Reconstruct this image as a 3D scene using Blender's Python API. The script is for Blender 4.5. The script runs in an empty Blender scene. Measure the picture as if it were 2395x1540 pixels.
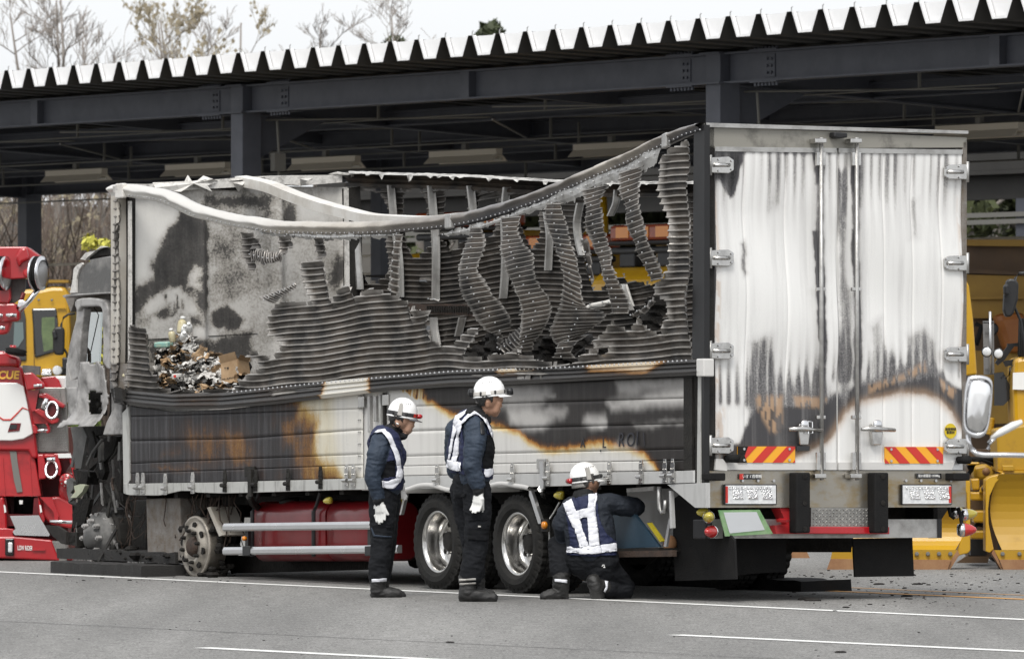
import bpy, bmesh, math, random
import numpy as np
from mathutils import Vector, Matrix, Quaternion, noise as mnoise
from mathutils.bvhtree import BVHTree
from mathutils.geometry import delaunay_2d_cdt

random.seed(7); RNG = np.random.default_rng(7)
SC = bpy.context.scene
COL = SC.collection

# ------------------------------------------------------------------ camera, world, sun
CX, CY, F, CH = 1197.0, 893.0, 16000.0, 1.72      # survey of the photograph (2394 px wide)
cam = bpy.data.cameras.new('camera'); camo = bpy.data.objects.new('camera', cam); COL.objects.link(camo)
camo.location = (0, 0, CH); camo.rotation_euler = (math.radians(90), 0, 0)
cam.sensor_width = 36; cam.sensor_fit = 'HORIZONTAL'; cam.lens = 36*F/2394
cam.shift_x = 0; cam.shift_y = (CY-770)/2394
cam.clip_start = 0.5; cam.clip_end = 3000
cam.dof.use_dof = True; cam.dof.focus_distance = 55.0; cam.dof.aperture_fstop = 8.0
SC.camera = camo
W = bpy.data.worlds.new('World'); SC.world = W; W.use_nodes = True
nt = W.node_tree; bg = nt.nodes['Background']
sky = nt.nodes.new('ShaderNodeTexSky'); sky.sky_type = 'NISHITA'; sky.sun_disc = False
SUN_DIR = Vector((-0.14, -0.68, 1.0)).normalized()
sky.sun_elevation = math.asin(SUN_DIR.z); sky.sun_rotation = math.atan2(SUN_DIR.x, SUN_DIR.y)
sky.air_density = 1.0; sky.dust_density = 3.0; sky.ozone_density = 1.0
hsv = nt.nodes.new('ShaderNodeHueSaturation'); hsv.inputs['Saturation'].default_value = 0.22
nt.links.new(sky.outputs[0], hsv.inputs['Color'])
cloud = nt.nodes.new('ShaderNodeMixRGB'); cloud.inputs[0].default_value = .65; cloud.inputs[2].default_value = (4.75, 4.85, 5.0, 1)    # thin bright overcast
nt.links.new(hsv.outputs[0], cloud.inputs[1]); nt.links.new(cloud.outputs[0], bg.inputs[0])
bg.inputs[1].default_value = 0.13
sl = bpy.data.lights.new('sun', 'SUN'); sl.energy = 1.45; sl.angle = math.radians(24); sl.color = (1, .97, .92)
so = bpy.data.objects.new('sun', sl); COL.objects.link(so)
so.rotation_euler = SUN_DIR.to_track_quat('Z', 'Y').to_euler(); so.location = (0, 0, 30)
SC.view_settings.view_transform = 'Standard'; SC.view_settings.look = 'None'
SC.view_settings.exposure = 0.85; SC.view_settings.gamma = 1; SC.view_settings.use_curve_mapping = False
SC.render.engine = 'CYCLES'

# ------------------------------------------------------------------ survey helpers
CROP = {'A': (0, 0, .5584), 'B': (1320, 0, .5584), 'C': (2640, 0, .5584), 'D': (0, 850, .5584), 'E': (1320, 850, .5584),
        'F': (2640, 850, .5584), 'G': (0, 1692, .5584), 'H': (1320, 1692, .5584), 'I': (2640, 1692, .5584),
        'P': (1380, 1440, .5844), 'K': (2050, 1760, .3766), 'N': (1440, 1440, .2338), 'L1': (0, 900, .4286),
        'L2': (0, 1500, .4545), 'R1': (3680, 900, .5199), 'R2': (3500, 1640, .3897), 'M1': (220, 900, .3896),
        'M2': (1300, 650, .3897), 'M3': (1900, 600, .3895), 'M4': (1500, 1100, .5094), 'M5': (180, 1650, .3961),
        'M6': (420, 640, .4175)}
def o1(c, x, y):
    a, b, k = CROP[c]; return ((a+k*x)/1.65748, (b+k*y)/1.65748)
def oo(c, pts): return [o1(c, x, y) for x, y in pts]
def ray(u, v): return Vector(((u-CX)/F, 1.0, -(v-CY)/F))
CAM = Vector((0, 0, CH))
def at(u, v, Y): return CAM + ray(u, v)*Y
def gnd(u, v):
    Y = CH*F/(v-CY); p = at(u, v, Y); p.z = 0; return p
TA, TP = math.radians(30.8), math.radians(1.353)
TM = Matrix.Translation((1.492, 53.3, 0)) @ Matrix.Rotation(TA, 4, 'Z') @ Matrix.Rotation(-TP, 4, 'X')
TI = TM.inverted(); TO = TI @ CAM; TR = TI.to_3x3()
def SW(u, v, w=0.0):               # a point of the truck's lengthwise plane x = w
    d = TR @ ray(u, v); t = (w-TO.x)/d.x; return TO + d*t
def SR(u, v, s=0.0):               # a point of the truck's crosswise plane y = s
    d = TR @ ray(u, v); t = (s-TO.y)/d.y; return TO + d*t
def interp(pts, x):
    xs = [p[0] for p in pts]; ys = [p[1] for p in pts]
    return float(np.interp(x, xs, ys))

# ------------------------------------------------------------------ materials
MAT = {}
def mat(name, col, rough=.6, metal=0., var=0., vscale=4., bump=0., bscale=60., col2=None, stretch=None, spec=.5, coat=0., emit=None, trans=0., thresh=None):
    m = bpy.data.materials.new(name); m.use_nodes = True; n = m.node_tree.nodes; l = m.node_tree.links
    b = n['Principled BSDF']; b.inputs['Base Color'].default_value = (*col, 1); b.inputs['Roughness'].default_value = rough
    b.inputs['Metallic'].default_value = metal; b.inputs['Specular IOR Level'].default_value = spec
    if coat: b.inputs['Coat Weight'].default_value = coat; b.inputs['Coat Roughness'].default_value = .08
    if trans: b.inputs['Transmission Weight'].default_value = trans
    tc = n.new('ShaderNodeTexCoord'); mp = n.new('ShaderNodeMapping'); l.new(tc.outputs['Object'], mp.inputs[0])
    if stretch: mp.inputs['Scale'].default_value = stretch
    if var or col2:
        t = n.new('ShaderNodeTexNoise'); t.inputs['Scale'].default_value = vscale; t.inputs['Detail'].default_value = 8; t.inputs['Roughness'].default_value = .65
        l.new(mp.outputs[0], t.inputs['Vector'])
        r = n.new('ShaderNodeValToRGB'); l.new(t.outputs[0], r.inputs[0])
        lo, hi = thresh or (.3, .7)
        r.color_ramp.elements[0].position = lo; r.color_ramp.elements[1].position = hi
        c2 = col2 or tuple(max(0, c*(1-var)) for c in col)
        r.color_ramp.elements[0].color = (*col, 1); r.color_ramp.elements[1].color = (*c2, 1)
        l.new(r.outputs[0], b.inputs['Base Color'])
        rr = n.new('ShaderNodeMapRange'); rr.inputs['To Min'].default_value = max(.02, rough-.12); rr.inputs['To Max'].default_value = min(1, rough+.12)
        l.new(t.outputs[0], rr.inputs[0]); l.new(rr.outputs[0], b.inputs['Roughness'])
    if bump:
        t2 = n.new('ShaderNodeTexNoise'); t2.inputs['Scale'].default_value = bscale; t2.inputs['Detail'].default_value = 6
        l.new(mp.outputs[0], t2.inputs['Vector'])
        bp = n.new('ShaderNodeBump'); bp.inputs['Strength'].default_value = bump; bp.inputs['Distance'].default_value = .02
        l.new(t2.outputs[0], bp.inputs['Height']); l.new(bp.outputs[0], b.inputs['Normal'])
    if emit: b.inputs['Emission Color'].default_value = (*emit, 1); b.inputs['Emission Strength'].default_value = 1
    MAT[name] = m; return m

def ramp_mat(name, stops, amp=.25, nscale=6., stretch=(1, 1, 1), fine=.1, fscale=60., rough=.45, metal=0., attr='soot_or_glint', streak=0., sstretch=(14, 14, .6), bump=.15, scol=(.32, .31, .3), bare=None):
    """scorched paint: the 'soot' value stored on the mesh, broken up by noise, picks the colour of the burn"""
    m = bpy.data.materials.new(name); m.use_nodes = True; n = m.node_tree.nodes; l = m.node_tree.links
    b = n['Principled BSDF']; b.inputs['Roughness'].default_value = rough; b.inputs['Metallic'].default_value = metal; b.inputs['Specular IOR Level'].default_value = .22
    at_ = n.new('ShaderNodeAttribute'); at_.attribute_name = attr
    tc = n.new('ShaderNodeTexCoord'); mp = n.new('ShaderNodeMapping'); mp.inputs['Scale'].default_value = stretch
    l.new(tc.outputs['Object'], mp.inputs[0])
    def nz(scale, vec, det=7):
        t = n.new('ShaderNodeTexNoise'); t.inputs['Scale'].default_value = scale; t.inputs['Detail'].default_value = det; t.inputs['Roughness'].default_value = .65
        l.new(vec, t.inputs['Vector']); return t.outputs[0]
    def math_(op, a, bb):
        q = n.new('ShaderNodeMath'); q.operation = op
        for i, x in enumerate((a, bb)):
            if isinstance(x, (int, float)): q.inputs[i].default_value = x
            else: l.new(x, q.inputs[i])
        return q.outputs[0]
    n1 = nz(nscale, mp.outputs[0]); n2 = nz(fscale, tc.outputs['Object'], 3)
    a1 = math_('MULTIPLY', math_('SUBTRACT', n1, .5), amp*2); a2 = math_('MULTIPLY', math_('SUBTRACT', n2, .5), fine*2)
    # noise acts mostly where there is some soot
    k = math_('MINIMUM', math_('ADD', math_('MULTIPLY', at_.outputs['Fac'], 2.2), .15), 1.0)
    v = math_('ADD', at_.outputs['Fac'], math_('MULTIPLY', math_('ADD', a1, a2), k))
    r = n.new('ShaderNodeValToRGB'); l.new(v, r.inputs[0])
    e = r.color_ramp.elements
    while len(e) < len(stops): e.new(.5)
    for i, (p, c) in enumerate(stops): e[i].position = p; e[i].color = (*c, 1)
    colr = r.outputs[0]
    if streak:
        mp2 = n.new('ShaderNodeMapping'); mp2.inputs['Scale'].default_value = sstretch; l.new(tc.outputs['Object'], mp2.inputs[0])
        s = nz(1.0, mp2.outputs[0], 6)
        rr = n.new('ShaderNodeValToRGB'); rr.color_ramp.elements[0].position = .47; rr.color_ramp.elements[1].position = .70
        rr.color_ramp.elements[0].color = (0, 0, 0, 1); rr.color_ramp.elements[1].color = (1, 1, 1, 1)
        sp = nz(160., tc.outputs['Object'], 2)
        l.new(math_('ADD', s, math_('MULTIPLY', math_('SUBTRACT', sp, .5), .25)), rr.inputs[0])
        mx = n.new('ShaderNodeMixRGB'); mx.inputs[2].default_value = (*scol, 1)
        l.new(math_('MULTIPLY', rr.outputs[0], streak), mx.inputs[0]); l.new(colr, mx.inputs[1]); colr = mx.outputs[0]
    if bare:
        a2n = n.new('ShaderNodeAttribute'); a2n.attribute_name = 'bare'
        bv_ = math_('ADD', a2n.outputs['Fac'], math_('MULTIPLY', math_('ADD', a1, a2), math_('MINIMUM', math_('MULTIPLY', a2n.outputs['Fac'], 3.), 1.)))
        cl = n.new('ShaderNodeClamp'); l.new(bv_, cl.inputs[0])
        mx = n.new('ShaderNodeMixRGB'); mx.inputs[2].default_value = (*bare, 1); l.new(cl.outputs[0], mx.inputs[0]); l.new(colr, mx.inputs[1]); colr = mx.outputs[0]
    l.new(colr, b.inputs['Base Color'])
    if bump:
        bp = n.new('ShaderNodeBump'); bp.inputs['Strength'].default_value = bump; bp.inputs['Distance'].default_value = .01
        l.new(n2, bp.inputs['Height']); l.new(bp.outputs[0], b.inputs['Normal'])
    MAT[name] = m; return m

mat('asphalt', (.105, .103, .098), .9, var=.0)
mat('steel_paint', (.075, .080, .098), .55, var=.25, vscale=3)
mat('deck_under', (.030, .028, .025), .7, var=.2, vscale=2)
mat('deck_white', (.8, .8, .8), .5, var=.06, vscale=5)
mat('zinc', (.45, .45, .44), .4, .6)
mat('dark_pipe', (.16, .155, .14), .6)
mat('lamp_metal', (.62, .56, .46), .5)
mat('tube_white', (.6, .58, .52), .4)
mat('line_white', (.72, .72, .70), .7, col2=(.50, .50, .48), vscale=25, thresh=(.5, .72))
mat('line_orange', (.55, .27, .06), .7, col2=(.3, .17, .07), vscale=30, thresh=(.5, .7))
mat('seam_dark', (.05, .05, .05), .9)
mat('char', (.006, .0055, .005), .8, col2=(.024, .022, .02), vscale=14, bump=.6, bscale=40, spec=.2)
mat('char_wood', (.01, .0095, .009), .7, col2=(.03, .028, .026), vscale=30, stretch=(1, 1, 6), bump=.8, bscale=40)
mat('black_rubber', (.007, .007, .0075), .8, col2=(.014, .0135, .013), vscale=8, bump=.2, bscale=90, spec=.2)
mat('tyre', (.011, .011, .011), .8, col2=(.024, .023, .021), vscale=9, bump=.25, bscale=50, spec=.2)
mat('dark_frame', (.010, .0095, .009), .65, col2=(.028, .026, .023), vscale=9, bump=.3, spec=.2)
mat('rust_dark', (.020, .015, .012), .8, col2=(.06, .036, .024), vscale=10, bump=.4)
mat('alu_clean', (.62, .62, .62), .3, .9, var=.12, vscale=6)
mat('alu_dull', (.46, .455, .44), .42, .7, col2=(.2, .19, .18), vscale=6, thresh=(.45, .8), bump=.1)
mat('stainless', (.58, .57, .55), .22, 1., col2=(.35, .34, .33), vscale=12, thresh=(.45, .8))
mat('chrome', (.8, .8, .8), .06, 1.)
mat('chrome_soft', (.7, .7, .71), .18, 1.)
mat('corr_burnt', (.30, .275, .25), .36, .85, col2=(.10, .085, .07), vscale=5, thresh=(.3, .66), bump=.12, bscale=25)
mat('corr_dark', (.17, .155, .14), .4, .8, col2=(.06, .052, .045), vscale=5, thresh=(.3, .66), bump=.12, bscale=25)
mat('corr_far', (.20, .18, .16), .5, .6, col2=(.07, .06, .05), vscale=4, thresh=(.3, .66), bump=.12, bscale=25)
mat('rail_alu', (.72, .70, .66), .42, .35, col2=(.5, .46, .40), vscale=3, thresh=(.45, .75), bump=.06)
mat('ash_white', (.56, .545, .515), .75, col2=(.16, .15, .14), vscale=14, thresh=(.5, .75), bump=.4, bscale=40)
mat('sill', (.42, .42, .40), .5, .15, col2=(.06, .055, .05), vscale=5, stretch=(3, 3, .5), thresh=(.52, .8), bump=.1)
mat('sill_clean', (.47, .47, .46), .45, .15, col2=(.36, .36, .35), vscale=5, stretch=(3, 3, .5), thresh=(.5, .8), bump=.05)
mat('post_beige', (.40, .36, .30), .5, .2, col2=(.52, .50, .46), vscale=2, thresh=(.4, .7), bump=.05)
mat('cab_burnt', (.36, .35, .34), .55, .15, col2=(.07, .066, .062), vscale=4.5, thresh=(.44, .72), bump=.2, bscale=30)
mat('cab_dark', (.060, .059, .057), .6, .1, col2=(.19, .185, .175), vscale=3.5, thresh=(.45, .75), bump=.2, bscale=30)
mat('rust_brown', (.11, .085, .06), .8, col2=(.2, .19, .18), vscale=9, bump=.3)
mat('red_tank', (.20, .006, .010), .35, col2=(.13, .006, .008), vscale=3, coat=.3)
mat('red_tank_sooty', (.02, .016, .016), .5, col2=(.26, .012, .018), vscale=3, thresh=(.5, .7), coat=.1)
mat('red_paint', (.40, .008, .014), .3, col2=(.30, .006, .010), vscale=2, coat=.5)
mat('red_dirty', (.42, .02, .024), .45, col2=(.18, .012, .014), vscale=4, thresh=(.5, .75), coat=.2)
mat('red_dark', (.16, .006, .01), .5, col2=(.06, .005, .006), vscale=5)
mat('white_paint', (.74, .74, .72), .3, coat=.4, var=.05, vscale=3)
mat('off_white', (.58, .57, .55), .5, var=.1)
mat('yellow_paint', (.50, .285, .006), .38, col2=(.42, .225, .006), vscale=3, coat=.25)
mat('yellow_dirty', (.38, .215, .007), .5, col2=(.24, .13, .012), vscale=6, thresh=(.55, .8))
mat('yellow_text', (.75, .42, .06), .4)
mat('amber', (.28, .045, .004), .25, coat=.4, col2=(.18, .022, .003), vscale=12)
mat('orange_lamp', (.60, .20, .008), .2, coat=.5)
mat('yellow_lens', (.46, .38, .05), .15, coat=.7)
mat('red_lens', (.42, .02, .02), .15, coat=.7)
mat('rust_edge', (.32, .18, .085), .65, col2=(.22, .10, .045), vscale=5, bump=.1)
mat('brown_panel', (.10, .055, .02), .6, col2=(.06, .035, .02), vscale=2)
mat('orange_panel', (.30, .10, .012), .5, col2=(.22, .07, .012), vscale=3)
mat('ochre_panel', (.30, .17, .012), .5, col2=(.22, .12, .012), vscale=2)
mat('black_plastic', (.010, .010, .011), .45, var=.2)
mat('black_gloss', (.008, .008, .009), .12, coat=.5)
mat('dark_glass', (.012, .013, .014), .05, coat=.8)
mat('green_glass', (.12, .17, .06), .1, col2=(.05, .08, .03), vscale=10, coat=.6)
mat('pale_glass', (.50, .55, .57), .08, col2=(.42, .48, .47), vscale=1.2, coat=.6)
mat('teal_glass', (.10, .14, .14), .06, coat=.8)
mat('lens_clear', (.75, .76, .76), .12, col2=(.5, .51, .52), vscale=40, coat=.8)
mat('reflector_chrome', (.85, .85, .85), .12, .9, bump=.9, bscale=70)
mat('grey_plate', (.22, .215, .21), .5, .5, var=.2)
mat('checker', (.60, .60, .60), .28, .85, var=.15)
mat('checker_light', (.76, .76, .75), .35, .5, var=.1)
mat('checker_dull', (.34, .33, .31), .42, .7, var=.3, vscale=8)
mat('paper_white', (.66, .68, .70), .5, var=.08)
mat('paper_green', (.16, .34, .14), .35, col2=(.32, .46, .26), vscale=10)
mat('sign_red', (.52, .03, .02), .35)
mat('sign_yellow', (.78, .36, .02), .35)
mat('gold', (.55, .42, .06), .3, .5, col2=(.75, .55, .02), vscale=2)
mat('text_black', (.03, .03, .03), .6)
mat('text_white', (.75, .75, .73), .5)
mat('text_melt', (.016, .016, .022), .5)
mat('cardboard', (.42, .29, .17), .8, col2=(.30, .19, .10), vscale=9)
mat('cardboard_burnt', (.30, .20, .11), .85, col2=(.03, .022, .016), vscale=14, thresh=(.45, .6))
mat('bottle_plastic', (.62, .58, .42), .35, col2=(.4, .33, .16), vscale=18)
mat('cap_white', (.72, .72, .70), .4)
mat('pack_teal', (.14, .42, .42), .5, col2=(.5, .55, .4), vscale=22)
mat('skin', (.43, .255, .175), .5, var=.12, vscale=14)
mat('skin_tan', (.36, .20, .13), .5, var=.12, vscale=14)
mat('hair', (.011, .010, .009), .5, bump=.6, bscale=160, stretch=(1, 1, .3))
mat('hair_grey', (.045, .042, .04), .6, bump=.6, bscale=160, stretch=(1, 1, .3))
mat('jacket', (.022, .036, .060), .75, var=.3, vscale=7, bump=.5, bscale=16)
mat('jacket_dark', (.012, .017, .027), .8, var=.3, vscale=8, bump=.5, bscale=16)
mat('collar', (.005, .0055, .0065), .85)
mat('trousers', (.0065, .0072, .009), .9, col2=(.0125, .0135, .016), vscale=7, bump=.55, bscale=14, spec=.2)
mat('boots', (.011, .011, .011), .6, col2=(.024, .023, .022), vscale=9, bump=.3, bscale=30)
mat('glove', (.66, .66, .64), .85, var=.1, vscale=30, bump=.15, bscale=60)
mat('vest_navy', (.010, .016, .058), .75, var=.25, vscale=10, bump=.3, bscale=14)
mat('vest_black', (.006, .0065, .008), .85, var=.2, bump=.3, bscale=14, spec=.2)
mat('reflective', (.74, .75, .80), .45, var=.08, vscale=20, bump=.25, bscale=14)
mat('helmet_white', (.84, .84, .83), .22, coat=.5)
mat('band_grey', (.40, .385, .36), .6)
mat('band_black', (.015, .015, .016), .5)
mat('visor_grey', (.10, .10, .11), .15, coat=.5)
mat('blue_panel', (.03, .065, .10), .5, var=.3)
mat('yellow_tool', (.42, .34, .02), .5)
mat('bark', (.26, .235, .21), .9, col2=(.18, .16, .145), vscale=8)
mat('twig', (.28, .25, .225), .9)  # paled for the glare of the bright sky, put into the colour
mat('thicket_twig', (.085, .062, .050), .9, col2=(.16, .125, .10), vscale=2)
mat('budding', (.33, .285, .20), .9)
mat('leaf_dark', (.020, .028, .010), .7, col2=(.040, .050, .014), vscale=3)
mat('leaf_mid', (.085, .095, .032), .7, col2=(.045, .058, .020), vscale=3)
mat('leaf_yellow', (.50, .46, .06), .6, col2=(.42, .42, .08), vscale=5)
mat('leaf_fresh', (.16, .24, .04), .6)
mat('hill_soil', (.050, .042, .034), .95, col2=(.030, .028, .020), vscale=.6, bump=.5, bscale=2)
mat('rubble', (.014, .013, .012), .9, col2=(.035, .032, .03), vscale=20, spec=.2)

SOOT = [(0.0, (.58, .57, .545)), (.13, (.58, .56, .50)), (.25, (.57, .44, .22)), (.37, (.36, .16, .03)), (.47, (.060, .028, .014)), (.58, (.021, .018, .017)), (.80, (.030, .028, .027)), (1.0, (.022, .021, .021))]
ramp_mat('gate_paint', SOOT, amp=.17, nscale=5.0, stretch=(2, 1, .8), fine=.06, fscale=60, rough=.5, bump=.06, streak=.16, sstretch=(16, 16, 1.0), scol=(.12, .11, .10), bare=(.47, .455, .435))
SOOT2 = [(0.0, (.58, .57, .545)), (.2, (.54, .50, .39)), (.32, (.36, .23, .07)), (.44, (.15, .07, .02)), (.54, (.045, .030, .024)), (.66, (.026, .024, .025)), (.85, (.036, .035, .037)), (1.0, (.022, .021, .021))]
ramp_mat('gate_paint_front', SOOT2, amp=.22, nscale=4.0, stretch=(2, 1, .4), fine=.09, fscale=50, rough=.5, streak=.25, sstretch=(20, 20, .8), scol=(.20, .20, .21))
DOOR = [(0.0, (.76, .755, .735)), (.24, (.62, .61, .595)), (.36, (.40, .39, .375)), (.46, (.19, .185, .185)), (.56, (.065, .063, .066)), (.85, (.060, .059, .062)), (1.0, (.012, .012, .012))]
ramp_mat('door_paint', DOOR, amp=.16, nscale=5.0, stretch=(6, 1, .45), fine=.16, fscale=90, rough=.38, metal=.15, streak=.3, sstretch=(12, 12, .14), scol=(.36, .35, .345), bare=(.47, .31, .19))
BULK = [(0.0, (.62, .61, .58)), (.3, (.46, .445, .42)), (.45, (.26, .245, .22)), (.55, (.07, .066, .062)), (.8, (.036, .035, .034)), (1.0, (.03, .03, .03))]
ramp_mat('bulkhead_paint', BULK, amp=.34, nscale=4.0, fine=.22, fscale=45, rough=.6, streak=.08)
ramp_mat('band_paint', [(0.0, (.66, .65, .61)), (.25, (.62, .52, .38)), (.38, (.32, .16, .05)), (.5, (.06, .045, .036)), (.7, (.075, .072, .07)), (1.0, (.05, .049, .048))], amp=.14, nscale=3., fine=.06, rough=.36, metal=.35)
ramp_mat('rail_paint', [(0.0, (.74, .73, .70)), (.35, (.50, .46, .40)), (.52, (.22, .20, .18)), (.7, (.10, .10, .108)), (1.0, (.045, .046, .052))], amp=.14, nscale=3., fine=.06, rough=.36, metal=.45)

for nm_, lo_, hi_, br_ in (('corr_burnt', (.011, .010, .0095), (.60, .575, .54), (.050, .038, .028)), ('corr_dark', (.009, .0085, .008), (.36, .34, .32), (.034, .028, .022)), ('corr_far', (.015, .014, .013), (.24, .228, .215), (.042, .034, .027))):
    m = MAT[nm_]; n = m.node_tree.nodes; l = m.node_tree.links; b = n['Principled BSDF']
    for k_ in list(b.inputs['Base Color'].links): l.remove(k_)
    a_ = n.new('ShaderNodeAttribute'); a_.attribute_name = 'soot_or_glint'; tc = n.new('ShaderNodeTexCoord')  # sooty pans and painted ridge glint both come through this value
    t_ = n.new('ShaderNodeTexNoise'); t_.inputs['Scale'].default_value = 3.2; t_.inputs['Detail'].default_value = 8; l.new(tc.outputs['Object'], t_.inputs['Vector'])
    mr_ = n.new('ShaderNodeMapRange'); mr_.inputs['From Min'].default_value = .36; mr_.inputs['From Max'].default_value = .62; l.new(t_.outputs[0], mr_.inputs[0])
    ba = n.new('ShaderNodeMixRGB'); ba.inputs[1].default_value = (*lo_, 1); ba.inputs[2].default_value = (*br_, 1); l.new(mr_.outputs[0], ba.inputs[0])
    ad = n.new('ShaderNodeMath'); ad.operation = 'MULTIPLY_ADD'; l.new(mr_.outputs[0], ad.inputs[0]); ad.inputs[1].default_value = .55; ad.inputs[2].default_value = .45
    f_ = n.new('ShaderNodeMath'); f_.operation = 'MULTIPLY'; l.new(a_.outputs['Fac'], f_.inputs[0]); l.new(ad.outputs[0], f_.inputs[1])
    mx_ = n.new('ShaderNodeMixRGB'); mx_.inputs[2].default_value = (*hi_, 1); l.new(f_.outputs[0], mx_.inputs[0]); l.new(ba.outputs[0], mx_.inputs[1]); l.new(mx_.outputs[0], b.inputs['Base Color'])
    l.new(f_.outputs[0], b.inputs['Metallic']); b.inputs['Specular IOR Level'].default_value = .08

def asphalt_nodes():
    m = MAT['asphalt']; n = m.node_tree.nodes; l = m.node_tree.links; b = n['Principled BSDF']
    tc = n.new('ShaderNodeTexCoord')
    def nz(s, d=4):
        t = n.new('ShaderNodeTexNoise'); t.inputs['Scale'].default_value = s; t.inputs['Detail'].default_value = d
        l.new(tc.outputs['Object'], t.inputs['Vector']); return t
    big = nz(.22, 5); mid = nz(9., 4); fine = nz(48., 3)
    mix = n.new('ShaderNodeMath'); mix.operation = 'MULTIPLY_ADD'; l.new(mid.outputs[0], mix.inputs[0]); mix.inputs[1].default_value = .35; l.new(fine.outputs[0], mix.inputs[2])
    r = n.new('ShaderNodeValToRGB'); l.new(mix.outputs[0], r.inputs[0])
    e = r.color_ramp.elements; e[0].position = .53; e[0].color = (.080, .078, .074, 1); e[1].position = .83; e[1].color = (.30, .296, .284, 1)
    mp = n.new('ShaderNodeMapping'); mp.inputs['Rotation'].default_value = (0, 0, -.6); mp.inputs['Scale'].default_value = (1.5, .12, 1)
    l.new(tc.outputs['Object'], mp.inputs[0]); st = nz(.6, 6); l.new(mp.outputs[0], st.inputs['Vector'])
    r2 = n.new('ShaderNodeValToRGB'); l.new(st.outputs[0], r2.inputs[0]); e = r2.color_ramp.elements
    e[0].position = .3; e[0].color = (.66, .66, .66, 1); e[1].position = .66; e[1].color = (1.10, 1.10, 1.10, 1)
    mx = n.new('ShaderNodeMixRGB'); mx.blend_type = 'MULTIPLY'; mx.inputs[0].default_value = 1
    l.new(r.outputs[0], mx.inputs[1]); l.new(r2.outputs[0], mx.inputs[2]); l.new(mx.outputs[0], b.inputs['Base Color'])
    bp = n.new('ShaderNodeBump'); bp.inputs['Strength'].default_value = .5; bp.inputs['Distance'].default_value = .01
    l.new(fine.outputs[0], bp.inputs['Height']); l.new(bp.outputs[0], b.inputs['Normal'])
asphalt_nodes()

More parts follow.
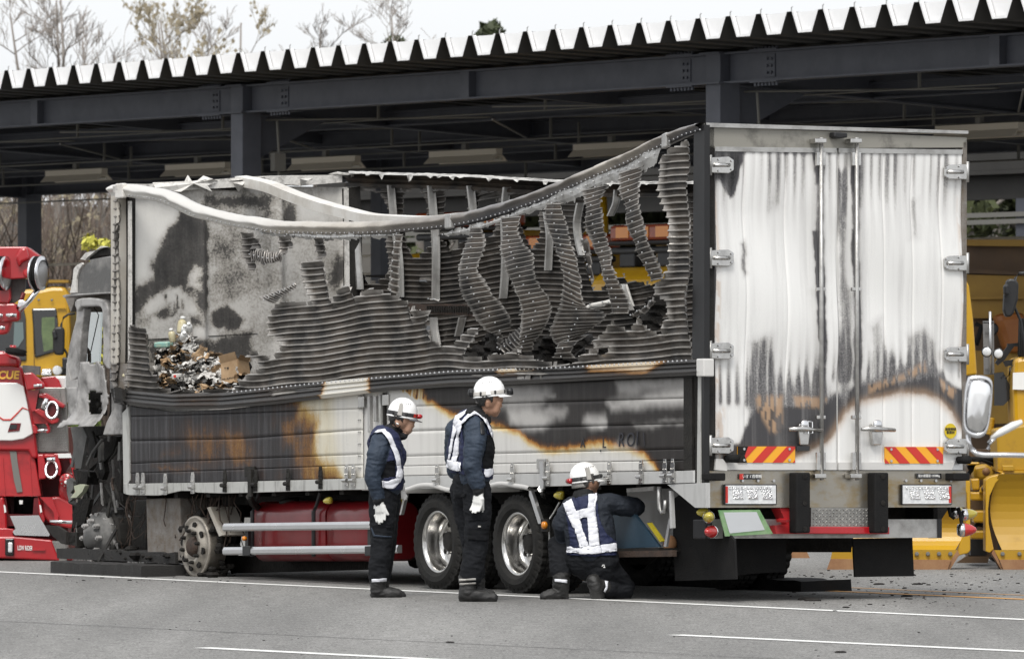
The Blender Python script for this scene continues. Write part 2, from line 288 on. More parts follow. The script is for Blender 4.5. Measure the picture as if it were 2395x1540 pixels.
# ------------------------------------------------------------------ mesh builder and tagging
class MB:
    def __init__(s): s.v = []; s.f = []; s.m = []
    def add(s, vs, fs, m=0):
        b = len(s.v); s.v.extend([tuple(x) for x in vs]); s.f.extend([tuple(b+i for i in f) for f in fs]); s.m.extend([m]*len(fs)); return s
    def hexa(s, p, m=0):             # 8 points: bottom ring then top ring
        return s.add(p, [(3, 2, 1, 0), (4, 5, 6, 7), (0, 1, 5, 4), (1, 2, 6, 5), (2, 3, 7, 6), (3, 0, 4, 7)], m)
    def box(s, lo, hi, m=0):
        x, y, z = lo; X, Y, Z = hi
        return s.hexa([(x, y, z), (X, y, z), (X, Y, z), (x, Y, z), (x, y, Z), (X, y, Z), (X, Y, Z), (x, Y, Z)], m)
    def prism(s, pts, off, m=0):
        n = len(pts); off = Vector(off); q = [Vector(p) for p in pts]
        s.add(q+[p+off for p in q], [tuple(range(n)), tuple(range(2*n-1, n-1, -1))]+[(i, i+n, (i+1) % n+n, (i+1) % n) for i in range(n)], m); return s
    def loft(s, rings, m=0, caps=True, closed=True):
        n = len(rings[0]); b = len(s.v); fs = []
        for r in rings: s.v.extend([tuple(p) for p in r])
        for k in range(len(rings)-1):
            for i in range(n if closed else n-1):
                j = (i+1) % n; fs.append((b+k*n+i, b+k*n+j, b+(k+1)*n+j, b+(k+1)*n+i))
        if caps and closed: fs.append(tuple(b+i for i in range(n-1, -1, -1))); fs.append(tuple(b+(len(rings)-1)*n+i for i in range(n)))
        s.f.extend(fs); s.m.extend([m]*len(fs)); return s
    def tube(s, pts, r, n=8, m=0, up=None, sy=1.0):
        pts = [Vector(p) for p in pts]; rs = r if isinstance(r, (list, tuple)) else [r]*len(pts); rings = []
        for i, p in enumerate(pts):
            t = (pts[min(i+1, len(pts)-1)]-pts[max(i-1, 0)]).normalized()
            u = Vector(up) if up else (Vector((0, 0, 1)) if abs(t.z) < .9 else Vector((1, 0, 0)))
            a = t.cross(u).normalized(); b = a.cross(t).normalized()
            rings.append([p + (a*math.cos(2*math.pi*k/n)+b*math.sin(2*math.pi*k/n)*sy)*rs[i] for k in range(n)])
        return s.loft(rings, m)
    def cyl(s, p0, p1, r, n=12, m=0, r1=None): return s.tube([p0, p1], [r, r if r1 is None else r1], n, m)
    def lathe(s, o, axis, prof, n=24, m=0, closed=False, rmod=None):
        o = Vector(o); ax = Vector(axis).normalized(); u = Vector((0, 0, 1)) if abs(ax.z) < .9 else Vector((0, 1, 0))
        a = ax.cross(u).normalized(); b = ax.cross(a).normalized(); rings = []
        for i, (d, r) in enumerate(prof):
            rings.append([o+ax*d+(a*math.cos(2*math.pi*k/n)+b*math.sin(2*math.pi*k/n))*(r if not rmod else rmod(i, k, r)) for k in range(n)])
        return s.loft(rings, m, caps=not closed)
    def ball(s, c, r, n=10, m=0, sc=(1, 1, 1)):
        c = Vector(c); pr = [(-math.cos(math.pi*i/(n//2+1)), math.sin(math.pi*i/(n//2+1))) for i in range(1, n//2+1)]
        rings = [[c+Vector((r*q*math.cos(2*math.pi*k/n)*sc[0], r*q*math.sin(2*math.pi*k/n)*sc[1], r*z*sc[2])) for k in range(n)] for z, q in pr]
        return s.loft(rings, m)
    def build(s, name, mats, parent=None, smooth=False, bevel=0, attr=None, world=False, fix=True, attr2=None):
        me = bpy.data.meshes.new(name); me.from_pydata(s.v, [], s.f)
        if not isinstance(mats, (list, tuple)): mats = [mats]
        for q in mats: me.materials.append(MAT[q])
        if len(mats) > 1: me.polygons.foreach_set('material_index', s.m)
        if smooth: me.polygons.foreach_set('use_smooth', [True]*len(s.f))
        if attr is not None:
            a = me.attributes.new('soot_or_glint', 'FLOAT', 'POINT'); a.data.foreach_set('value', np.asarray(attr, dtype=np.float32))
        if attr2 is not None:
            a = me.attributes.new('bare', 'FLOAT', 'POINT'); a.data.foreach_set('value', np.asarray(attr2, dtype=np.float32))
        if fix:
            bm = bmesh.new(); bm.from_mesh(me); bmesh.ops.recalc_face_normals(bm, faces=bm.faces)
            bm.to_mesh(me); bm.free()
        me.update(); ob = bpy.data.objects.new(name, me); COL.objects.link(ob)
        if parent:
            ob.parent = parent
            if world and not parent.parent: ob.matrix_parent_inverse = parent.matrix_basis.inverted()
        if bevel:
            b = ob.modifiers.new('bevel', 'BEVEL'); b.width = bevel; b.segments = 2; b.limit_method = 'ANGLE'
        return ob
def tag(ob, label=None, cat=None, group=None, kind=None):
    if label: ob['label'] = label
    if cat: ob['category'] = cat
    if group: ob['group'] = group
    if kind: ob['kind'] = kind
    return ob
def thing(name, label, cat, loc=(0, 0, 0), rz=0, group=None, M=None):
    ob = bpy.data.objects.new(name, None); COL.objects.link(ob); ob.empty_display_size = .3
    if M is not None: ob.matrix_basis = M
    else: ob.location = loc; ob.rotation_euler = (0, 0, rz); ob.matrix_basis = Matrix.Translation(loc) @ Matrix.Rotation(rz, 4, 'Z')
    return tag(ob, label, cat, group)
def dup(root, loc, rz, label=None):
    r = root.copy(); COL.objects.link(r); r.matrix_basis = Matrix.Translation(loc) @ Matrix.Rotation(rz, 4, 'Z')
    if label: r['label'] = label
    for ch in list(root.children):
        c = ch.copy(); COL.objects.link(c); c.parent = r
        for g in list(ch.children):
            d = g.copy(); COL.objects.link(d); d.parent = c
    return r
def structure(ob): ob['kind'] = 'structure'; return ob

# ------------------------------------------------------------------ 2-D helpers
def inside(P, poly):
    x, y = P[:, 0], P[:, 1]; c = np.zeros(len(P), bool); n = len(poly); j = n-1
    for i in range(n):
        xi, yi = poly[i]; xj, yj = poly[j]
        with np.errstate(divide='ignore', invalid='ignore'):
            k = ((yi > y) != (yj > y)) & (x < (xj-xi)*(y-yi)/(yj-yi+1e-12)+xi)
        c ^= k; j = i
    return c
def sdist(P, poly):
    d = np.full(len(P), 1e9); n = len(poly)
    for i in range(n):
        a = np.array(poly[i]); b = np.array(poly[(i+1) % n]); ab = b-a; t = np.clip(((P-a)@ab)/(ab@ab+1e-12), 0, 1)
        d = np.minimum(d, np.hypot(*(P-a-t[:, None]*ab).T))
    return np.where(inside(P, poly), -d, d)
def field(P, base, items):
    v = np.full(len(P), float(base))
    for poly, val, soft in items:
        k = np.clip(.5-sdist(P, poly)/(2*soft), 0, 1); k = k*k*(3-2*k); v = v*(1-k)+val*k
    return v
def warp(P, a, f=5.):
    n = np.array([(mnoise.noise(Vector((x*f, y*f, 1.5)))+.45*mnoise.noise(Vector((x*f*4, y*f*4, 7.5))), mnoise.noise(Vector((x*f, y*f, 21.)))+.45*mnoise.noise(Vector((x*f*4, y*f*4, 33.)))) for x, y in P.tolist()])
    return P+n*a
def vnoise(x, y, z=0.): return mnoise.noise(Vector((x, y, z)))
def resample(pts, n):
    p = np.array(pts, float); d = np.r_[0, np.cumsum(np.hypot(*np.diff(p, axis=0).T))]; t = np.linspace(0, d[-1], n)
    return np.c_[np.interp(t, d, p[:, 0]), np.interp(t, d, p[:, 1])]
def smooth_poly(pts, n):
    p = resample(pts, n)
    for _ in range(3): p[1:-1] = (p[:-2]+2*p[1:-1]+p[2:])/4
    return p
def text(body, size, M, m, parent, name='lettering', ext=.002, world=False, shear=0., bold=0.):
    cu = bpy.data.curves.new(name, 'FONT'); cu.body = body; cu.size = size; cu.extrude = ext; cu.align_x = 'CENTER'; cu.align_y = 'CENTER'; cu.shear = shear; cu.offset = bold
    tmp = bpy.data.objects.new('tmp', cu); COL.objects.link(tmp)
    bpy.context.view_layer.update()
    me = bpy.data.meshes.new_from_object(tmp.evaluated_get(bpy.context.evaluated_depsgraph_get())); me.name = name
    bpy.data.objects.remove(tmp)
    me.transform(M); me.materials.clear(); me.materials.append(MAT[m])
    ob = bpy.data.objects.new(name, me); COL.objects.link(ob)
    if parent:
        ob.parent = parent
        if world and not parent.parent: ob.matrix_parent_inverse = parent.matrix_basis.inverted()
    return ob
def frame(o, x, y):
    x = Vector(x).normalized(); y = Vector(y).normalized(); z = x.cross(y)
    return Matrix((( x.x, y.x, z.x, o[0]), (x.y, y.y, z.y, o[1]), (x.z, y.z, z.z, o[2]), (0, 0, 0, 1)))

# ================================================================== THE SETTING
def sheet(name, pts, z, m):
    b = MB(); b.add([(p[0], p[1], z) for p in pts], [tuple(range(len(pts)))]); return structure(b.build(name, m))
sheet('ground', [(-500, -20), (500, -20), (500, 900), (-500, 900)], 0, 'asphalt')
def strip(name, a, c, wd, z, m):
    a = gnd(*a); c = gnd(*c); d = (c-a).normalized(); n = Vector((-d.y, d.x, 0))*wd/2
    k = 60; L = []; Rr = []
    for i in range(k+1):
        p = a+(c-a)*i/k; L.append(p+n*(1+.10*vnoise(i*.9, 1.))); Rr.append(p-n*(1+.10*vnoise(i*.9, 5.)))
    b = MB(); b.add([(p.x, p.y, z) for p in L+Rr], [(i, i+1, k+1+i+1, k+1+i) for i in range(k)]); return structure(b.build(name, m))
strip('road_line', (-250, 1325), (2650, 1460), .15, .004, 'line_white')
strip('road_line', (1578, 1484), (2700, 1537), .15, .004, 'line_white')
strip('road_line', (472, 1514), (1400, 1561), .15, .004, 'line_white')
strip('road_line', (1100, 1345), (2700, 1414), .13, .004, 'line_orange')
strip('road_line', (1500, 1352), (2700, 1405), .05, .004, 'line_orange')
strip('asphalt_joint', (-300, 1437), (2700, 1583), .02, .003, 'seam_dark')

# ---- wooded slope behind the yard
def hill():
    b = MB(); nx, ny = 90, 14; vs = []
    for j in range(ny+1):
        for i in range(nx+1):
            x = -110+220*i/nx; t = j/ny; y = 122+t*60
            z = 6.0*min(1, t*1.6)**1.1 - .06 + .5*vnoise(x*.15, y*.1) * min(1, t*4)
            vs.append((x, y, z))
    b.add(vs, [(j*(nx+1)+i, j*(nx+1)+i+1, (j+1)*(nx+1)+i+1, (j+1)*(nx+1)+i) for j in range(ny) for i in range(nx)])
    structure(b.build('hillside', 'hill_soil', smooth=True))
hill()
def hz(x, y):
    t = max(0, min(1, (y-122)/60)); return 6.0*min(1, t*1.6)**1.1 - .1

def branch(b, p, d, L, r, depth, rnd, mats, spread=.55, up=.25, minr=.012):
    n = 4; pts = [p.copy()]; rs = [r]
    for i in range(n):
        d = (d+Vector((rnd.gauss(0, .12), rnd.gauss(0, .12), rnd.gauss(0, .08)+up*.15))).normalized()
        p = p+d*L/n; pts.append(p.copy()); rs.append(max(minr, r*(1-.55*(i+1)/n)))
    b[0 if depth >= 3 else 1].tube(pts, rs, 5 if depth >= 3 else 3)
    if depth <= 0: return
    k = rnd.randint(3, 5)
    for i in range(k):
        q = pts[rnd.randint(1, n)]
        a = rnd.uniform(0, 6.283); dd = (d + Vector((math.cos(a), math.sin(a), rnd.uniform(-.1, .5)))*spread).normalized()
        branch(b, q, dd, L*rnd.uniform(.45, .72), max(minr, r*.48), depth-1, rnd, mats, spread, up, minr)
def bare_tree(x, y, top, label, seed, mt='bark', mc='twig', spread=.5, depth=4, buds=False, minr=.0045, group='bare trees rising behind the carport roof'):
    rnd = random.Random(seed); z = hz(x, y); H = top-z
    t = thing('bare_tree', label, 'tree', (x, y, z), 0, group)
    bt, bc = MB(), MB(); p = Vector((0, 0, 0)); d = Vector((rnd.uniform(-.05, .05), 0, 1)).normalized()
    pts = [p]; rs = [.045*H**.6]
    for i in range(7):
        d = (d+Vector((rnd.gauss(0, .06), rnd.gauss(0, .06), .05))).normalized(); p = p+d*H/7; pts.append(p); rs.append(max(.015, .045*H**.6*(1-(i+1)/7.4)))
    bt.tube(pts, rs, 6)
    for i in range(int(6+H*.9)):
        f = rnd.uniform(.3, .97); k = f*7; i0 = int(k); q = pts[i0].lerp(pts[i0+1], k-i0)
        a = rnd.uniform(0, 6.283); dd = Vector((math.cos(a), math.sin(a), rnd.uniform(.5, 1.1))).normalized()
        branch((bt, bc), q, dd, H*.26*(1.25-f), .032*(1.3-f), depth-1, rnd, None, spread, minr=minr)
    if buds:
        vs = list(bc.v)
        for q in rnd.sample(vs, min(len(vs), 450)):
            q = Vector(q)+Vector((rnd.gauss(0, .03), rnd.gauss(0, .03), rnd.gauss(0, .03))); s = rnd.uniform(.025, .06); a = rnd.uniform(0, 3.14)
            bc.add([q+Vector((-s*math.cos(a), -s*math.sin(a), 0)), q+Vector((0, 0, -s)), q+Vector((s*math.cos(a), s*math.sin(a), 0)), q+Vector((0, 0, s))], [(0, 1, 2, 3)], 0)
    bt.build('trunk', mt, t, smooth=True); bc.build('crown', 'budding' if buds else mc, t)
def topz(v, Y): return CH+(CY-v)*Y/F
def px(u, Y): return (u-CX)*Y/F
TR_ = [(12, 100, 126, 'bare tree cut by the left edge of the photo, low above the roof', True, .9),
       (105, 28, 128, 'thin bare tree left of the tallest bare tree, above the roof', False, .6),
       (156, -14, 127, 'tallest bare tree with two upright stems above the left roof', False, .55),
       (178, 0, 129, 'forked bare tree leaning right, close beside the tallest one', False, .5),
       (238, 40, 126, 'slender leaning bare tree right of the tallest bare tree', False, .5),
       (300, 86, 128, 'small faint bare tree in the gap between the tall tree and the budding trees', False, .5),
       (390, 48, 127, 'budding brown tree left in the clump above the roof', True, .6),
       (476, 33, 128, 'tallest budding tree in the middle of the clump above the roof', True, .6),
       (540, 52, 126, 'budding bushy tree at the right end of the clump above the roof', True, .7),
       (740, 62, 130, 'faint thin bare tree above the roof left of the steel column', False, .5),
       (1020, 36, 127, 'wide twiggy bare crown between the two evergreen tops', False, .9)]
for i, (u, v, Y, lb, bud, sp) in enumerate(TR_): bare_tree(px(u, Y), Y, topz(v, Y), lb, 11+i, buds=bud, spread=sp)

def leafy(name, x, y, top, rad, label, m, seed, n=2600, group=None, z0=None, cat='tree', cone=.0, leaf=.16):
    rnd = random.Random(seed); z = hz(x, y) if z0 is None else z0; H = top-z
    t = thing(name, label, cat, (x, y, z), 0, group)
    b = MB(); b.tube([(0, 0, 0), (rnd.uniform(-.1, .1), 0, H*.4), (rnd.uniform(-.15, .15), 0, H*.9)], [.05*H**.5, .035*H**.5, .015], 6)
    for i in range(6):
        a = rnd.uniform(0, 6.28); h = H*rnd.uniform(.25, .7); b.tube([(0, 0, h), (math.cos(a)*rad*.5, math.sin(a)*rad*.5, h+rad*.4)], [.05, .015], 5)
    b.build('trunk', 'bark', t, smooth=True)
    cl = []
    for i in range(26):
        h = rnd.uniform(.22, .97); rr = rad*(1-cone*h)*rnd.uniform(.2, .85)*math.sqrt(max(.05, 1-(2*h-1.05)**2*.8)); a = rnd.uniform(0, 6.28)
        cl.append((Vector((rr*math.cos(a), rr*math.sin(a), H*h)), rad*rnd.uniform(.2, .42)))
    c = MB()
    for i in range(n):
        q, r = cl[rnd.randrange(len(cl))]; d = Vector((rnd.gauss(0, 1), rnd.gauss(0, 1), rnd.gauss(0, .8))).normalized()
        p = q+d*r*rnd.uniform(.55, 1.08); s = leaf*rnd.uniform(.6, 1.5)
        u = Vector((rnd.gauss(0, 1), rnd.gauss(0, 1), rnd.gauss(0, 1))).normalized(); w = u.cross(d).normalized() if u.cross(d).length > .1 else Vector((1, 0, 0)); u = w.cross(d+u*.5).normalized()
        c.add([p-w*s*.5, p-u*s, p+w*s*.5, p+u*s], [(0, 1, 2, 3)])
    c.build('crown', m, t)
leafy('evergreen_tree', px(1190, 126), 126, topz(32, 126), 1.0, 'dark green evergreen top above the roof, the larger of two', 'leaf_dark', 3, 3200, 'evergreens behind the carport', leaf=.14)
leafy('evergreen_tree', px(931, 130), 130, topz(70, 130), .5, 'small dark evergreen tip just showing above the roof', 'leaf_dark', 4, 1600, 'evergreens behind the carport', leaf=.12)
EV = [(2275, 118, 'leaf_mid', 'light green tree right of the cargo doors under the roof'), (2345, 121, 'leaf_dark', 'dark green tree at the right edge seen under the roof'), (2420, 119, 'leaf_mid', 'green tree cut by the right edge under the roof'),
      (1270, 120, 'leaf_mid', 'sunlit green tree seen through the torn wall, leftmost of the row'), (1345, 123, 'leaf_dark', 'dark green tree seen through the torn wall beside the hanging strips'),
      (1420, 119, 'leaf_dark', 'green tree seen through the torn wall above the amber light bar'), (1500, 122, 'leaf_mid', 'green tree seen through the large hole near the rear of the truck'), (1580, 120, 'leaf_dark', 'dark tree seen behind the rear corner of the torn wall'),
      (1110, 121, 'leaf_dark', 'dark green tree seen through the small round hole under the bent rail'), (1180, 119, 'leaf_mid', 'pale green tree glimpsed through the hole beside the first hanging strip')]
for i, (u, Y, m, lb) in enumerate(EV):
    leafy('leafy_tree', px(u, Y), Y, 6.4+.4*(i % 3), 1.9, lb, m, 30+i, 7000, 'green trees behind the carport', leaf=.105, z0=0)
leafy('flowering_shrub', px(240, 84), 84, topz(548, 84), .30, 'bright yellow leafy shrub behind the burnt cab roof', 'leaf_yellow', 60, 1500, z0=topz(690, 84)-1.2, cat='shrub', leaf=.045)
leafy('leafy_shrub', px(160, 88), 88, topz(610, 88), .7, 'fresh green shrub behind the yellow cab beside the mirror arm', 'leaf_fresh', 61, 2200, z0=0, cat='shrub', leaf=.05)

def thicket():
    rnd = random.Random(5); b = MB()
    for i in range(330):
        Y = rnd.uniform(112, 140); u = rnd.uniform(-60, 330); x = px(u, Y); z = hz(x, Y); p = Vector((x, Y, z)); d = Vector((rnd.gauss(0, .2), 0, 1)).normalized(); H = rnd.uniform(2.5, 5.5)
        pts = [p]; rs = [rnd.uniform(.014, .035)]
        for k in range(5):
            d = (d+Vector((rnd.gauss(0, .13), 0, .1))).normalized(); p = p+d*H/5; pts.append(p); rs.append(max(.008, rs[-1]*.75))
        b.tube(pts, rs, 3)
        for k in range(7):
            q = pts[rnd.randint(1, 4)]; dd = (d+Vector((rnd.choice((-1, 1))*rnd.uniform(.3, .8), rnd.gauss(0, .3), .2))).normalized(); L = rnd.uniform(.5, 1.5)
            e = q+dd*L*.5+Vector((0, 0, .05)); b.tube([q, e, e+(dd+Vector((rnd.gauss(0, .2), 0, .4))).normalized()*L*.5], [.012, .008, .006], 3)
    tag(b.build('sapling_thicket', 'thicket_twig'), 'brown leafless saplings crowding the slope behind the red wrecker', 'thicket', kind='stuff')
thicket()

# ---- steel carport with a folded-plate roof
BA = math.radians(34.26); EX = Vector((-math.sin(BA), math.cos(BA), 0)); BX = Vector((math.cos(BA), math.sin(BA), 0))
CP0 = Vector((2.464, 80.0, 0))
CPM = Matrix(((EX.x, BX.x, 0, CP0.x), (EX.y, BX.y, 0, CP0.y), (0, 0, 1, 0), (0, 0, 0, 1)))    # local x along the front, y to the back
CPM = Matrix(((-EX.x, BX.x, 0, CP0.x), (-EX.y, BX.y, 0, CP0.y), (0, 0, 1, 0), (0, 0, 0, 1)))  # x runs towards the right end
CPI = CPM.inverted()
def cp_at(u, v, y=0.0):
    o = CPI @ CAM; d = CPI.to_3x3() @ ray(u, v); t = (y-o.y)/d.y; return o+d*t
carport = thing('carport', 'long dark steel carport with white folded-plate roof behind the burnt truck', 'carport', M=CPM)
SLOPE = -.035
ZB0, ZB1 = 5.20, 5.56             # front beam bottom and top
def beam(name, x0, x1, y, zb, zt, fw=.22, m='steel_paint'):
    b = MB(); tf = .022
    b.box((x0, y-fw/2, zb), (x1, y+fw/2, zb+tf)); b.box((x0, y-fw/2, zt-tf), (x1, y+fw/2, zt)); b.box((x0, y-.008, zb+tf), (x1, y+.008, zt-tf)); return b.build(name, m, carport)
XL, XR = -34.0, 12.0
COLX = [-10.5*k for k in range(0, 4)] + [10.5]
COLX = sorted(COLX)
segs = [XL]+COLX+[XR]
for i in range(len(segs)-1):
    beam('front_beam', segs[i]+(.16 if i else 0), segs[i+1]-(.16 if i < len(segs)-2 else 0), 0, ZB0, ZB1)
    beam('back_beam', segs[i]+(.16 if i else 0), segs[i+1]-(.16 if i < len(segs)-2 else 0), 9, 4.74, 5.06)
for x in COLX:
    for y, zt in ((0, ZB1+.012), (9, 5.07)):
        b = MB(); h = .1435
        b.box((x-h, y-h, .012), (x+h, y+h, zt)); b.box((x-.22, y-.22, 0), (x+.22, y+.22, .014)); c = b.build('column', 'steel_paint', carport, bevel=.02)
        d = MB()
        zz = ZB0 if y == 0 else 4.74
        d.box((x-.2, y-.2, zz-.004), (x+.2, y-.146, zz+.02)); d.box((x-.2, y-.2, zt-.03), (x+.2, y-.146, zt-.006)); d.build('diaphragm_plate', 'steel_paint', c)
for x in COLX:                       # bolted splices and rafters, stiffeners between the columns
    for sx in (-.72, .95):
        b = MB(); b.box((x+sx-.1, -.02, ZB0+.05), (x+sx+.1, -.009, ZB1-.05)); sp = b.build('splice_plate', 'steel_paint', carport)
        for i in range(2):
            for j in range(3):
                q = MB(); q.cyl((x+sx-.04+.08*i, -.02, ZB0+.10+.08*j), (x+sx-.04+.08*i, -.04, ZB0+.10+.08*j), .017, 8); q.build('bolt', 'steel_paint', sp)
        for z0, z1, e0, e1 in ((ZB0-.014, ZB0-.001, ZB0-.012, ZB0-.055), (ZB1+.001, ZB1+.014, ZB1+.012, ZB1+.04)):
            b = MB(); b.box((x+sx-.26, -.12, z0), (x+sx+.26, .12, z1)); fs = b.build('flange_splice', 'steel_paint', carport)
            for i in range(7): b = MB(); b.cyl((x+sx-.21+.07*i, -.07, e0), (x+sx-.21+.07*i, -.07, e1), .02, 6); b.build('bolt', 'steel_paint', fs)
    b = MB()
    pr = [(x-.09, .15), (x+.09, .15)]
    b.hexa([(x-.01, .15, ZB0-.02), (x+.01, .15, ZB0-.02), (x+.01, 8.85, 4.72), (x-.01, 8.85, 4.72), (x-.01, .15, ZB1), (x+.01, .15, ZB1), (x+.01, 8.85, 5.06), (x-.01, 8.85, 5.06)])
    b.hexa([(x-.1, .15, ZB0-.03), (x+.1, .15, ZB0-.03), (x+.1, 8.85, 4.70), (x-.1, 8.85, 4.70), (x-.1, .15, ZB0-.008), (x+.1, .15, ZB0-.008), (x+.1, 8.85, 4.722), (x-.1, 8.85, 4.722)])
    b.build('rafter', 'steel_paint', carport)
    b = MB(); b.prism([(x, .15, ZB0-.03), (x, .15, ZB0-.6), (x, 1.2, ZB0-.09)], (.012, 0, 0)); b.build('gusset', 'steel_paint', carport)
for x in [(COLX[i]+COLX[i+1])/2 for i in range(len(COLX)-1)]+[COLX[0]-5.25]:
    b = MB(); b.box((x-.09, -.112, ZB0+.023), (x+.09, -.009, ZB1-.023)); b.build('web_stiffener', 'steel_paint', carport)
    b = MB()
    b.hexa([(x-.07, .12, ZB0+.08), (x+.07, .12, ZB0+.08), (x+.07, 8.9, 4.80), (x-.07, 8.9, 4.80), (x-.07, .12, ZB1), (x+.07, .12, ZB1), (x+.07, 8.9, 5.06), (x-.07, 8.9, 5.06)]); b.build('rafter', 'steel_paint', carport)
for y in (2.2, 4.5, 6.7):
    z = ZB1-.25+SLOPE*y; beam('purlin', XL, XR, y, z-.16, z+.04, .12, 'steel_paint')
xs = sorted(COLX+[(COLX[i]+COLX[i+1])/2 for i in range(len(COLX)-1)])
for i in range(len(xs)-1):
    for a, c in ((0, 1), (1, 0)):
        b = MB(); b.cyl((xs[i], .3 if a == 0 else 4.4, 5.12-(.15 if a else 0)), (xs[i+1], 4.4 if a == 0 else .3, 5.12-(.15 if c == 0 else 0)-.01*a), .014, 6); b.build('brace_rod', 'dark_pipe', carport)
for y, z, r in ((3.9, 4.92, .02), (4.35, 4.86, .012), (6.6, 4.78, .02), (1.2, 5.1, .015), (8.7, 4.62, .02), (9.2, 3.62, .03), (9.2, 3.35, .03)):
    b = MB(); b.cyl((XL, y, z), (XR, y, z), r*.7, 6)
    for k in range(12): b.box((XL+2+k*3.8-.015, y-.015, z), (XL+2+k*3.8+.015, y+.015, z+.28 if z > 4 else z+.02))
    b.build('conduit', 'dark_pipe' if z > 4 else 'lamp_metal', carport)
for x in COLX[-4:]:
    b = MB(); b.tube([(x+.2, .35, 5.1), (x+.25, .35, 4.6), (x+.24, .3, 3.0), (x+.24, .3, 1.0)], .018, 6); b.box((x+.2, .25, 4.45), (x+.3, .42, 4.68)); b.build('conduit', 'dark_pipe', carport)
# folded plates: one object for each fold
PITCH = .585; Y0, Y1 = -1.15, 10.6; ZR = 5.60
def fold_profile():              # x across one fold, starts at the middle of a ridge
    return [(0, .245), (.045, .245), (.165, .0), (PITCH-.165, .0), (PITCH-.045, .245), (PITCH, .245)]
def fold_mesh():
    b = MB(); th = .006; pr = fold_profile(); z0 = 0-SLOPE*0
    rings = []
    for y in (0, Y1-Y0):
        z = SLOPE*(y+Y0); rings.append([(x, y, z+h) for x, h in pr]+[(x, y, z+h-th) for x, h in reversed(pr)])
    b.loft(rings); return b
def cap_mesh():
    b = MB(); z = SLOPE*Y0
    pts = [(.06, .012, z+.235), (.172, .012, z+.012), (PITCH-.172, .012, z+.012), (PITCH-.06, .012, z+.235)]
    b.prism([(x, y+.03, zz) for x, y, zz in pts], (0, .006, 0), 0)
    # pale rim round the plate
    out = [(.045, z+.245), (.165, z), (PITCH-.165, z), (PITCH-.045, z+.245)]; inn = [(.085, z+.245), (.185, z+.026), (PITCH-.185, z+.026), (PITCH-.085, z+.245)]
    b.add([(x, -.002, zz) for x, zz in out]+[(x, -.002, zz) for x, zz in inn], [(0, 1, 5, 4), (1, 2, 6, 5), (2, 3, 7, 6)], 0)
    b.add([(x, .03, zz) for x, zz in inn]+[(x, -.002, zz) for x, zz in inn], [(0, 1, 5, 4), (1, 2, 6, 5), (2, 3, 7, 6)], 0)
    return b
fo = None; nfold = int((XR-XL)/PITCH)
for k in range(nfold):
    if fo is None:
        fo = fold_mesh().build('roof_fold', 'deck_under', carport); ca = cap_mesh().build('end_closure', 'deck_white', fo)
        q = MB(); q.tube([(.0, .03, SLOPE*Y0+.245), (.0, .03, SLOPE*Y0+.29), (.02, .03, SLOPE*Y0+.30)], .008, 5); fx = q.build('fastener', 'zinc', fo)
        p = MB(); p.add([(.04, 0, SLOPE*Y0+.25), (PITCH*.98, 0, SLOPE*Y0+.25), (PITCH*.98, 9, SLOPE*(Y0+9)+.25), (.04, 9, SLOPE*(Y0+9)+.25)], [(0, 1, 2, 3)]); p = None
        r, c, f = fo, ca, fx
    else:
        r = fo.copy(); COL.objects.link(r)
        for s in (ca, fx): d = s.copy(); COL.objects.link(d); d.parent = r
    r.location = (XL+k*PITCH, Y0, ZR)
# fluorescent strip lights under the roof
def strip_light(x, lab):
    L = 1.62
    M = CPM @ Matrix.Translation((x, 4.1, 4.66))
    t = thing('strip_light', lab, 'ceiling light', group='fluorescent strip lights under the carport roof', M=M)
    b = MB(); b.prism([(-L/2, -.14, 0), (-L/2, -.05, .09), (-L/2, .05, .09), (-L/2, .14, 0), (-L/2, .12, 0), (-L/2, .04, .07), (-L/2, -.04, .07), (-L/2, -.12, 0)], (L, 0, 0)); b.box((-L/2, -.05, .092), (L/2, .05, .17)); b.build('housing', 'lamp_metal', t)
    for y in (-.06, .06):
        b = MB(); b.cyl((-L/2+.05, y, .03), (L/2-.05, y, .03), .018, 8); b.build('tube', 'tube_white', t)
    b = MB(); b.box((-.05, -.03, .172), (.05, .03, .27)); b.build('bracket', 'dark_pipe', t)
for u, v, lb in ((178, 418, 'strip light farthest left under the roof, above the yellow cab'), (462, 404, 'strip light second from left, above the front end of the cargo box'), (762, 390, 'strip light right of the first steel column, above the bulkhead'),
                 (1088, 374, 'strip light above the middle of the torn wall'), (1430, 358, 'strip light partly hidden by the rising bent rail'), (2290, 320, 'strip light showing beside the right top corner of the cargo doors')):
    p = cp_at(u, v, 4.1); strip_light(p.x, lb)

# second, lower canopy behind the first one
RCM = CPM @ Matrix.Translation((0, 16, 0)); rc = thing('rear_carport', 'low dark canopy in the shade behind the main carport, green trees below its edge', 'carport', M=RCM)
zb = cp_at(1300, 503, 16).z; xl = cp_at(770, 520, 16).x
def rbox(nm, lo, hi, m): b = MB(); b.box(lo, hi); return b.build(nm, m, rc)
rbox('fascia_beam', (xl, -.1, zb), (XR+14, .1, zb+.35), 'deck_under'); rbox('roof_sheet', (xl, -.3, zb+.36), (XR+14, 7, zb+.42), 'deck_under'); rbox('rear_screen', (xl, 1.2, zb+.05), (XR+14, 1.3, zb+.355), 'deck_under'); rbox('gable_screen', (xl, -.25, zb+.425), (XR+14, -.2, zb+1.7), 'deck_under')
for k in range(7): rbox('post', (xl+.3+k*6.2, -.12, 0), (xl+.54+k*6.2, .12, zb), 'steel_paint')
for v in (531, 546): z = cp_at(1400, v, 16).z; rbox('side_rail', (xl, -.16, z-.05), (XR+14, -.13, z+.02), 'dark_pipe')

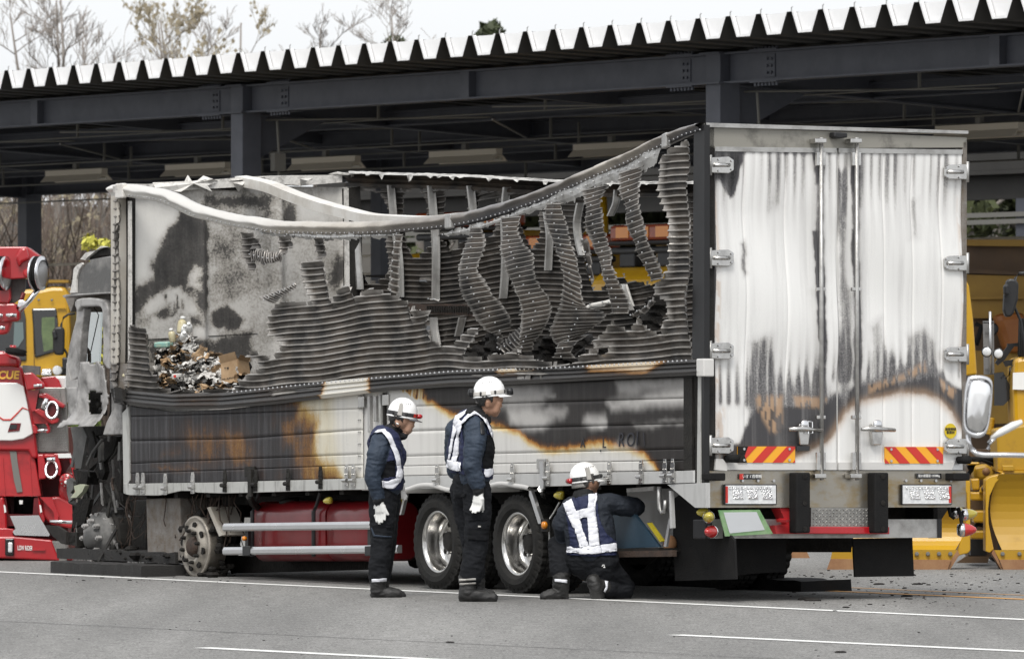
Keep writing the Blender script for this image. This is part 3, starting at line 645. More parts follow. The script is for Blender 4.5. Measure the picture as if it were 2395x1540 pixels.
# ================================================================== THE BURNT TRUCK
truck = thing('burnt_truck', 'long white box truck gutted by fire, its torn corrugated side open', 'truck', M=TM)
P_ = truck
def slab(px, w0, t, name, m, parent=None, bevel=0, smooth=False):       # outline on a lengthwise plane, thickness to the far side
    b = MB(); b.prism([SW(u, v, w0) for u, v in px], (t, 0, 0)); return b.build(name, m, parent or P_, bevel=bevel, smooth=smooth)
def rslab(px, s0, t, name, m, parent=None, bevel=0):                   # outline on a crosswise plane, thickness forwards
    b = MB(); b.prism([SR(u, v, s0) for u, v in px], (0, t, 0)); return b.build(name, m, parent or P_, bevel=bevel)
def px_sh(pts, w=0.): return [(q.y, q.z) for q in (SW(u, v, w) for u, v in pts)]
def px_wh(pts, s=0.): return [(q.x, q.z) for q in (SR(u, v, s) for u, v in pts)]
def subpoly_grid(top, bot, u0, u1, nu, nv, w0, soot_or_glint=None, wfun=None, lip=.012):
    """sheet between two pixel curves of the near side wall, edges folded back"""
    vs = []; st = []
    def par(i, n, e): return 0. if i == 0 else 1. if i == n else e+(1-2*e)*(i-1)/(n-2)
    for i in range(nu+1):
        u = u0+(u1-u0)*par(i, nu, .002); a = interp(top, u); c = interp(bot, u)
        for j in range(nv+1):
            v = a+(c-a)*par(j, nv, .03); p = SW(u, v, w0)
            edge = lip if (j in (0, nv) or i in (0, nu)) else 0
            vs.append((p.x+edge+(wfun(p.y, p.z) if wfun else 0), p.y, p.z)); st.append((p.y, p.z))
    fs = [(i*(nv+1)+j, (i+1)*(nv+1)+j, (i+1)*(nv+1)+j+1, i*(nv+1)+j+1) for i in range(nu) for j in range(nv)]
    b = MB(); b.add(vs, fs); return b, np.array(st)

# ---- chassis (dark)
def bx(name, lo, hi, m, parent=None, bevel=0): b = MB(); b.box(lo, hi); return b.build(name, m, parent or P_, bevel=bevel)
for w in (.80, 1.55): bx('chassis_rail', (w, .25, .72), (w+.09, 10.6, .95), 'dark_frame')
for s in (.6, 2.2, 3.5, 4.9, 6.3, 7.6, 9.0, 10.1): bx('cross_member', (.895, s, .75), (1.545, s+.1, .9), 'dark_frame')
bx('floor', (.03, .05, .965), (2.46, 9.75, 1.05), 'dark_frame')
for s in np.arange(.4, 9.7, .6): bx('floor_bearer', (.06, float(s), .90), (2.43, float(s)+.07, .963), 'dark_frame')
bx('far_side_skirt', (2.38, .3, .55), (2.42, 9.4, .90), 'black_rubber')
bx('drive_shaft_guard', (1.0, 4.8, .35), (1.4, 8.0, .7), 'dark_frame', bevel=.05)
bx('far_fuel_tank', (1.75, 4.9, .25), (2.3, 7.7, .8), 'dark_frame', bevel=.06)

# ---- near side: sill rail, gates, pillar
SILL_T = [(286, 1128), (300, 1130), (500, 1127), (802, 1118.5), (944, 1112.4), (1598, 1100), (1640, 1098)]
SILL_B = [(286, 1152), (300, 1157), (371, 1158), (395, 1153), (421, 1147), (445, 1147), (461, 1151), (525, 1153), (802, 1145), (944, 1143), (1234, 1138), (1598, 1129), (1640, 1127)]
b, st = subpoly_grid(SILL_T, SILL_B, 288, 868, 90, 4, -.03, wfun=lambda s, h: .006*vnoise(s*3, h*4)); sill = b.build('side_sill', 'sill', P_)
b, st = subpoly_grid(SILL_T, SILL_B, 868, 1622, 60, 3, -.03); b.build('side_sill', 'sill_clean', P_)
slab([(1560, 1132), (1650, 1128), (1650, 1186), (1625, 1186)], -.028, .04, 'sill_gusset', 'sill_clean')
slab([(286, 965), (300, 950), (303, 1122), (289, 1152)], -.01, .06, 'front_gate_post', 'sill')
GA_T = [(300, 948), (400, 962), (520, 957), (640, 943), (760, 928), (848, 914)]; GA_B = [(300, 1132), (440, 1130), (848, 1118)]
GB_T = [(905, 905), (1000, 899), (1130, 897), (1200, 894), (1615, 880)]; GB_B = [(905, 1113), (1615, 1099)]
def sh(px): return px_sh(px)
def soot_a(P):
    P = warp(P, .035)
    return field(P, .68, [(sh([(640, 920), (870, 890), (870, 1150), (735, 1150), (690, 1090), (700, 1010), (640, 990)]), .47, .16), (sh([(700, 900), (880, 880), (880, 1105), (760, 1100), (735, 1060), (740, 990), (690, 950)]), .20, .14),
                          (sh([(775, 900), (880, 880), (880, 1150), (800, 1112), (790, 1040)]), .03, .13),
                          (sh([(420, 1000), (500, 985), (590, 1010), (610, 1100), (480, 1095), (430, 1050)]), .54, .14), (sh([(458, 1000), (482, 1000), (500, 1060), (470, 1075)]), .47, .08), (sh([(530, 1010), (575, 1030), (590, 1090), (545, 1095)]), .47, .08), (sh([(655, 985), (685, 985), (700, 1040), (665, 1050)]), .45, .09), (sh([(690, 1050), (745, 1085), (740, 1120), (690, 1125)]), .46, .10),
                          (sh([(360, 1090), (440, 1083), (470, 1100), (380, 1108)]), .47, .06), (sh([(380, 1050), (420, 1048), (425, 1062), (375, 1066)]), .52, .05), (sh([(560, 1125), (700, 1118), (700, 1095), (600, 1100)]), .62, .1), (sh([(600, 955), (700, 940), (690, 975), (600, 985)]), .64, .08)])
def soot_b(P):
    P = warp(P, .028)
    v = field(P, .0, [(sh([(985, 880), (988, 915), (1003, 935), (1022, 950), (1060, 968), (1110, 985), (1150, 990), (1180, 998), (1215, 1012), (1245, 1032), (1262, 1046), (1300, 1053), (1345, 1047), (1375, 1040), (1410, 1037), (1440, 1040), (1475, 1050), (1505, 1062), (1530, 1085), (1550, 1125), (1850, 1180), (1850, 760), (985, 780)]), .68, .115)])
    global BARE_B
    BARE_B = [([(1128, 908), (1240, 900), (1290, 912), (1270, 940), (1240, 955), (1130, 945)], .55, .07), ([(1190, 955), (1260, 958), (1298, 975), (1270, 1000), (1225, 1005), (1195, 985)], .85, .05), ([(1290, 950), (1330, 958), (1320, 975), (1270, 968)], .6, .04),
             ([(1440, 893), (1480, 888), (1615, 884), (1615, 905), (1500, 915), (1450, 925)], .6, .05), ([(1420, 942), (1500, 930), (1560, 912), (1615, 905), (1615, 945), (1540, 948), (1430, 958)], .9, .045), ([(1375, 968), (1415, 972), (1418, 992), (1385, 1000), (1365, 985)], .75, .04), ([(1398, 985), (1418, 985), (1418, 996), (1398, 996)], 1., .03),
             ([(1480, 992), (1560, 985), (1615, 982), (1615, 990), (1490, 999)], .45, .03), ([(1450, 1032), (1485, 1034), (1490, 1052), (1440, 1046)], .6, .05), ([(1150, 920), (1300, 920), (1300, 926), (1150, 928)], .5, .02)]
    return np.where(field(P, 0., [(sh([(930, 890), (990, 890), (995, 925), (975, 935), (940, 915)]), 1., .05)]) > .5, np.maximum(v, .30+.22*np.sin(P[:, 0]*75)*np.sin(P[:, 0]*31)), v)
def bare_b(P): return field(warp(P, .03, 4.), 0., [(sh(p_), v_, s_*1.2) for p_, v_, s_ in BARE_B])
def gate(name, T, B, u0, u1, seams, sootf, m, lab, nu):
    # the gate's core and end frames, then its boards
    tops = [(u, interp(T, u)+4) for u in np.linspace(u0+3, u1-3, 12)]; bots = [(u, interp(B, u)-3) for u in np.linspace(u1-3, u0+3, 12)]
    g = slab(tops+bots, .013, .03, name, 'dark_frame'); g['label'] = lab
    lines = [T]+seams+[B]
    for k in range(len(lines)-1):
        b, st = subpoly_grid(lines[k], lines[k+1], u0, u1, nu, 10, -.004-.001*(k % 2), wfun=lambda s, h: .012*vnoise(s*1.3, h*2.)*(1 if name == 'x' else .6))
        av = sootf(st); b.build('board', m, g, smooth=True, attr=av, attr2=bare_b(st) if m == 'gate_paint' else None)
    return g
ga = gate('drop_side_gate', GA_T, GA_B, 303, 846, [[(300, 973), (846, 955)], [(300, 1030), (560, 1025), (846, 1004)], [(300, 1084), (380, 1080), (560, 1073), (846, 1062)], [(300, 1106), (440, 1101), (560, 1097), (846, 1086)]], soot_a, 'gate_paint_front', 'front drop side gate, mostly black and brown from fire', 240)
gb = gate('drop_side_gate', GB_T, GB_B, 907, 1614, [[(905, 951), (1100, 945), (1615, 930)], [(905, 1009), (1100, 1003), (1615, 989)], [(905, 1068), (1100, 1062), (1615, 1049)], [(905, 1090), (1100, 1085), (1615, 1075)]], soot_b, 'gate_paint', 'rear drop side gate, white below a scorched upper half', 320)
slab([(1598, 882), (1618, 881), (1618, 1099), (1598, 1099)], -.012, .02, 'gate_end_strip', 'dark_frame')
slab([(846, 912), (908, 903), (908, 1145), (846, 1146)], .02, .07, 'centre_pillar', 'off_white')
b = MB()
for k in range(7):
    for uu in (838, 842): b.ball(SW(uu, 925+k*28, -.012), .008, 6)
tag(b.build('rivet', 'alu_dull', P_), kind='stuff')
for u0, v0, v1, wd, m in ((858, 925, 1010, 5, 'alu_dull'), (872, 925, 985, 6, 'alu_dull'), (884, 922, 1005, 5, 'sill'), (893, 918, 995, 4, 'dark_frame')):
    slab([(u0, v0), (u0+wd, v0), (u0+wd*1.1, v1), (u0+1, v1)], -.015, .03, 'latch_bar', m, bevel=.006)
for u0, v0 in ((836, 927), (893, 922)): slab([(u0, v0), (u0+14, v0-1), (u0+14, v0+25), (u0, v0+26)], -.022, .015, 'latch_plate', 'stainless', bevel=.004)

# hinges along the bottom of the gates (plate, knuckle, foot)
hg = None
def hinge_at(u, v, m):
    b = MB(); p = SW(u, v, 0)
    pl = [(-.03, -.04), (.03, -.04), (.03, .03), (.018, .075), (-.018, .075), (-.03, .03)]
    b.prism([(-.042, p.y+a, p.z+c) for a, c in pl], (.012, 0, 0)); b.cyl((-.055, p.y-.035, p.z-.055), (-.055, p.y+.035, p.z-.055), .019, 8); b.box((-.044, p.y-.03, p.z-.115), (-.034, p.y+.03, p.z-.065))
    for a, c in ((0, .05), (-.017, -.005), (.017, -.005), (-.016, -.098), (.016, -.098)): b.cyl((-.043, p.y+a, p.z+c), (-.05, p.y+a, p.z+c), .006, 6)
    b.build('gate_hinge', m, P_, bevel=.002)
for u, v in ((330, 1122), (343, 1122), (395, 1124), (459, 1121), (534, 1117), (606, 1115), (682, 1113), (758, 1109)): hinge_at(u, v+2, 'dark_frame' if u > 500 else 'alu_dull')
for u, v in ((819, 1107), (835, 1107), (1031, 1106), (1207, 1104), (1290, 1101), (1434, 1099), (1508, 1097), (1564, 1095), (1582, 1094)): hinge_at(u, v, 'stainless')
for u, v, m in ((582, 1090, 'dark_frame'), (1265, 1072, 'stainless')):
    slab([(u-11, v), (u+11, v), (u+11, v+24), (u-11, v+24)], -.03, .02, 'stay_bracket', m, bevel=.003)
    slab([(u-4, v+6), (u+4, v+6), (u+5, v+70), (u-3, v+70)], -.06, .02, 'stay_bar', 'alu_clean' if m == 'stainless' else m)
    b = MB(); b.tube([SW(u, v+70, -.04), SW(u+8, v+86, .05), SW(u+24, v+98, .2)], .03, 6); b.build('stay_link', m, P_)

# ---- bulging rub rail between gates and torn wall
RB_T = [(266, 906), (300, 912), (400, 921), (520, 917), (640, 904), (780, 889), (900, 879), (1050, 866), (1200, 860), (1330, 856), (1450, 849), (1627, 839)]
RB_B = [(266, 936), (285, 943), (330, 950), (400, 956), (520, 955), (640, 945), (760, 931), (900, 914), (1050, 904), (1130, 902), (1250, 896), (1400, 888), (1627, 877)]
def rub():
    prof = [(0, .0), (.03, -.018), (.16, -.022), (.2, -.045), (.24, -.022), (.44, -.035), (.48, -.058), (.52, -.04), (.72, -.05), (.78, -.085), (.84, -.07), (1.0, -.055), (1.0, .02)]
    vs, st = [], []; us = np.linspace(266, 1627, 260)
    for u in us:
        a, c = interp(RB_T, u), interp(RB_B, u)
        for t, w in prof: p = SW(float(u), a+(c-a)*t, w); vs.append(tuple(p)); st.append((p.y, p.z))
    n = len(prof); b = MB(); b.add(vs, [(i*n+j, (i+1)*n+j, (i+1)*n+j+1, i*n+j+1) for i in range(len(us)-1) for j in range(n-1)])
    S = np.array(st)
    v = field(S, .72, [(sh([(763, 870), (860, 870), (885, 930), (765, 945)]), .03, .07), (sh([(1170, 850), (1260, 850), (1255, 872), (1165, 876)]), .16, .05), (sh([(1375, 850), (1500, 838), (1560, 845), (1520, 872), (1385, 868)]), .1, .08), (sh([(420, 925), (520, 922), (520, 950), (430, 950)]), .47, .1), (sh([(600, 900), (680, 895), (700, 925), (620, 935)]), .52, .12)])
    b.build('rub_rail', 'band_paint', P_, attr=v)
rub()
b = MB()
for u in np.arange(545, 1612, 10.5): p = SW(float(u), interp(RB_T, u)+3, -.028); b.add([(p.x-.006, p.y, p.z+.012), (p.x-.006, p.y+.016, p.z), (p.x-.006, p.y, p.z-.012), (p.x-.006, p.y-.016, p.z), (p.x-.016, p.y, p.z)], [(0, 1, 4), (1, 2, 4), (2, 3, 4), (3, 0, 4)])
tag(b.build('rivet', 'alu_clean', P_), kind='stuff')
slab([(1627, 838), (1645, 838), (1645, 880), (1627, 880)], -.06, .1, 'rail_end_cap', 'off_white', bevel=.01)
slab([(266, 905), (284, 912), (290, 946), (270, 938)], -.08, .1, 'rail_end_cap', 'dark_frame')

# ---- torn corrugated skins
PHASE = [(0., 0.), (.10, 1.), (.24, 1.), (.40, 0.)]
RIDGE = {0.: 0., .10: .25, .24: 1., .40: .12}  # upper ridge lips light, pans dark: sky glint painted into the sheet colour
def corr(name, poly, holes, m, w0=0., pitch=.054, amp=.013, ds=.02, sag=lambda s: 0., wfun=None, out=-1, parent=None, label=None, jag=.012, rows=3):
    poly = np.array(poly); s0, s1 = poly[:, 0].min(), poly[:, 0].max()
    sg = [sag(s) for s in np.linspace(s0, s1, 40)]
    h0, h1 = poly[:, 1].min()-max(sg), poly[:, 1].max()-min(sg)
    hs = []
    for k in range(int(math.floor(h0/pitch)), int(math.ceil(h1/pitch))+1):
        for f, a in PHASE: hs.append(((k+f)*pitch, a, RIDGE[f]))
    ss = np.arange(s0, s1+ds, ds); ns, nh = len(ss), len(hs)
    S = np.repeat(ss[:, None], nh, 1); sgv = np.array([sag(float(s)) for s in ss]); Hh = np.array([h for h, a, q in hs])[None, :]+sgv[:, None]; Aa = np.repeat(np.array([a for h, a, q in hs])[None, :], ns, 0); Qa = np.repeat(np.array([q for h, a, q in hs])[None, :], ns, 0).ravel()
    Pv = np.c_[S.ravel(), Hh.ravel()]
    c = (Pv.reshape(ns, nh, 2)[:-1, :-1]+Pv.reshape(ns, nh, 2)[1:, 1:])/2; cf = warp(c.reshape(-1, 2), jag*1.3, 9.)
    keep = inside(cf, poly)
    for h in holes: keep &= ~inside(cf, h)
    d = np.minimum.reduce([np.abs(sdist(Pv, poly))]+[np.abs(sdist(Pv, h)) for h in holes])
    curl = np.clip(1-d/.07, 0, 1)**2
    wv = w0+out*amp*Aa.ravel()
    nzv = np.array([vnoise(a*2.3, c_*2.3) for a, c_ in Pv[::1]]) if len(Pv) < 150000 else np.zeros(len(Pv))
    wv = wv+out*(.035*nzv+.014*np.array([vnoise(a*8., c_*6., 4.) for a, c_ in Pv]))+out*curl*(.03+.05*np.abs(nzv))
    if wfun: wv = wv+wfun(Pv[:, 0], Pv[:, 1])
    idx = np.arange(ns*nh).reshape(ns, nh); F4 = np.stack([idx[:-1, :-1], idx[1:, :-1], idx[1:, 1:], idx[:-1, 1:]], -1).reshape(-1, 4)[keep]
    used, inv = np.unique(F4, return_inverse=True); F4 = inv.reshape(-1, 4)
    V = np.c_[wv, Pv][used]
    b = MB(); b.v = [tuple(x) for x in V]; b.f = [tuple(x) for x in F4.tolist()]; b.m = [0]*len(b.f)
    ob = b.build(name, m, parent or P_, fix=False, attr=np.maximum(Qa, .75*curl)[used])
    if label: ob['label'] = label
    return ob
M3, M2, E_, D_, M6, M1 = ([lambda pts, c=c: oo(c, pts) for c in ('M3', 'M2', 'E', 'D', 'M6', 'M1')])
big = [(546, 930), (546, 903), (576, 880), (615, 862), (608, 845), (579, 833), (590, 822), (603, 818), (638, 836), (657, 826), (674, 803), (640, 785), (633, 769), (637, 742), (652, 715), (667, 706), (734, 708), (711, 661), (704, 618), (722, 608), (755, 607), (771, 695), (778, 705), (787, 680), (802, 671), (820, 663), (833, 698), (850, 681), (869, 673), (908, 686), (951, 705), (955, 745),
       (961, 718), (1005, 732), (992, 762), (1012, 792), (1032, 809), (1052, 808), (1096, 772), (1130, 760), (1128, 769), (1100, 809), (1088, 836), (1120, 831), (1140, 840), (1167, 826), (1194, 828), (1240, 800), (1262, 800), (1225, 825), (1268, 836), (1298, 851), (1329, 850), (1349, 848), (1369, 826), (1386, 813), (1384, 799), (1426, 752), (1457, 772), (1470, 760), (1487, 735), (1492, 762), (1531, 782), (1540, 760), (1554, 742), (1551, 701), (1531, 695), (1531, 664), (1554, 644), (1561, 614), (1568, 546), (1567, 531), (1555, 484), (1546, 440), (1543, 376), (1560, 352), (1612, 326), (1614, 862), (1450, 872), (1330, 880), (1200, 884), (1050, 890), (900, 902), (780, 912), (640, 926)]
hole_s = oo('E', [(1770, 905), (1800, 890), (1840, 890), (1835, 925), (1800, 940), (1772, 930)])
RBS = sorted((p.y, p.z) for p in (SW(float(u), interp(RB_T, u)) for u in np.linspace(266, 1627, 80))); RBM = sum(z for y, z in RBS)/80
def sag_big(s):
    return .85*(interp(RBS, s)-RBM)+.02*math.sin(s*1.6+.5)+.008*math.sin(s*5.)
def sag_old(s):   # the sheet slumped towards the front
    return -.10*math.exp(-((s-6.6)/1.6)**2)*0 + .03*math.sin(s*1.1+.5) - .012*s
def wf_big(S, H): return .05*np.sin(S*1.7)*np.exp(-((H-2.0)/.5)**2)
corr('torn_side_skin', px_sh(big), [px_sh(hole_s)], 'corr_burnt', w0=.025, sag=sag_big, wfun=wf_big, label='large torn sheet of corrugated wall, black with bright ridges')
left_low = [(302, 757), (322, 765), (342, 771), (344, 813), (350, 850), (356, 870), (377, 876), (379, 905), (400, 912), (470, 913), (540, 905), (546, 903), (540, 940), (400, 944), (300, 934)]
corr('torn_side_skin', px_sh(left_low), [], 'corr_dark', w0=.03, sag=lambda s: .02*math.sin(s*4), label='low scrap of corrugated wall beside the cargo heap')
for k, pl in enumerate(([(1275, 620), (1390, 640), (1470, 735), (1440, 775), (1370, 770), (1410, 880), (1410, 988), (1345, 980), (1300, 880), (1280, 780)], [(1618, 665), (1750, 672), (1765, 780), (1700, 785), (1700, 822), (1615, 818)], [(1955, 672), (2060, 675), (2070, 850), (2080, 860), (1970, 866)])):
    corr('hanging_scrap', px_sh(oo('M6', pl)), [], 'corr_dark', w0=-.01, ds=.012)

SEED_R = 0.
def ribbon(name, L, Rr, m, w=lambda t: 0., pitch=.047, amp=.010, nc=9, jag=.011, parent=None, twist=0.):
    global SEED_R
    SEED_R = SEED_R+3.7; pitch = pitch*random.uniform(.86, 1.12)
    l3 = [SW(u, v, 0) for u, v in smooth_poly(L, 60)]; r3 = [SW(u, v, 0) for u, v in smooth_poly(Rr, 60)]
    mid = [(a+c)/2 for a, c in zip(l3, r3)]; ln = sum((mid[i+1]-mid[i]).length for i in range(59)); n = max(3, int(ln/pitch))
    rows = []
    for k in range(n):
        for f, a in PHASE:
            t = (k+f)/n; x = t*59; i = min(58, int(x)); q = x-i
            rows.append((t, l3[i].lerp(l3[i+1], q), r3[i].lerp(r3[i+1], q), a, RIDGE[f]))
    vs = []; riv = []; at_ = []
    for t, a_, c_, hgt, rdg in rows:
        ja, jc = random.gauss(0, jag)+.028*vnoise(a_.z*5, a_.y*5, 1.), random.gauss(0, jag)+.028*vnoise(c_.z*5, c_.y*5, 6.); dv = (c_-a_); L_ = max(.02, dv.length); dv = dv/L_
        for j in range(nc):
            f = j/(nc-1); p = a_.lerp(c_, f)
            if j == 0: p = p+dv*ja
            if j == nc-1: p = p+dv*jc
            edge = (2*f-1)**2
            p = Vector((w(t)-amp*hgt-.012*(1-edge)+twist*(f-.5)*t+.032*vnoise(p.y*3, p.z*3, SEED_R)+.014*vnoise(p.y*9, p.z*9, SEED_R), p.y, p.z)); vs.append(p); at_.append(max(rdg, .6 if j in (0, nc-1) else 0))
        if hgt == 0 and not (len(riv) and (riv[-1]-vs[-nc//2]).length < .07): riv.append(vs[-(nc+1)//2])
    b = MB(); nr = len(rows); b.add(vs, [(i*nc+j, i*nc+j+1, (i+1)*nc+j+1, (i+1)*nc+j) for i in range(nr-1) for j in range(nc-1)])
    ob = b.build(name, m, parent or P_, fix=False, attr=at_)
    if riv:
        q = MB()
        for p in riv: q.ball((p.x-.012, p.y, p.z), .009, 6)
        tag(q.build('rivet', 'alu_clean', ob), kind='stuff')
    return ob
ribbon('hanging_strip', E_([(920, 55), (935, 300), (935, 480), (1000, 680), (1040, 770), (1095, 805)]), E_([(1010, 55), (1070, 200), (1065, 370), (1160, 530), (1245, 690), (1200, 770)]), 'corr_burnt', lambda t: -.03-.10*math.sin(3.1*t))
ribbon('hanging_strip', E_([(1135, -10), (1175, 150), (1215, 260), (1255, 350), (1320, 470), (1360, 570), (1355, 700), (1340, 820), (1190, 935)]), E_([(1260, -25), (1262, 90), (1365, 200), (1430, 240), (1450, 350), (1480, 460), (1540, 520), (1560, 620), (1500, 740), (1400, 850), (1360, 935)]), 'corr_burnt', lambda t: -.02-.13*math.sin(3.1*t), nc=13)
ribbon('hanging_strip', E_([(1450, -110), (1460, 0), (1520, 140), (1590, 280), (1625, 370), (1620, 480), (1580, 620), (1500, 750), (1480, 790), (1540, 890)]), E_([(1550, -115), (1575, -30), (1640, 110), (1690, 230), (1725, 360), (1755, 520), (1765, 610), (1905, 640), (1900, 700), (1680, 810)]), 'corr_burnt', lambda t: -.02-.08*math.sin(3.1*t), nc=13)
ribbon('hanging_strip', M3([(935, 350), (990, 500), (1010, 700), (1080, 850), (1130, 1000), (1180, 1100), (1210, 1250), (1240, 1330), (1250, 1500), (1255, 1610)]), M3([(1200, 290), (1130, 450), (1200, 680), (1250, 870), (1300, 940), (1310, 1100), (1345, 1200), (1390, 1400), (1430, 1500), (1400, 1610)]), 'corr_burnt', lambda t: -.01-.07*math.sin(3.1*t))
ribbon('hanging_strip', M3([(1295, 180), (1330, 370), (1395, 530), (1400, 680), (1450, 800), (1510, 980), (1570, 1120), (1640, 1290)]), M3([(1545, 100), (1510, 290), (1550, 500), (1620, 700), (1650, 860), (1700, 1060), (1740, 1190), (1740, 1270)]), 'corr_burnt', lambda t: -.01-.05*math.sin(3.1*t))
ribbon('hanging_strip', M2([(590, 655), (575, 930), (540, 1100), (520, 1260)]), M2([(672, 655), (662, 800), (650, 1100), (625, 1300)]), 'corr_burnt', lambda t: .02-.03*math.sin(3.1*t), nc=6)
ribbon('hanging_strip', E_([(1560, 810), (1540, 870), (1530, 930), (1470, 975)]), E_([(1720, 800), (1660, 860), (1620, 930), (1670, 990)]), 'corr_burnt', lambda t: -.05*math.sin(3.1*t))
ribbon('folded_scrap', [(627, 695), (665, 680), (712, 656)], [(655, 709), (690, 684), (716, 665)], 'corr_burnt', lambda t: -.06, nc=5)
ribbon('folded_scrap', M6([(1365, 775), (1500, 800), (1620, 815), (1700, 820)]), M6([(1375, 880), (1500, 915), (1600, 925), (1690, 850)]), 'corr_dark', lambda t: -.06)
ribbon('folded_scrap', E_([(1680, 150), (1700, 250), (1735, 350), (1765, 480)]), E_([(1720, 130), (1745, 280), (1765, 400), (1790, 490)]), 'corr_dark', lambda t: -.02, nc=5, pitch=.11, amp=.006)
ribbon('folded_scrap', E_([(2060, 650), (2140, 600), (2230, 520)]), E_([(2060, 690), (2160, 640), (2245, 545)]), 'corr_dark', lambda t: -.03, nc=4, pitch=.11, amp=.006)
ribbon('folded_scrap', E_([(1070, 870), (1120, 800), (1200, 750), (1250, 740)]), E_([(1100, 930), (1200, 900), (1330, 820), (1300, 780)]), 'corr_dark', lambda t: .08, nc=9)
ribbon('folded_scrap', E_([(980, 745), (1040, 800), (1050, 880), (1070, 910)]), E_([(1010, 740), (1090, 810), (1080, 870), (1100, 930)]), 'corr_dark', lambda t: .05, nc=5)
# ragged flange left along the underside of the bent rail
ribbon('torn_flange', [(1040, 545), (1110, 528), (1180, 505), (1260, 470), (1340, 428), (1420, 395), (1500, 360), (1560, 330)], [(1046, 552), (1112, 546), (1180, 520), (1262, 490), (1346, 470), (1425, 425), (1500, 405), (1548, 372)], 'alu_dull', lambda t: -.002, pitch=.12, amp=.003, nc=5, jag=.010)
ribbon('torn_flange', [(600, 530), (680, 543), (760, 549), (850, 548), (940, 545)], [(610, 545), (690, 556), (765, 563), (850, 556), (938, 552)], 'alu_dull', lambda t: -.002, pitch=.12, amp=.003, nc=5, jag=.012)

# ---- bent top rail, a rounded aluminium profile
RAIL = [(262, 447), (285, 445), (330, 449), (370, 455), (405, 468), (450, 492), (500, 505), (560, 518), (620, 528), (700, 533), (780, 534), (860, 533), (930, 528), (1000, 522), (1060, 515), (1120, 503), (1180, 486), (1250, 462), (1320, 433), (1390, 402), (1460, 372), (1530, 338), (1600, 306), (1640, 296)]
HW = [(262, 15), (405, 15), (500, 14), (640, 15), (780, 15), (1000, 15), (1180, 14), (1400, 12.5), (1560, 12), (1640, 9)]
def bent_rail():
    pts = smooth_poly(RAIL, 150); vs, st = [], []; n = 12
    for i, (u, v) in enumerate(pts):
        a = pts[max(0, i-1)]; c = pts[min(len(pts)-1, i+1)]; t = np.array(c)-np.array(a); t = t/np.hypot(*t); nr = np.array((-t[1], t[0]))
        hw = interp(HW, u)*(1+.10*vnoise(u*.021, 3.)+.05*vnoise(u*.09, 1.)); kd = 2.2*vnoise(u*.016, 9.)+.9*vnoise(u*.07, 5.); v = v+kd
        for k in range(n):
            f = k/(n-1); off = (f*2-1)*hw; q = (u+nr[0]*off, v+nr[1]*off)
            w = -.055*math.sin(math.pi*min(1, f*1.35)*.95) if f < .72 else -.012-.028*(1-f)/.28*.5
            p = SW(q[0], q[1], 0); p = Vector((w*(1+.5*vnoise(u*.05, f*2.))-.01*vnoise(u*.03, 2.), p.y, p.z)); vs.append(p); st.append((u, f))
        p = SW(u+nr[0]*hw, v+nr[1]*hw, 0); vs.append(Vector((.05, p.y, p.z))); st.append((u, 1.))
        p = SW(u-nr[0]*hw, v-nr[1]*hw, 0); vs.append(Vector((.05, p.y, p.z))); st.append((u, 0.))
    n += 2; b = MB(); m = len(pts)
    b.add(vs, [(i*n+j, i*n+(j+1) % n, (i+1)*n+(j+1) % n, (i+1)*n+j) for i in range(m-1) for j in range(n)])
    so = [np.interp(u, [262, 600, 700, 900, 1050, 1150, 1300, 1420, 1500, 1640], [.08, .12, .28, .42, .52, .60, .54, .36, .42, .62])+.30*max(0, f-.45)*(u > 620) for u, f in st]
    b.build('bent_top_rail', 'rail_paint', P_, smooth=True, attr=so)
    q = MB(); last = None
    for u, v in smooth_poly(RAIL, 400):
        if u < 300: continue
        p = SW(u, v+interp(HW, u)*.72, -.026)
        if last is None or (p-last).length > .058: q.ball(p, .0085, 6); last = p
    tag(q.build('rivet', 'alu_clean', P_), kind='stuff')
bent_rail()
for u0, u1 in ((268, 286), (1038, 1052), (1545, 1556)):
    c0 = [(x, interp(RAIL, x)) for x in (u0, u1)]; slab([(c0[0][0], c0[0][1]-17), (c0[1][0], c0[1][1]-17), (c0[1][0], c0[1][1]+18), (c0[0][0], c0[0][1]+18)], -.062, .05, 'rail_joint', 'rail_alu' if u0 < 300 else 'alu_dull', bevel=.012)
def curve_tube(name, px, w, r, m, n=8, sy=1., parent=None):
    b = MB(); b.tube([SW(u, v, ww) for (u, v), ww in zip(px, w)], r, n, sy=sy); return b.build(name, m, parent or P_, smooth=True)
RR = smooth_poly(oo('M6', [(1200, 105), (1340, 130), (1480, 160), (1660, 240), (1850, 310), (2050, 370), (2250, 420), (2390, 460)])+[(900, 504), (985, 508), (1070, 498)], 40)
def roof_rail():
    b = MB()
    rings = []
    for i, (u, v) in enumerate(RR):
        w = 1.25-.55*i/39; p = SW(u, v, w); q = SW(u, v+22, w)
        h = p.z-q.z; rings.append([(p.x-.03, p.y, p.z), (p.x+.09, p.y, p.z+.01), (p.x+.09, p.y, p.z-.03), (p.x+.01, p.y, p.z-.035), (p.x+.01, p.y, q.z+.02), (p.x-.03, p.y, q.z)])
    b.loft(rings); b.build('sagging_roof_rail', 'rail_alu', P_)
roof_rail()
ribbon('peeled_sheet', M2([(900, 510), (960, 470), (1080, 440), (1200, 432)]), M2([(930, 512), (1050, 490), (1130, 480), (1215, 462)]), 'ash_white', lambda t: .55, pitch=.1, amp=.003, nc=4)

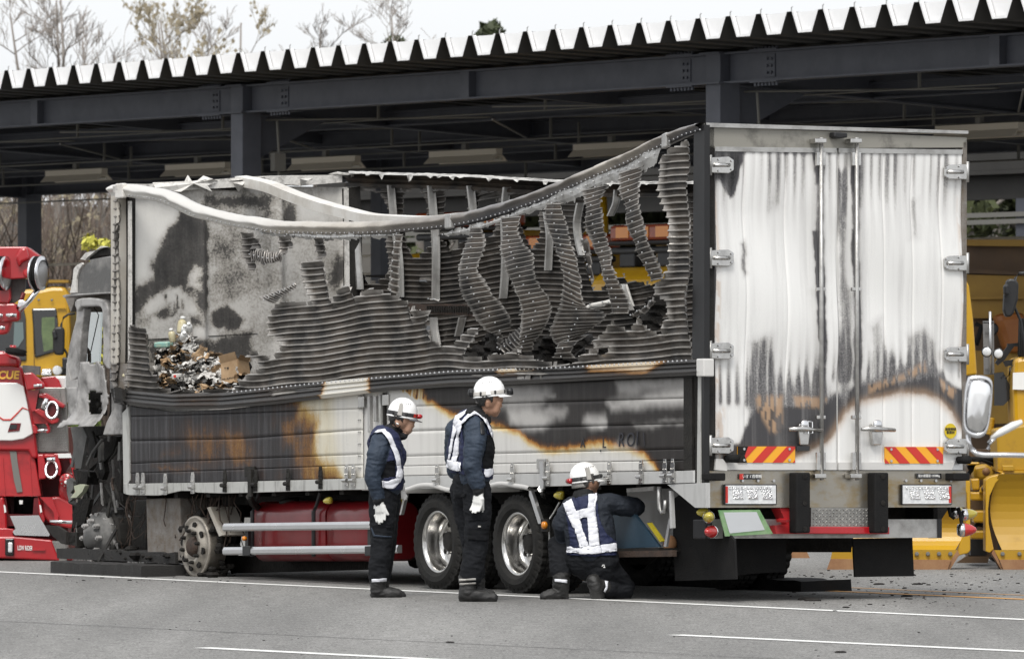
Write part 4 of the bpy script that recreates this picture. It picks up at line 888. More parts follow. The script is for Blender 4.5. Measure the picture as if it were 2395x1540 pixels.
# ---- front post and its ragged corrugated edge
b = MB()
for (u0, u1, w) in ((257, 277, -.03),):
    pts = [(u0, 458), (u1-1, 458), (u1, 600), (u1-1, 720), (u1-3, 850), (u0+6, 856), (u0, 846), (u0+1, 620)]
    b.prism([SW(u, v, w) for u, v in pts], (.10, 0, 0))
b.build('front_corner_post', 'post_beige', P_, bevel=.015)
slab([(259, 852), (272, 849), (292, 850), (300, 905), (286, 912), (266, 906)], -.02, .1, 'front_corner_post', 'rust_brown')
corr('torn_edge_strip', px_sh([(277, 462), (288, 470), (289, 560), (287, 640), (289, 700), (286, 770), (288, 850), (283, 905), (272, 900), (272, 860), (276, 720)]), [], 'corr_dark', w0=0., pitch=.07, amp=.02, ds=.012)
slab([(288, 458), (303, 462), (302, 905), (288, 905)], .05, .06, 'inner_front_post', 'dark_frame')
slab([(299, 470), (304, 470), (305, 905), (299, 905)], .03, .02, 'post_flange', 'ash_white')

# ---- bulkhead: the front wall seen from inside
SB = 9.72
def bulkhead():
    lo, hi = SR(300, 910, SB), SR(816, 430, SB); pw, ph = 0, 0
    W0, W1 = .06, 2.44; H0 = .95; H1 = SR(560, 434, SB).z
    nu, nv = 150, 150; vs, st = [], []
    def wh(px_): return px_wh(oo('M1', px_), SB)
    def wh6(px_): return px_wh(oo('M6', px_), SB)
    ribs = [px_wh(oo('M6', [(x, 800)]), SB)[0][0] for x in (860, 1580, 2200)]
    for i in range(nu+1):
        w = W0+(W1-W0)*i/nu
        d = sum(math.exp(-((w-r)/.045)**2) for r in ribs)
        for j in range(nv+1):
            h = H0+(H1-H0)*j/nv; vs.append((w, SB-.05*d+.02*vnoise(w*1.4, h*1.4), h)); st.append((w, h))
    P = warp(np.array(st), .055, 4.)
    v = field(P, .34, [(wh6([(150, 310), (640, 400), (560, 620), (420, 850), (400, 1080), (200, 1080)]), .02, .10), (wh6([(650, 430), (880, 470), (880, 1400), (830, 1200), (740, 1180), (520, 1170), (420, 1250), (240, 1300), (240, 1120), (400, 1050), (440, 880), (560, 640)]), .70, .07),
                       (wh6([(870, 280), (1480, 280), (1510, 500), (1350, 560), (880, 480)]), .62, .06), (wh6([(920, 350), (1370, 370), (1440, 460), (1330, 540), (900, 440)]), .40, .06), (wh6([(1600, 300), (1760, 300), (1780, 520), (1600, 520)]), .6, .1), (wh6([(1780, 330), (2000, 380), (2000, 520), (1790, 520)]), .1, .08), (wh6([(2030, 250), (2210, 230), (2220, 520), (2100, 500)]), .2, .1),
                       (wh6([(820, 470), (905, 490), (920, 1300), (850, 1300)]), .62, .03), (wh6([(780, 930), (835, 930), (840, 1150), (750, 1150)]), .30, .04), (wh6([(930, 560), (1500, 640), (1520, 1250), (1000, 1250)]), .44, .1), (wh6([(2100, 830), (2180, 830), (2200, 1150), (2050, 1150)]), .62, .08), (wh6([(2190, 560), (2240, 560), (2240, 1120), (2190, 1120)]), .02, .02),
                       (wh([(890, 740), (960, 640), (1050, 590), (1160, 565), (1280, 570), (1330, 700), (1400, 740), (1420, 880), (1330, 850), (1250, 760), (1120, 790), (950, 800)]), .16, .05), (wh([(1020, 740), (1110, 690), (1130, 800), (960, 850)]), .60, .05), (wh([(1150, 680), (1180, 680), (1190, 800), (1120, 820)]), .55, .03), (wh([(1260, 660), (1290, 680), (1300, 780), (1250, 770)]), .55, .03), (wh([(1350, 840), (1420, 830), (1430, 920), (1360, 920)]), .66, .03), (wh([(1200, 860), (1320, 850), (1330, 960), (1190, 980)]), .5, .06), (wh([(1060, 615), (1095, 620), (1080, 670)]), .7, .02), (wh([(1205, 625), (1235, 625), (1215, 760), (1195, 760)]), .68, .02), (wh([(760, 600), (930, 600), (880, 780), (760, 860)]), .62, .05), (wh([(780, 840), (960, 820), (970, 960), (800, 960)]), .47, .07),
                       (wh([(1540, 760), (1690, 715), (1800, 800), (1850, 880), (1780, 960), (1600, 940), (1530, 850)]), .70, .03), (wh([(1680, 700), (1900, 650), (1900, 960), (1800, 960), (1850, 850)]), .28, .06), (wh([(960, 830), (1180, 840), (1060, 960), (950, 950)]), .25, .04), (wh([(890, 960), (1050, 980), (1060, 1060), (890, 1060)]), .3, .05), (wh([(1380, 1060), (1900, 1020), (1920, 1250), (1400, 1230)]), .64, .06), (wh([(1380, 960), (1560, 960), (1560, 1010), (1390, 1030)]), .1, .04), (wh([(890, 1080), (1100, 1070), (1050, 1300), (900, 1300)]), .6, .06)])
    b = MB(); b.add(vs, [(i*(nv+1)+j, (i+1)*(nv+1)+j, (i+1)*(nv+1)+j+1, i*(nv+1)+j+1) for i in range(nu) for j in range(nv)])
    ob = b.build('bulkhead', 'bulkhead_paint', P_, smooth=True, attr=v)
    b = MB(); b.box((W0, SB+.03, H0), (W1, SB+.06, H1)); b.build('bulkhead_outer', 'cab_burnt', P_)
    b = MB(); b.prism([SR(u, v, SB-.012) for u, v in oo('M1', [(890, 1062), (1400, 1035), (2000, 1003), (2000, 1006), (1400, 1040), (890, 1066)])], (0, .03, 0)); b.build('panel_seam', 'dark_frame', ob)
    rslab([(812, 440), (842, 436), (846, 560), (850, 930), (818, 930)], SB-.12, .15, 'far_front_post', 'dark_frame')
    rslab([(806, 440), (815, 440), (818, 690), (808, 690)], SB-.14, .02, 'post_flange', 'ash_white')
bulkhead()
rslab(oo('M6', [(80, 190), (640, 160), (650, 185), (900, 140), (1280, 110), (1500, 98), (2170, 90), (2170, 160), (1800, 190), (1500, 170), (1250, 200), (700, 235), (400, 240), (90, 250)]), SB-.06, .09, 'front_header', 'ash_white')
def rag(name, px, s, m):            # torn light-alloy shreds of the roof skin
    P3 = [SR(u, v, s) for u, v in px]; b = MB(); c = sum(P3, Vector())/len(P3); b.add([(p.x, p.y+random.uniform(-.06, .06), p.z) for p in P3]+[(c.x, c.y-.05, c.z)], [(i, (i+1) % len(P3), len(P3)) for i in range(len(P3))])
    return b.build(name, m, P_)
for pl in ([(430, 160), (720, 150), (740, 90), (700, 160), (900, 130), (910, 95), (960, 130), (1050, 150), (900, 190), (940, 250), (880, 190), (690, 190), (650, 250), (600, 245), (430, 210)], [(1150, 160), (1260, 150), (1260, 180), (1235, 250), (1190, 200)], [(1760, 130), (1890, 120), (1880, 140), (1820, 150), (1790, 200)], [(1050, 150), (1300, 115), (1450, 110), (1480, 130), (1260, 150)], [(2060, 80), (2130, 60), (2190, 80), (2330, 85), (2360, 55), (2370, 90), (2270, 115), (2240, 92), (2100, 95)]):
    rag('roof_shred', oo('M6', pl), SB-.08, 'ash_white')
rslab(oo('M6', [(680, 195), (760, 170), (900, 180), (1180, 190), (1230, 235), (900, 225), (680, 230)]), SB-.03, .02, 'roof_void', 'char')

# ---- far side wall seen from inside
WF = 2.43
def shf(px): return px_sh(px, WF)
far_poly = [(818, 905), (822, 440), (900, 442), (1000, 444), (1100, 447), (1200, 452), (1300, 452), (1400, 452), (1600, 450), (1640, 450), (1640, 860), (1200, 880)]
far_holes = [M2([(205, 215), (430, 240), (500, 290), (545, 370), (550, 480), (215, 500), (205, 350), (245, 260)]), M2([(690, 300), (740, 230), (820, 215), (885, 220), (935, 280), (950, 490), (700, 500)]), M2([(1105, 230), (1330, 230), (1350, 420), (1340, 480), (1110, 500)]), M2([(1455, 330), (1560, 330), (1700, 310), (1600, 400), (1455, 420)]),
             M2([(270, 610), (560, 610), (560, 1000), (540, 1070), (440, 1135), (345, 1140), (280, 1000), (250, 850)]), M2([(715, 620), (985, 610), (985, 760), (850, 880), (800, 890), (735, 760)]), M2([(1090, 600), (1370, 560), (1380, 720), (1270, 770), (1180, 825), (1130, 760), (1060, 690)]), M2([(1500, 560), (1610, 500), (1640, 600), (1600, 690), (1530, 700), (1480, 640)]),
             M3([(320, 600), (550, 540), (560, 740), (500, 900), (440, 930), (330, 720)]), M3([(960, 790), (1000, 690), (1130, 400), (1180, 330), (1980, 330), (1980, 1180), (1640, 1290), (1500, 1250), (1400, 1250), (1350, 1180), (1230, 1280), (1075, 1350), (1030, 1200), (940, 900)]), E_([(600, 750), (630, 740), (640, 830), (610, 790)]), M2([(860, 1110), (950, 1110), (940, 1125), (870, 1122)]), M2([(1900, 1210), (1930, 1190), (1900, 1220)])]
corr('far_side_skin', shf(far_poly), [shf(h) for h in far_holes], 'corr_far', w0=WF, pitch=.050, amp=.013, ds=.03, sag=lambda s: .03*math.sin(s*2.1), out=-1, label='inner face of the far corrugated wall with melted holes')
FT = smooth_poly([(815, 404), (850, 404), (900, 407), (1000, 409), (1100, 412), (1200, 418), (1300, 424), (1400, 428), (1560, 428), (1640, 428)], 60)
mat('ash_grey', (.50, .49, .465), .7, col2=(.12, .115, .11), vscale=9, thresh=(.42, .62), bump=.3)
def far_rail():
    rings = []
    for u, v in FT:
        p = SW(u, v, WF); q = SW(u, v+32, WF); rings.append([(WF-.10, p.y, p.z), (WF+.06, p.y, p.z+.01), (WF+.06, p.y, q.z), (WF-.05, p.y, q.z), (WF-.05, p.y, q.z+.03), (WF-.02, p.y, q.z+.05), (WF-.03, p.y, p.z-.05)])
    b = MB(); b.loft(rings); b.build('far_top_rail', 'corr_burnt', P_)
    # crumpled white edge of the roof skin along it
    vs = []; n = 160
    pts = smooth_poly(FT, n)
    for i, (u, v) in enumerate(pts):
        k = .5+.5*vnoise(i*.35, 3); dr = 2+22*max(0, vnoise(i*.31, 8.)-.12)**1.2*2
        for j, (dv, w) in enumerate(((-2-4*k, WF), (1, WF-.12), (dr, WF-.15))): p = SW(u, v+dv, w); vs.append((w+.03*vnoise(i*.4, j*3.), p.y, p.z))
    b = MB(); b.add(vs, [(i*3+j, i*3+j+1, (i+1)*3+j+1, (i+1)*3+j) for i in range(n-1) for j in range(2)]); b.build('crumpled_roof_edge', 'ash_grey', P_)
far_rail()
def far_rib(pts, hw=5.5):
    b = MB(); rings = []
    for u, v in smooth_poly(pts, 14):
        q = SW(u, v, WF-.03); ds = abs(SW(u+hw, v, WF).y-SW(u-hw, v, WF).y)/2
        rings.append([(q.x, q.y-ds, q.z), (q.x, q.y-ds*.45, q.z), (q.x-.05, q.y-ds*.3, q.z), (q.x-.05, q.y+ds*.3, q.z), (q.x, q.y+ds*.45, q.z), (q.x, q.y+ds, q.z)])
    b.loft(rings, closed=False, caps=False); b.build('wall_rib', 'alu_dull', P_)
far_rib(M2([(565, 175), (590, 480), (620, 700), (655, 900), (660, 1285)])); far_rib(M2([(965, 180), (985, 450), (1010, 660), (1015, 800), (1010, 1310)]), 6.5); far_rib(M2([(1355, 180), (1385, 420), (1390, 700), (1375, 1000), (1325, 1310)]), 6)
far_rib(M2([(1718, 195), (1700, 330), (1690, 520), (1705, 800), (1700, 1100), (1680, 1300)]), 6.5); far_rib(M3([(575, 570), (610, 800), (600, 950), (590, 1150)])); far_rib(M3([(910, 480), (870, 680), (900, 900), (930, 1000)]), 6); far_rib(M3([(1280, 350), (1270, 480), (1210, 610)]), 5)
far_rib(E_([(1345, 540), (1310, 650), (1280, 750), (1275, 830)]), 7); far_rib(E_([(655, 680), (660, 760), (680, 870)]), 6); far_rib(E_([(855, 680), (840, 750), (825, 810)]), 6); far_rib(E_([(1975, 450), (2010, 560), (2060, 680)]), 5); far_rib(M2([(225, 640), (235, 850), (260, 1210)]), 5)
ribbon('bent_flap', E_([(565, 600), (600, 575), (700, 552), (800, 570), (935, 560)]), E_([(560, 630), (640, 590), (720, 580), (800, 598), (940, 600)]), 'rail_alu', lambda t: 1.6, pitch=.3, amp=.0, nc=4, jag=.002)
ribbon('bent_flap', E_([(410, 545), (450, 545), (490, 555)]), E_([(420, 560), (450, 565), (490, 582)]), 'rail_alu', lambda t: .3, pitch=.3, amp=.0, nc=4, jag=.002)
def slotted_band():
    pl = slab(E_([(450, 580), (560, 590), (700, 585), (900, 590), (1000, 610), (1000, 690), (860, 665), (700, 660), (560, 650), (450, 650)]), 1.75, .03, 'slotted_track', 'rust_dark')
    b = MB()
    for k in range(24):
        x = 600+k*16.5; a = o1('E', x, 600+ (6 if k > 16 else 0)); c = o1('E', x+7, 645+(10 if k > 16 else 0)); p, q = SW(*a, 1.74), SW(*c, 1.74); b.box((1.735, q.y, q.z), (1.747, p.y, p.z))
    tag(b.build('track_slot', 'char', pl), kind='stuff')
slotted_band()
slab([(840, 868), (1700, 850), (1700, 1100), (840, 1120)], WF+.02, .03, 'far_drop_side_gate', 'dark_frame')
def crumple(px, w, m, nm):
    poly = np.array(px_sh(oo('E', px), w)); s0, h0 = poly.min(0); s1, h1 = poly.max(0); d = .03; ss = np.arange(s0, s1+d, d); hh = np.arange(h0, h1+d, d); Pv = np.array([(s, h) for s in ss for h in hh]); nh = len(hh)
    idx = np.arange(len(Pv)).reshape(len(ss), nh); F4 = np.stack([idx[:-1, :-1], idx[1:, :-1], idx[1:, 1:], idx[:-1, 1:]], -1).reshape(-1, 4); F4 = F4[inside(Pv[F4].mean(1), poly)]
    ww = [w+.16*vnoise(s*5, h*5, w)+.05*vnoise(s*14, h*14)+.012*math.sin(h*120+s*20) for s, h in Pv.tolist()]; b = MB(); b.v = [(x, s, h) for x, (s, h) in zip(ww, Pv.tolist())]; b.f = [tuple(f) for f in F4.tolist()]; b.m = [0]*len(b.f); b.build(nm, m, P_, fix=False)
crumple([(850, 970), (930, 810), (1000, 750), (1110, 800), (1260, 830), (1200, 980)], .42, 'char', 'void_backing'); crumple([(1170, 950), (1330, 830), (1560, 800), (1720, 800), (1660, 1020), (1290, 980)], .5, 'char', 'void_backing'); crumple([(2030, 640), (2250, 500), (2250, 720), (2190, 830), (2050, 790)], .35, 'char', 'void_backing'); crumple([(1760, 890), (1850, 870), (1850, 950), (1760, 950)], .2, 'char', 'void_backing')  # dark sheets added behind the tears, standing in for deep shade
# charred floor litter behind the torn wall
b = MB(); rnd = random.Random(3)
for i in range(160):
    s = rnd.uniform(.6, 7.2); w = rnd.uniform(.5, 2.2); z = 1.06; a = rnd.uniform(0, 3); r = rnd.uniform(.06, .22)
    b.hexa([(w+r*math.cos(a+k*1.57)*rnd.uniform(.6, 1), s+r*math.sin(a+k*1.57), z) for k in range(4)]+[(w+r*.7*math.cos(a+k*1.57), s+r*.6*math.sin(a+k*1.57), z+rnd.uniform(.04, .3)) for k in range(4)])
tag(b.build('burnt_litter', 'char', P_), kind='stuff')

# ---- rear end
S0 = 0.0
rslab([(1643, 288), (1672, 290), (1672, 1104), (1640, 1104)], .0, .10, 'rear_post', 'dark_frame', bevel=.01).__setitem__('label', 'left rear corner post, blackened')
slab([(1622, 300), (1647, 292), (1646, 1128), (1640, 1128), (1640, 838), (1618, 838)], -.004, .05, 'corner_post_side', 'black_plastic')
rslab([(1640, 838), (1645, 838), (1645, 1130), (1637, 1130)], -.002, .05, 'corner_post_lower', 'sill')
rslab([(2250, 330), (2262, 330), (2260, 1104), (2250, 1104)], .0, .10, 'rear_post', 'rust_brown', bevel=.01).__setitem__('label', 'right rear corner post, thin and grey')
mat('header_paint', (.25, .24, .21), .45, .2, col2=(.05, .045, .04), vscale=3.2, thresh=(.52, .72), bump=.05)
rslab([(1648, 295), (2260, 322), (2260, 345), (1672, 348), (1648, 340)], .0, .08, 'rear_header', 'header_paint')
rslab([(1646, 287), (2264, 306), (2264, 313), (1646, 297)], -.03, .14, 'roof_lip', 'alu_dull')
rslab([(1952, 309), (1982, 311), (1982, 322), (1960, 324), (1950, 320)], -.08, .08, 'marker_lamp', 'black_plastic', bevel=.01)
mat('door_frame', (.46, .44, .40), .5, .2, col2=(.60, .59, .56), vscale=4, bump=.05)
def wh(px): return px_wh(px, 0.)
DT = [(1672, 343), (2250, 350)]; DBt = [(1672, 1099), (2250, 1098)]
def soot_door(P):
    h = P[:, 1]; za, zb_, zc, zd, ze = (SR(1950, q, 0).z for q in (380, 600, 730, 930, 345))
    nz = np.array([mnoise.noise(Vector((a*4., 3., c*.5)))+.8*mnoise.noise(Vector((a*19., 1., c*.35))) for a, c in P.tolist()])
    st = np.clip(.5+.5*np.sin(P[:, 0]*78+nz*2.2)+.75*nz, 0, 1.2)       # burn lines between the ribs of the door skin
    sm = lambda x: np.clip(x, 0, 1)**2*(3-2*np.clip(x, 0, 1))
    STK = (.36*sm((h-zb_)/(za-zb_))+.46*sm((zc-h)/(zc-zd))*sm((h-zd+np.where(P[:, 0] > 1.2, -.10, .10))/.08))*st
    P = warp(P, .02)
    v = field(P, .02, [
        (wh([(1660, 1050), (1690, 1046), (1728, 1035), (1748, 990), (1760, 935), (1785, 945), (1815, 938), (1850, 950), (1900, 945), (1935, 925), (1965, 920), (2010, 898), (2060, 874), (2110, 860), (2150, 846), (2175, 848), (2200, 876), (2230, 905), (2265, 915), (2265, 1020), (2245, 1000), (2222, 960), (2195, 935), (2160, 918), (2105, 918), (2050, 930), (2000, 942), (1975, 965), (1955, 1000), (1935, 1030), (1900, 1045), (1870, 1062), (1800, 1082), (1760, 1100), (1660, 1110)]), .74, .05),
        (wh([(1740, 960), (1770, 860), (1800, 850), (1830, 900), (1870, 880), (1950, 900), (1940, 950), (1760, 980)]), .40, .12), (wh([(2020, 900), (2060, 820), (2090, 830), (2100, 860), (2140, 820), (2180, 830), (2200, 880), (2100, 900)]), .40, .10), (wh([(1672, 1056), (1730, 1040), (1765, 960), (1960, 950), (1960, 990), (1930, 1035), (1870, 1062), (1800, 1080), (1672, 1100)]), .70, .05), (wh([(1810, 360), (1830, 360), (1830, 480), (1805, 500)]), .30, .06), (wh([(2130, 470), (2150, 470), (2150, 560), (2125, 560)]), .25, .06), (wh([(1900, 330), (1925, 330), (1925, 430), (1912, 430)]), .8, .02),
        (wh([(1668, 335), (1738, 340), (1730, 385), (1720, 450), (1712, 460), (1700, 430), (1685, 415), (1668, 410)]), .92, .03), (wh([(1668, 335), (1960, 345), (1960, 356), (1668, 352)]), .55, .05), (wh([(1730, 570), (1742, 560), (1746, 640), (1736, 650)]), .5, .03),
        (wh([(1912, 480), (1922, 480), (1924, 900), (1912, 900)]), .45, .03), (wh([(1906, 540), (1926, 540), (1926, 800), (1910, 800)]), .85, .025), (wh([(1914, 350), (1928, 350), (1928, 960), (1914, 960)]), .55, .03), (wh([(1996, 350), (2012, 350), (2012, 960), (1998, 960)]), .60, .03), (wh([(1962, 400), (1978, 400), (1982, 960), (1962, 960)]), .45, .05), (wh([(1994, 540), (2004, 540), (2006, 930), (1996, 930)]), .70, .03), (wh([(1965, 650), (1990, 680), (1985, 930), (1960, 930)]), .42, .06), (wh([(1992, 330), (2008, 330), (2006, 450), (1994, 450)]), .85, .03),
        (wh([(2030, 760), (2060, 740), (2070, 860), (2030, 880)]), .33, .05), (wh([(2120, 780), (2160, 760), (2190, 800), (2180, 860), (2120, 850)]), .33, .05), (wh([(1750, 800), (1800, 780), (1810, 900), (1760, 920)]), .34, .06),
        (wh([(2195, 880), (2225, 905), (2222, 925), (2195, 905)]), .45, .03), (wh([(1672, 980), (1690, 975), (1690, 1090), (1672, 1095)]), .30, .04)])
    return np.maximum(v, np.minimum(v+STK, .5))
def bare_door(P):     # paint flaked to tan primer along the top of the burn, scorched cream below it
    fl = [([(1765, 925), (1830, 925), (1828, 1000), (1805, 1015), (1775, 965)], .75, .03), ([(1855, 925), (1935, 930), (1925, 955), (1860, 950)], .7, .02), ([(2030, 900), (2110, 875), (2160, 845), (2165, 868), (2080, 900), (2030, 922)], .65, .025), ([(2198, 885), (2235, 912), (2228, 932), (2205, 915)], .75, .02), ([(1672, 960), (1692, 955), (1695, 1085), (1672, 1090)], .45, .04), ([(1672, 440), (1680, 440), (1680, 960), (1672, 960)], .5, .02), ([(2243, 460), (2250, 460), (2250, 900), (2243, 900)], .4, .02)]
    lo = [(1700, 1095), (1760, 1096), (1800, 1082), (1870, 1062), (1900, 1046), (1935, 1030), (1955, 1000), (1975, 965), (2000, 942), (2050, 930), (2105, 918), (2160, 918), (2195, 935), (2222, 960), (2245, 1000)]
    v = field(P, 0., [(wh(p_), v_, s_) for p_, v_, s_ in fl]); n = np.array([mnoise.noise(Vector((a*30, c*6, 2.))) for a, c in P]); v = v*np.where(n > -.08, 1., .12)
    q = np.array(wh(lo)); d = np.full(len(P), 9.)
    for k in range(len(q)-1):
        ab = q[k+1]-q[k]; t = np.clip(((P-q[k])@ab)/(ab@ab), 0, 1); d = np.minimum(d, np.hypot(*(P-q[k]-t[:, None]*ab).T))
    return np.maximum(v, .42*np.exp(-(d/.04)**2))
def wave(w, h):
    env = max(0., min(1, (h-1.55)/.4))*max(0., min(1, (3.55-h)/.5))
    return -(.013*math.sin(5.2*h+3*w)+.006*vnoise(w*3.2, h*1.1, 4)+.003*vnoise(w*9, h*.6, 9))*env
def door(lab, u0, u1, seams):
    core = rslab([(u0+2, interp(DT, u0)+2), (u1-2, interp(DT, u1)+2), (u1-2, 1097), (u0+2, 1097)], .085, .03, 'cargo_door', 'door_frame'); core['label'] = lab
    edges = [u0]+seams+[u1]
    for k in range(len(edges)-1):
        nu, nv = 22, 150; vs, st = [], []
        for i in range(nu+1):
            u = edges[k]+(edges[k+1]-edges[k])*i/nu
            for j in range(nv+1):
                v = interp(DT, u)+(interp(DBt, u)-interp(DT, u))*j/nv
                p = SR(u, v, 0.); e = .008 if i in (0, nu) or j in (0, nv) else 0
                sx = .015*math.sin(p.z*3.1+1)*max(0., min(1, (p.z-1.6)/.3))*max(0., min(1, (3.5-p.z)/.4)) if 0 < k+(i > 0) and not (k == 0 and i == 0) and not (k == len(edges)-2 and i == nu) else 0
                vs.append((p.x+sx, e+wave(p.x, p.z), p.z)); st.append((p.x, p.z))
        b = MB(); b.add(vs, [(i*(nv+1)+j, (i+1)*(nv+1)+j, (i+1)*(nv+1)+j+1, i*(nv+1)+j+1) for i in range(nu) for j in range(nv)])
        b.build('door_panel', 'door_paint', core, smooth=True, attr=soot_door(np.array(st)), attr2=bare_door(np.array(st)))
    a = [(u0, interp(DT, u0)), (u1, interp(DT, u1)), (u1, interp(DT, u1)+15), (u0, interp(DT, u0)+15)]
    return core
dl = door('left cargo door, scorched grey with a black upper corner', 1674, 1957, [1742, 1838, 1915])
dr = door('right cargo door, white below a wavy scorched band', 1960, 2250, [2012, 2066, 2133, 2200])
rslab([(1953, 352), (1964, 352), (1964, 1098), (1953, 1098)], .012, .03, 'door_seal', 'off_white')
for (u0, u1) in ((1672, 1956), (1961, 2251)):
    rslab([(u0, 1080), (u1, 1080), (u1, 1098), (u0, 1098)], -.014, .02, 'door_kick_rail', 'off_white')
    rslab([(u0, interp(DT, u0)), (u1, interp(DT, u1)), (u1, interp(DT, u1)+11), (u0, interp(DT, u0)+11)], -.010, .02, 'door_top_rail', 'alu_dull')
for u, lab in ((1921, 'l'), (2004, 'r')):
    p0, p1 = SR(u-1, 322, -.06), SR(u, 1122, -.06)
    b = MB(); b.cyl(p0, p1, .017, 10); r = b.build('lock_rod', 'alu_dull', P_, smooth=True)
    for v, hh in ((372, 32), (676, 9), (975, 9), (1078, 42)): rslab([(u-11, v-hh/2), (u+10, v-hh/2), (u+10, v+hh/2), (u-11, v+hh/2)], -.066, .03, 'rod_clamp', 'stainless', r, bevel=.006)
    for v in (329, 1112): rslab([(u-15, v-5), (u+12, v-5), (u+12, v+6), (u-15, v+6)], -.10, .09, 'cam_keeper', 'stainless', r, bevel=.008)
def door_hinge(u0, u1, v, flip, m='stainless'):
    b = MB(); pts = [(u0, v-18), (u1-12, v-20), (u1, v-12), (u1, v+12), (u1-12, v+20), (u0, v+18)] if not flip else [(u1, v-18), (u0+12, v-17), (u0, v-10), (u0, v+10), (u0+12, v+17), (u1, v+18)]
    b.prism([SR(a, c, -.045) for a, c in pts], (0, .02, 0)); h = b.build('door_hinge', m, P_, bevel=.006)
    b = MB(); b.cyl(SR(u0+8, v, -.05), SR(u1-10, v, -.05), .016, 8); b.build('hinge_rib', 'stainless', h, smooth=True)
    b = MB(); uu = u0 if not flip else u1; b.cyl(SR(uu, v-24, -.04), SR(uu, v+24, -.04), .013, 8); b.build('hinge_pin', 'alu_dull', h, smooth=True)
    b = MB()
    for a, c in ((.35, -13), (.9, -10), (.35, 13), (.9, 10)):
        x = u0+(u1-u0)*(a if not flip else 1-a); p = SR(x, v+c, -.047); b.cyl(p, p+Vector((0, -.01, 0)), .010, 6)
    tag(b.build('rivet', 'alu_clean', h), kind='stuff')
for v in (386, 603, 820, 1041): door_hinge(1661, 1716, v, False)
for v in (402, 615, 828, 1043): door_hinge(2208, 2262, v, True)
for u, fl in ((1882, 1), (2052, -1)):
    rslab([(u-13, 990), (u+11, 990), (u+13, 1008), (u+9, 1040), (u-11, 1040), (u-15, 1008)], -.05, .045, 'latch_body', 'stainless', bevel=.008)
    b = MB(); b.tube([SR(u-38*1, 1003, -.075), SR(u-10, 1002, -.085), SR(u+40, 1005, -.07)], [.014, .022, .016], 8); b.build('door_handle', 'stainless', P_, smooth=True)
    b = MB(); b.ball(SR(u, 993, -.06), .045, 10, sc=(1, .5, 1)); b.build('latch_cap', 'chrome_soft', P_, smooth=True)
b = MB(); b.tube([SR(1889, 985, -.07), SR(1899, 986, -.08), SR(1900, 1012, -.085), SR(1890, 1013, -.085), SR(1889, 985, -.07)], .006, 6); b.build('padlock_shackle', 'chrome', P_)
# reflector boards with slanting stripes
def reflector(u0, v0, u1, v1, direction, burnt):
    bd = rslab([(u0, v0), (u1, v0), (u1, v1), (u0, v1)], -.018, .012, 'reflector_board', 'sign_yellow')
    h = v1-v0; k = h*.9*direction; sp = (u1-u0)/2.85
    for i in range(-1, 4):
        a = u0+i*sp+(0 if direction > 0 else sp*.45); pl = [(a, v0), (a+sp*.5, v0), (a+sp*.5+k, v1), (a+k, v1)]
        pl = [(min(max(x, u0), u1), y) for x, y in pl]
        # clip slanted stripe to the board
        def clip(poly):
            for side, lim in ((0, u0), (1, u1)):
                res = []
                for q in range(len(poly)):
                    (xa, ya), (xb, yb) = poly[q], poly[(q+1) % len(poly)]
                    ia = xa >= lim if side == 0 else xa <= lim; ib = xb >= lim if side == 0 else xb <= lim
                    if ia: res.append((xa, ya))
                    if ia != ib: t = (lim-xa)/(xb-xa); res.append((lim, ya+(yb-ya)*t))
                poly = res
            return poly
        raw = [(u0+i*sp+(0 if direction > 0 else sp*.45), v0), (u0+i*sp+(0 if direction > 0 else sp*.45)+sp*.5, v0), (u0+i*sp+(0 if direction > 0 else sp*.45)+sp*.5+k, v1), (u0+i*sp+(0 if direction > 0 else sp*.45)+k, v1)]
        pl = clip(raw)
        if len(pl) >= 3: rslab(pl, -.021, .002, 'stripe', 'sign_red', bd)
    if burnt: rslab([(u0, v0), (u0+24, v0), (u0+16, v0+22), (u0+22, v1), (u0, v1)], -.023, .003, 'charred_corner', 'char', bd)
    for x, y in ((u0+14, v0+6), (u1-14, v0+6), (u0+14, v1-6), (u1-14, v1-6)):
        b = MB(); p = SR(x, y, -.02); b.cyl(p, p+Vector((0, -.008, 0)), .011, 8); b.build('rivet', 'alu_clean', bd)
reflector(1725, 1043, 1859, 1081, -1, True); reflector(2069, 1044, 2205, 1083, 1, False)
# round sticker, name plates
b = MB(); c = SR(2222.5, 1007, -.012); ring = [(c.x+.058*math.cos(k*math.pi/14), c.y, c.z+.060*math.sin(k*math.pi/14)) for k in range(28)]; b.prism(ring, (0, .004, 0)); st_ = b.build('round_sticker', 'gold', P_)
RX, RZ = (1, 0, 0), (0, 0, 1)
def rtext(body, size, u, v, s, m, parent): return text(body, size, frame(SR(u, v, s), RX, RZ), m, parent)
rtext('速度抑制\n装置付', .026, 2222.5, 1007, -.0145, 'text_black', st_)
pl = rslab([(1729, 1107), (1779, 1107), (1779, 1120), (1729, 1120)], -.016, .004, 'name_plate', 'black_gloss'); rtext('いすゞ首都圏', .030, 1758, 1113.5, -.018, 'text_white', pl); rslab([(1729, 1107), (1738, 1107), (1738, 1120), (1729, 1120)], -.019, .003, 'red_square', 'sign_red', pl)
pl = rslab([(2143, 1106), (2201, 1106), (2201, 1118), (2143, 1118)], -.016, .004, 'load_plate', 'black_gloss'); rtext('最大積載量 13700kg', .024, 2172, 1112, -.018, 'text_white', pl)
pl = rslab([(1862, 1042), (1893, 1042), (1893, 1053), (1862, 1053)], -.016, .004, 'maker_plate', 'black_gloss')
rslab([(1672, 1098), (1700, 1100), (1700, 1084), (1690, 1072), (1674, 1072)], -.02, .02, 'corner_plate', 'off_white'); rslab([(2226, 1098), (2250, 1098), (2250, 1074), (2234, 1074)], -.02, .02, 'corner_plate', 'alu_clean')
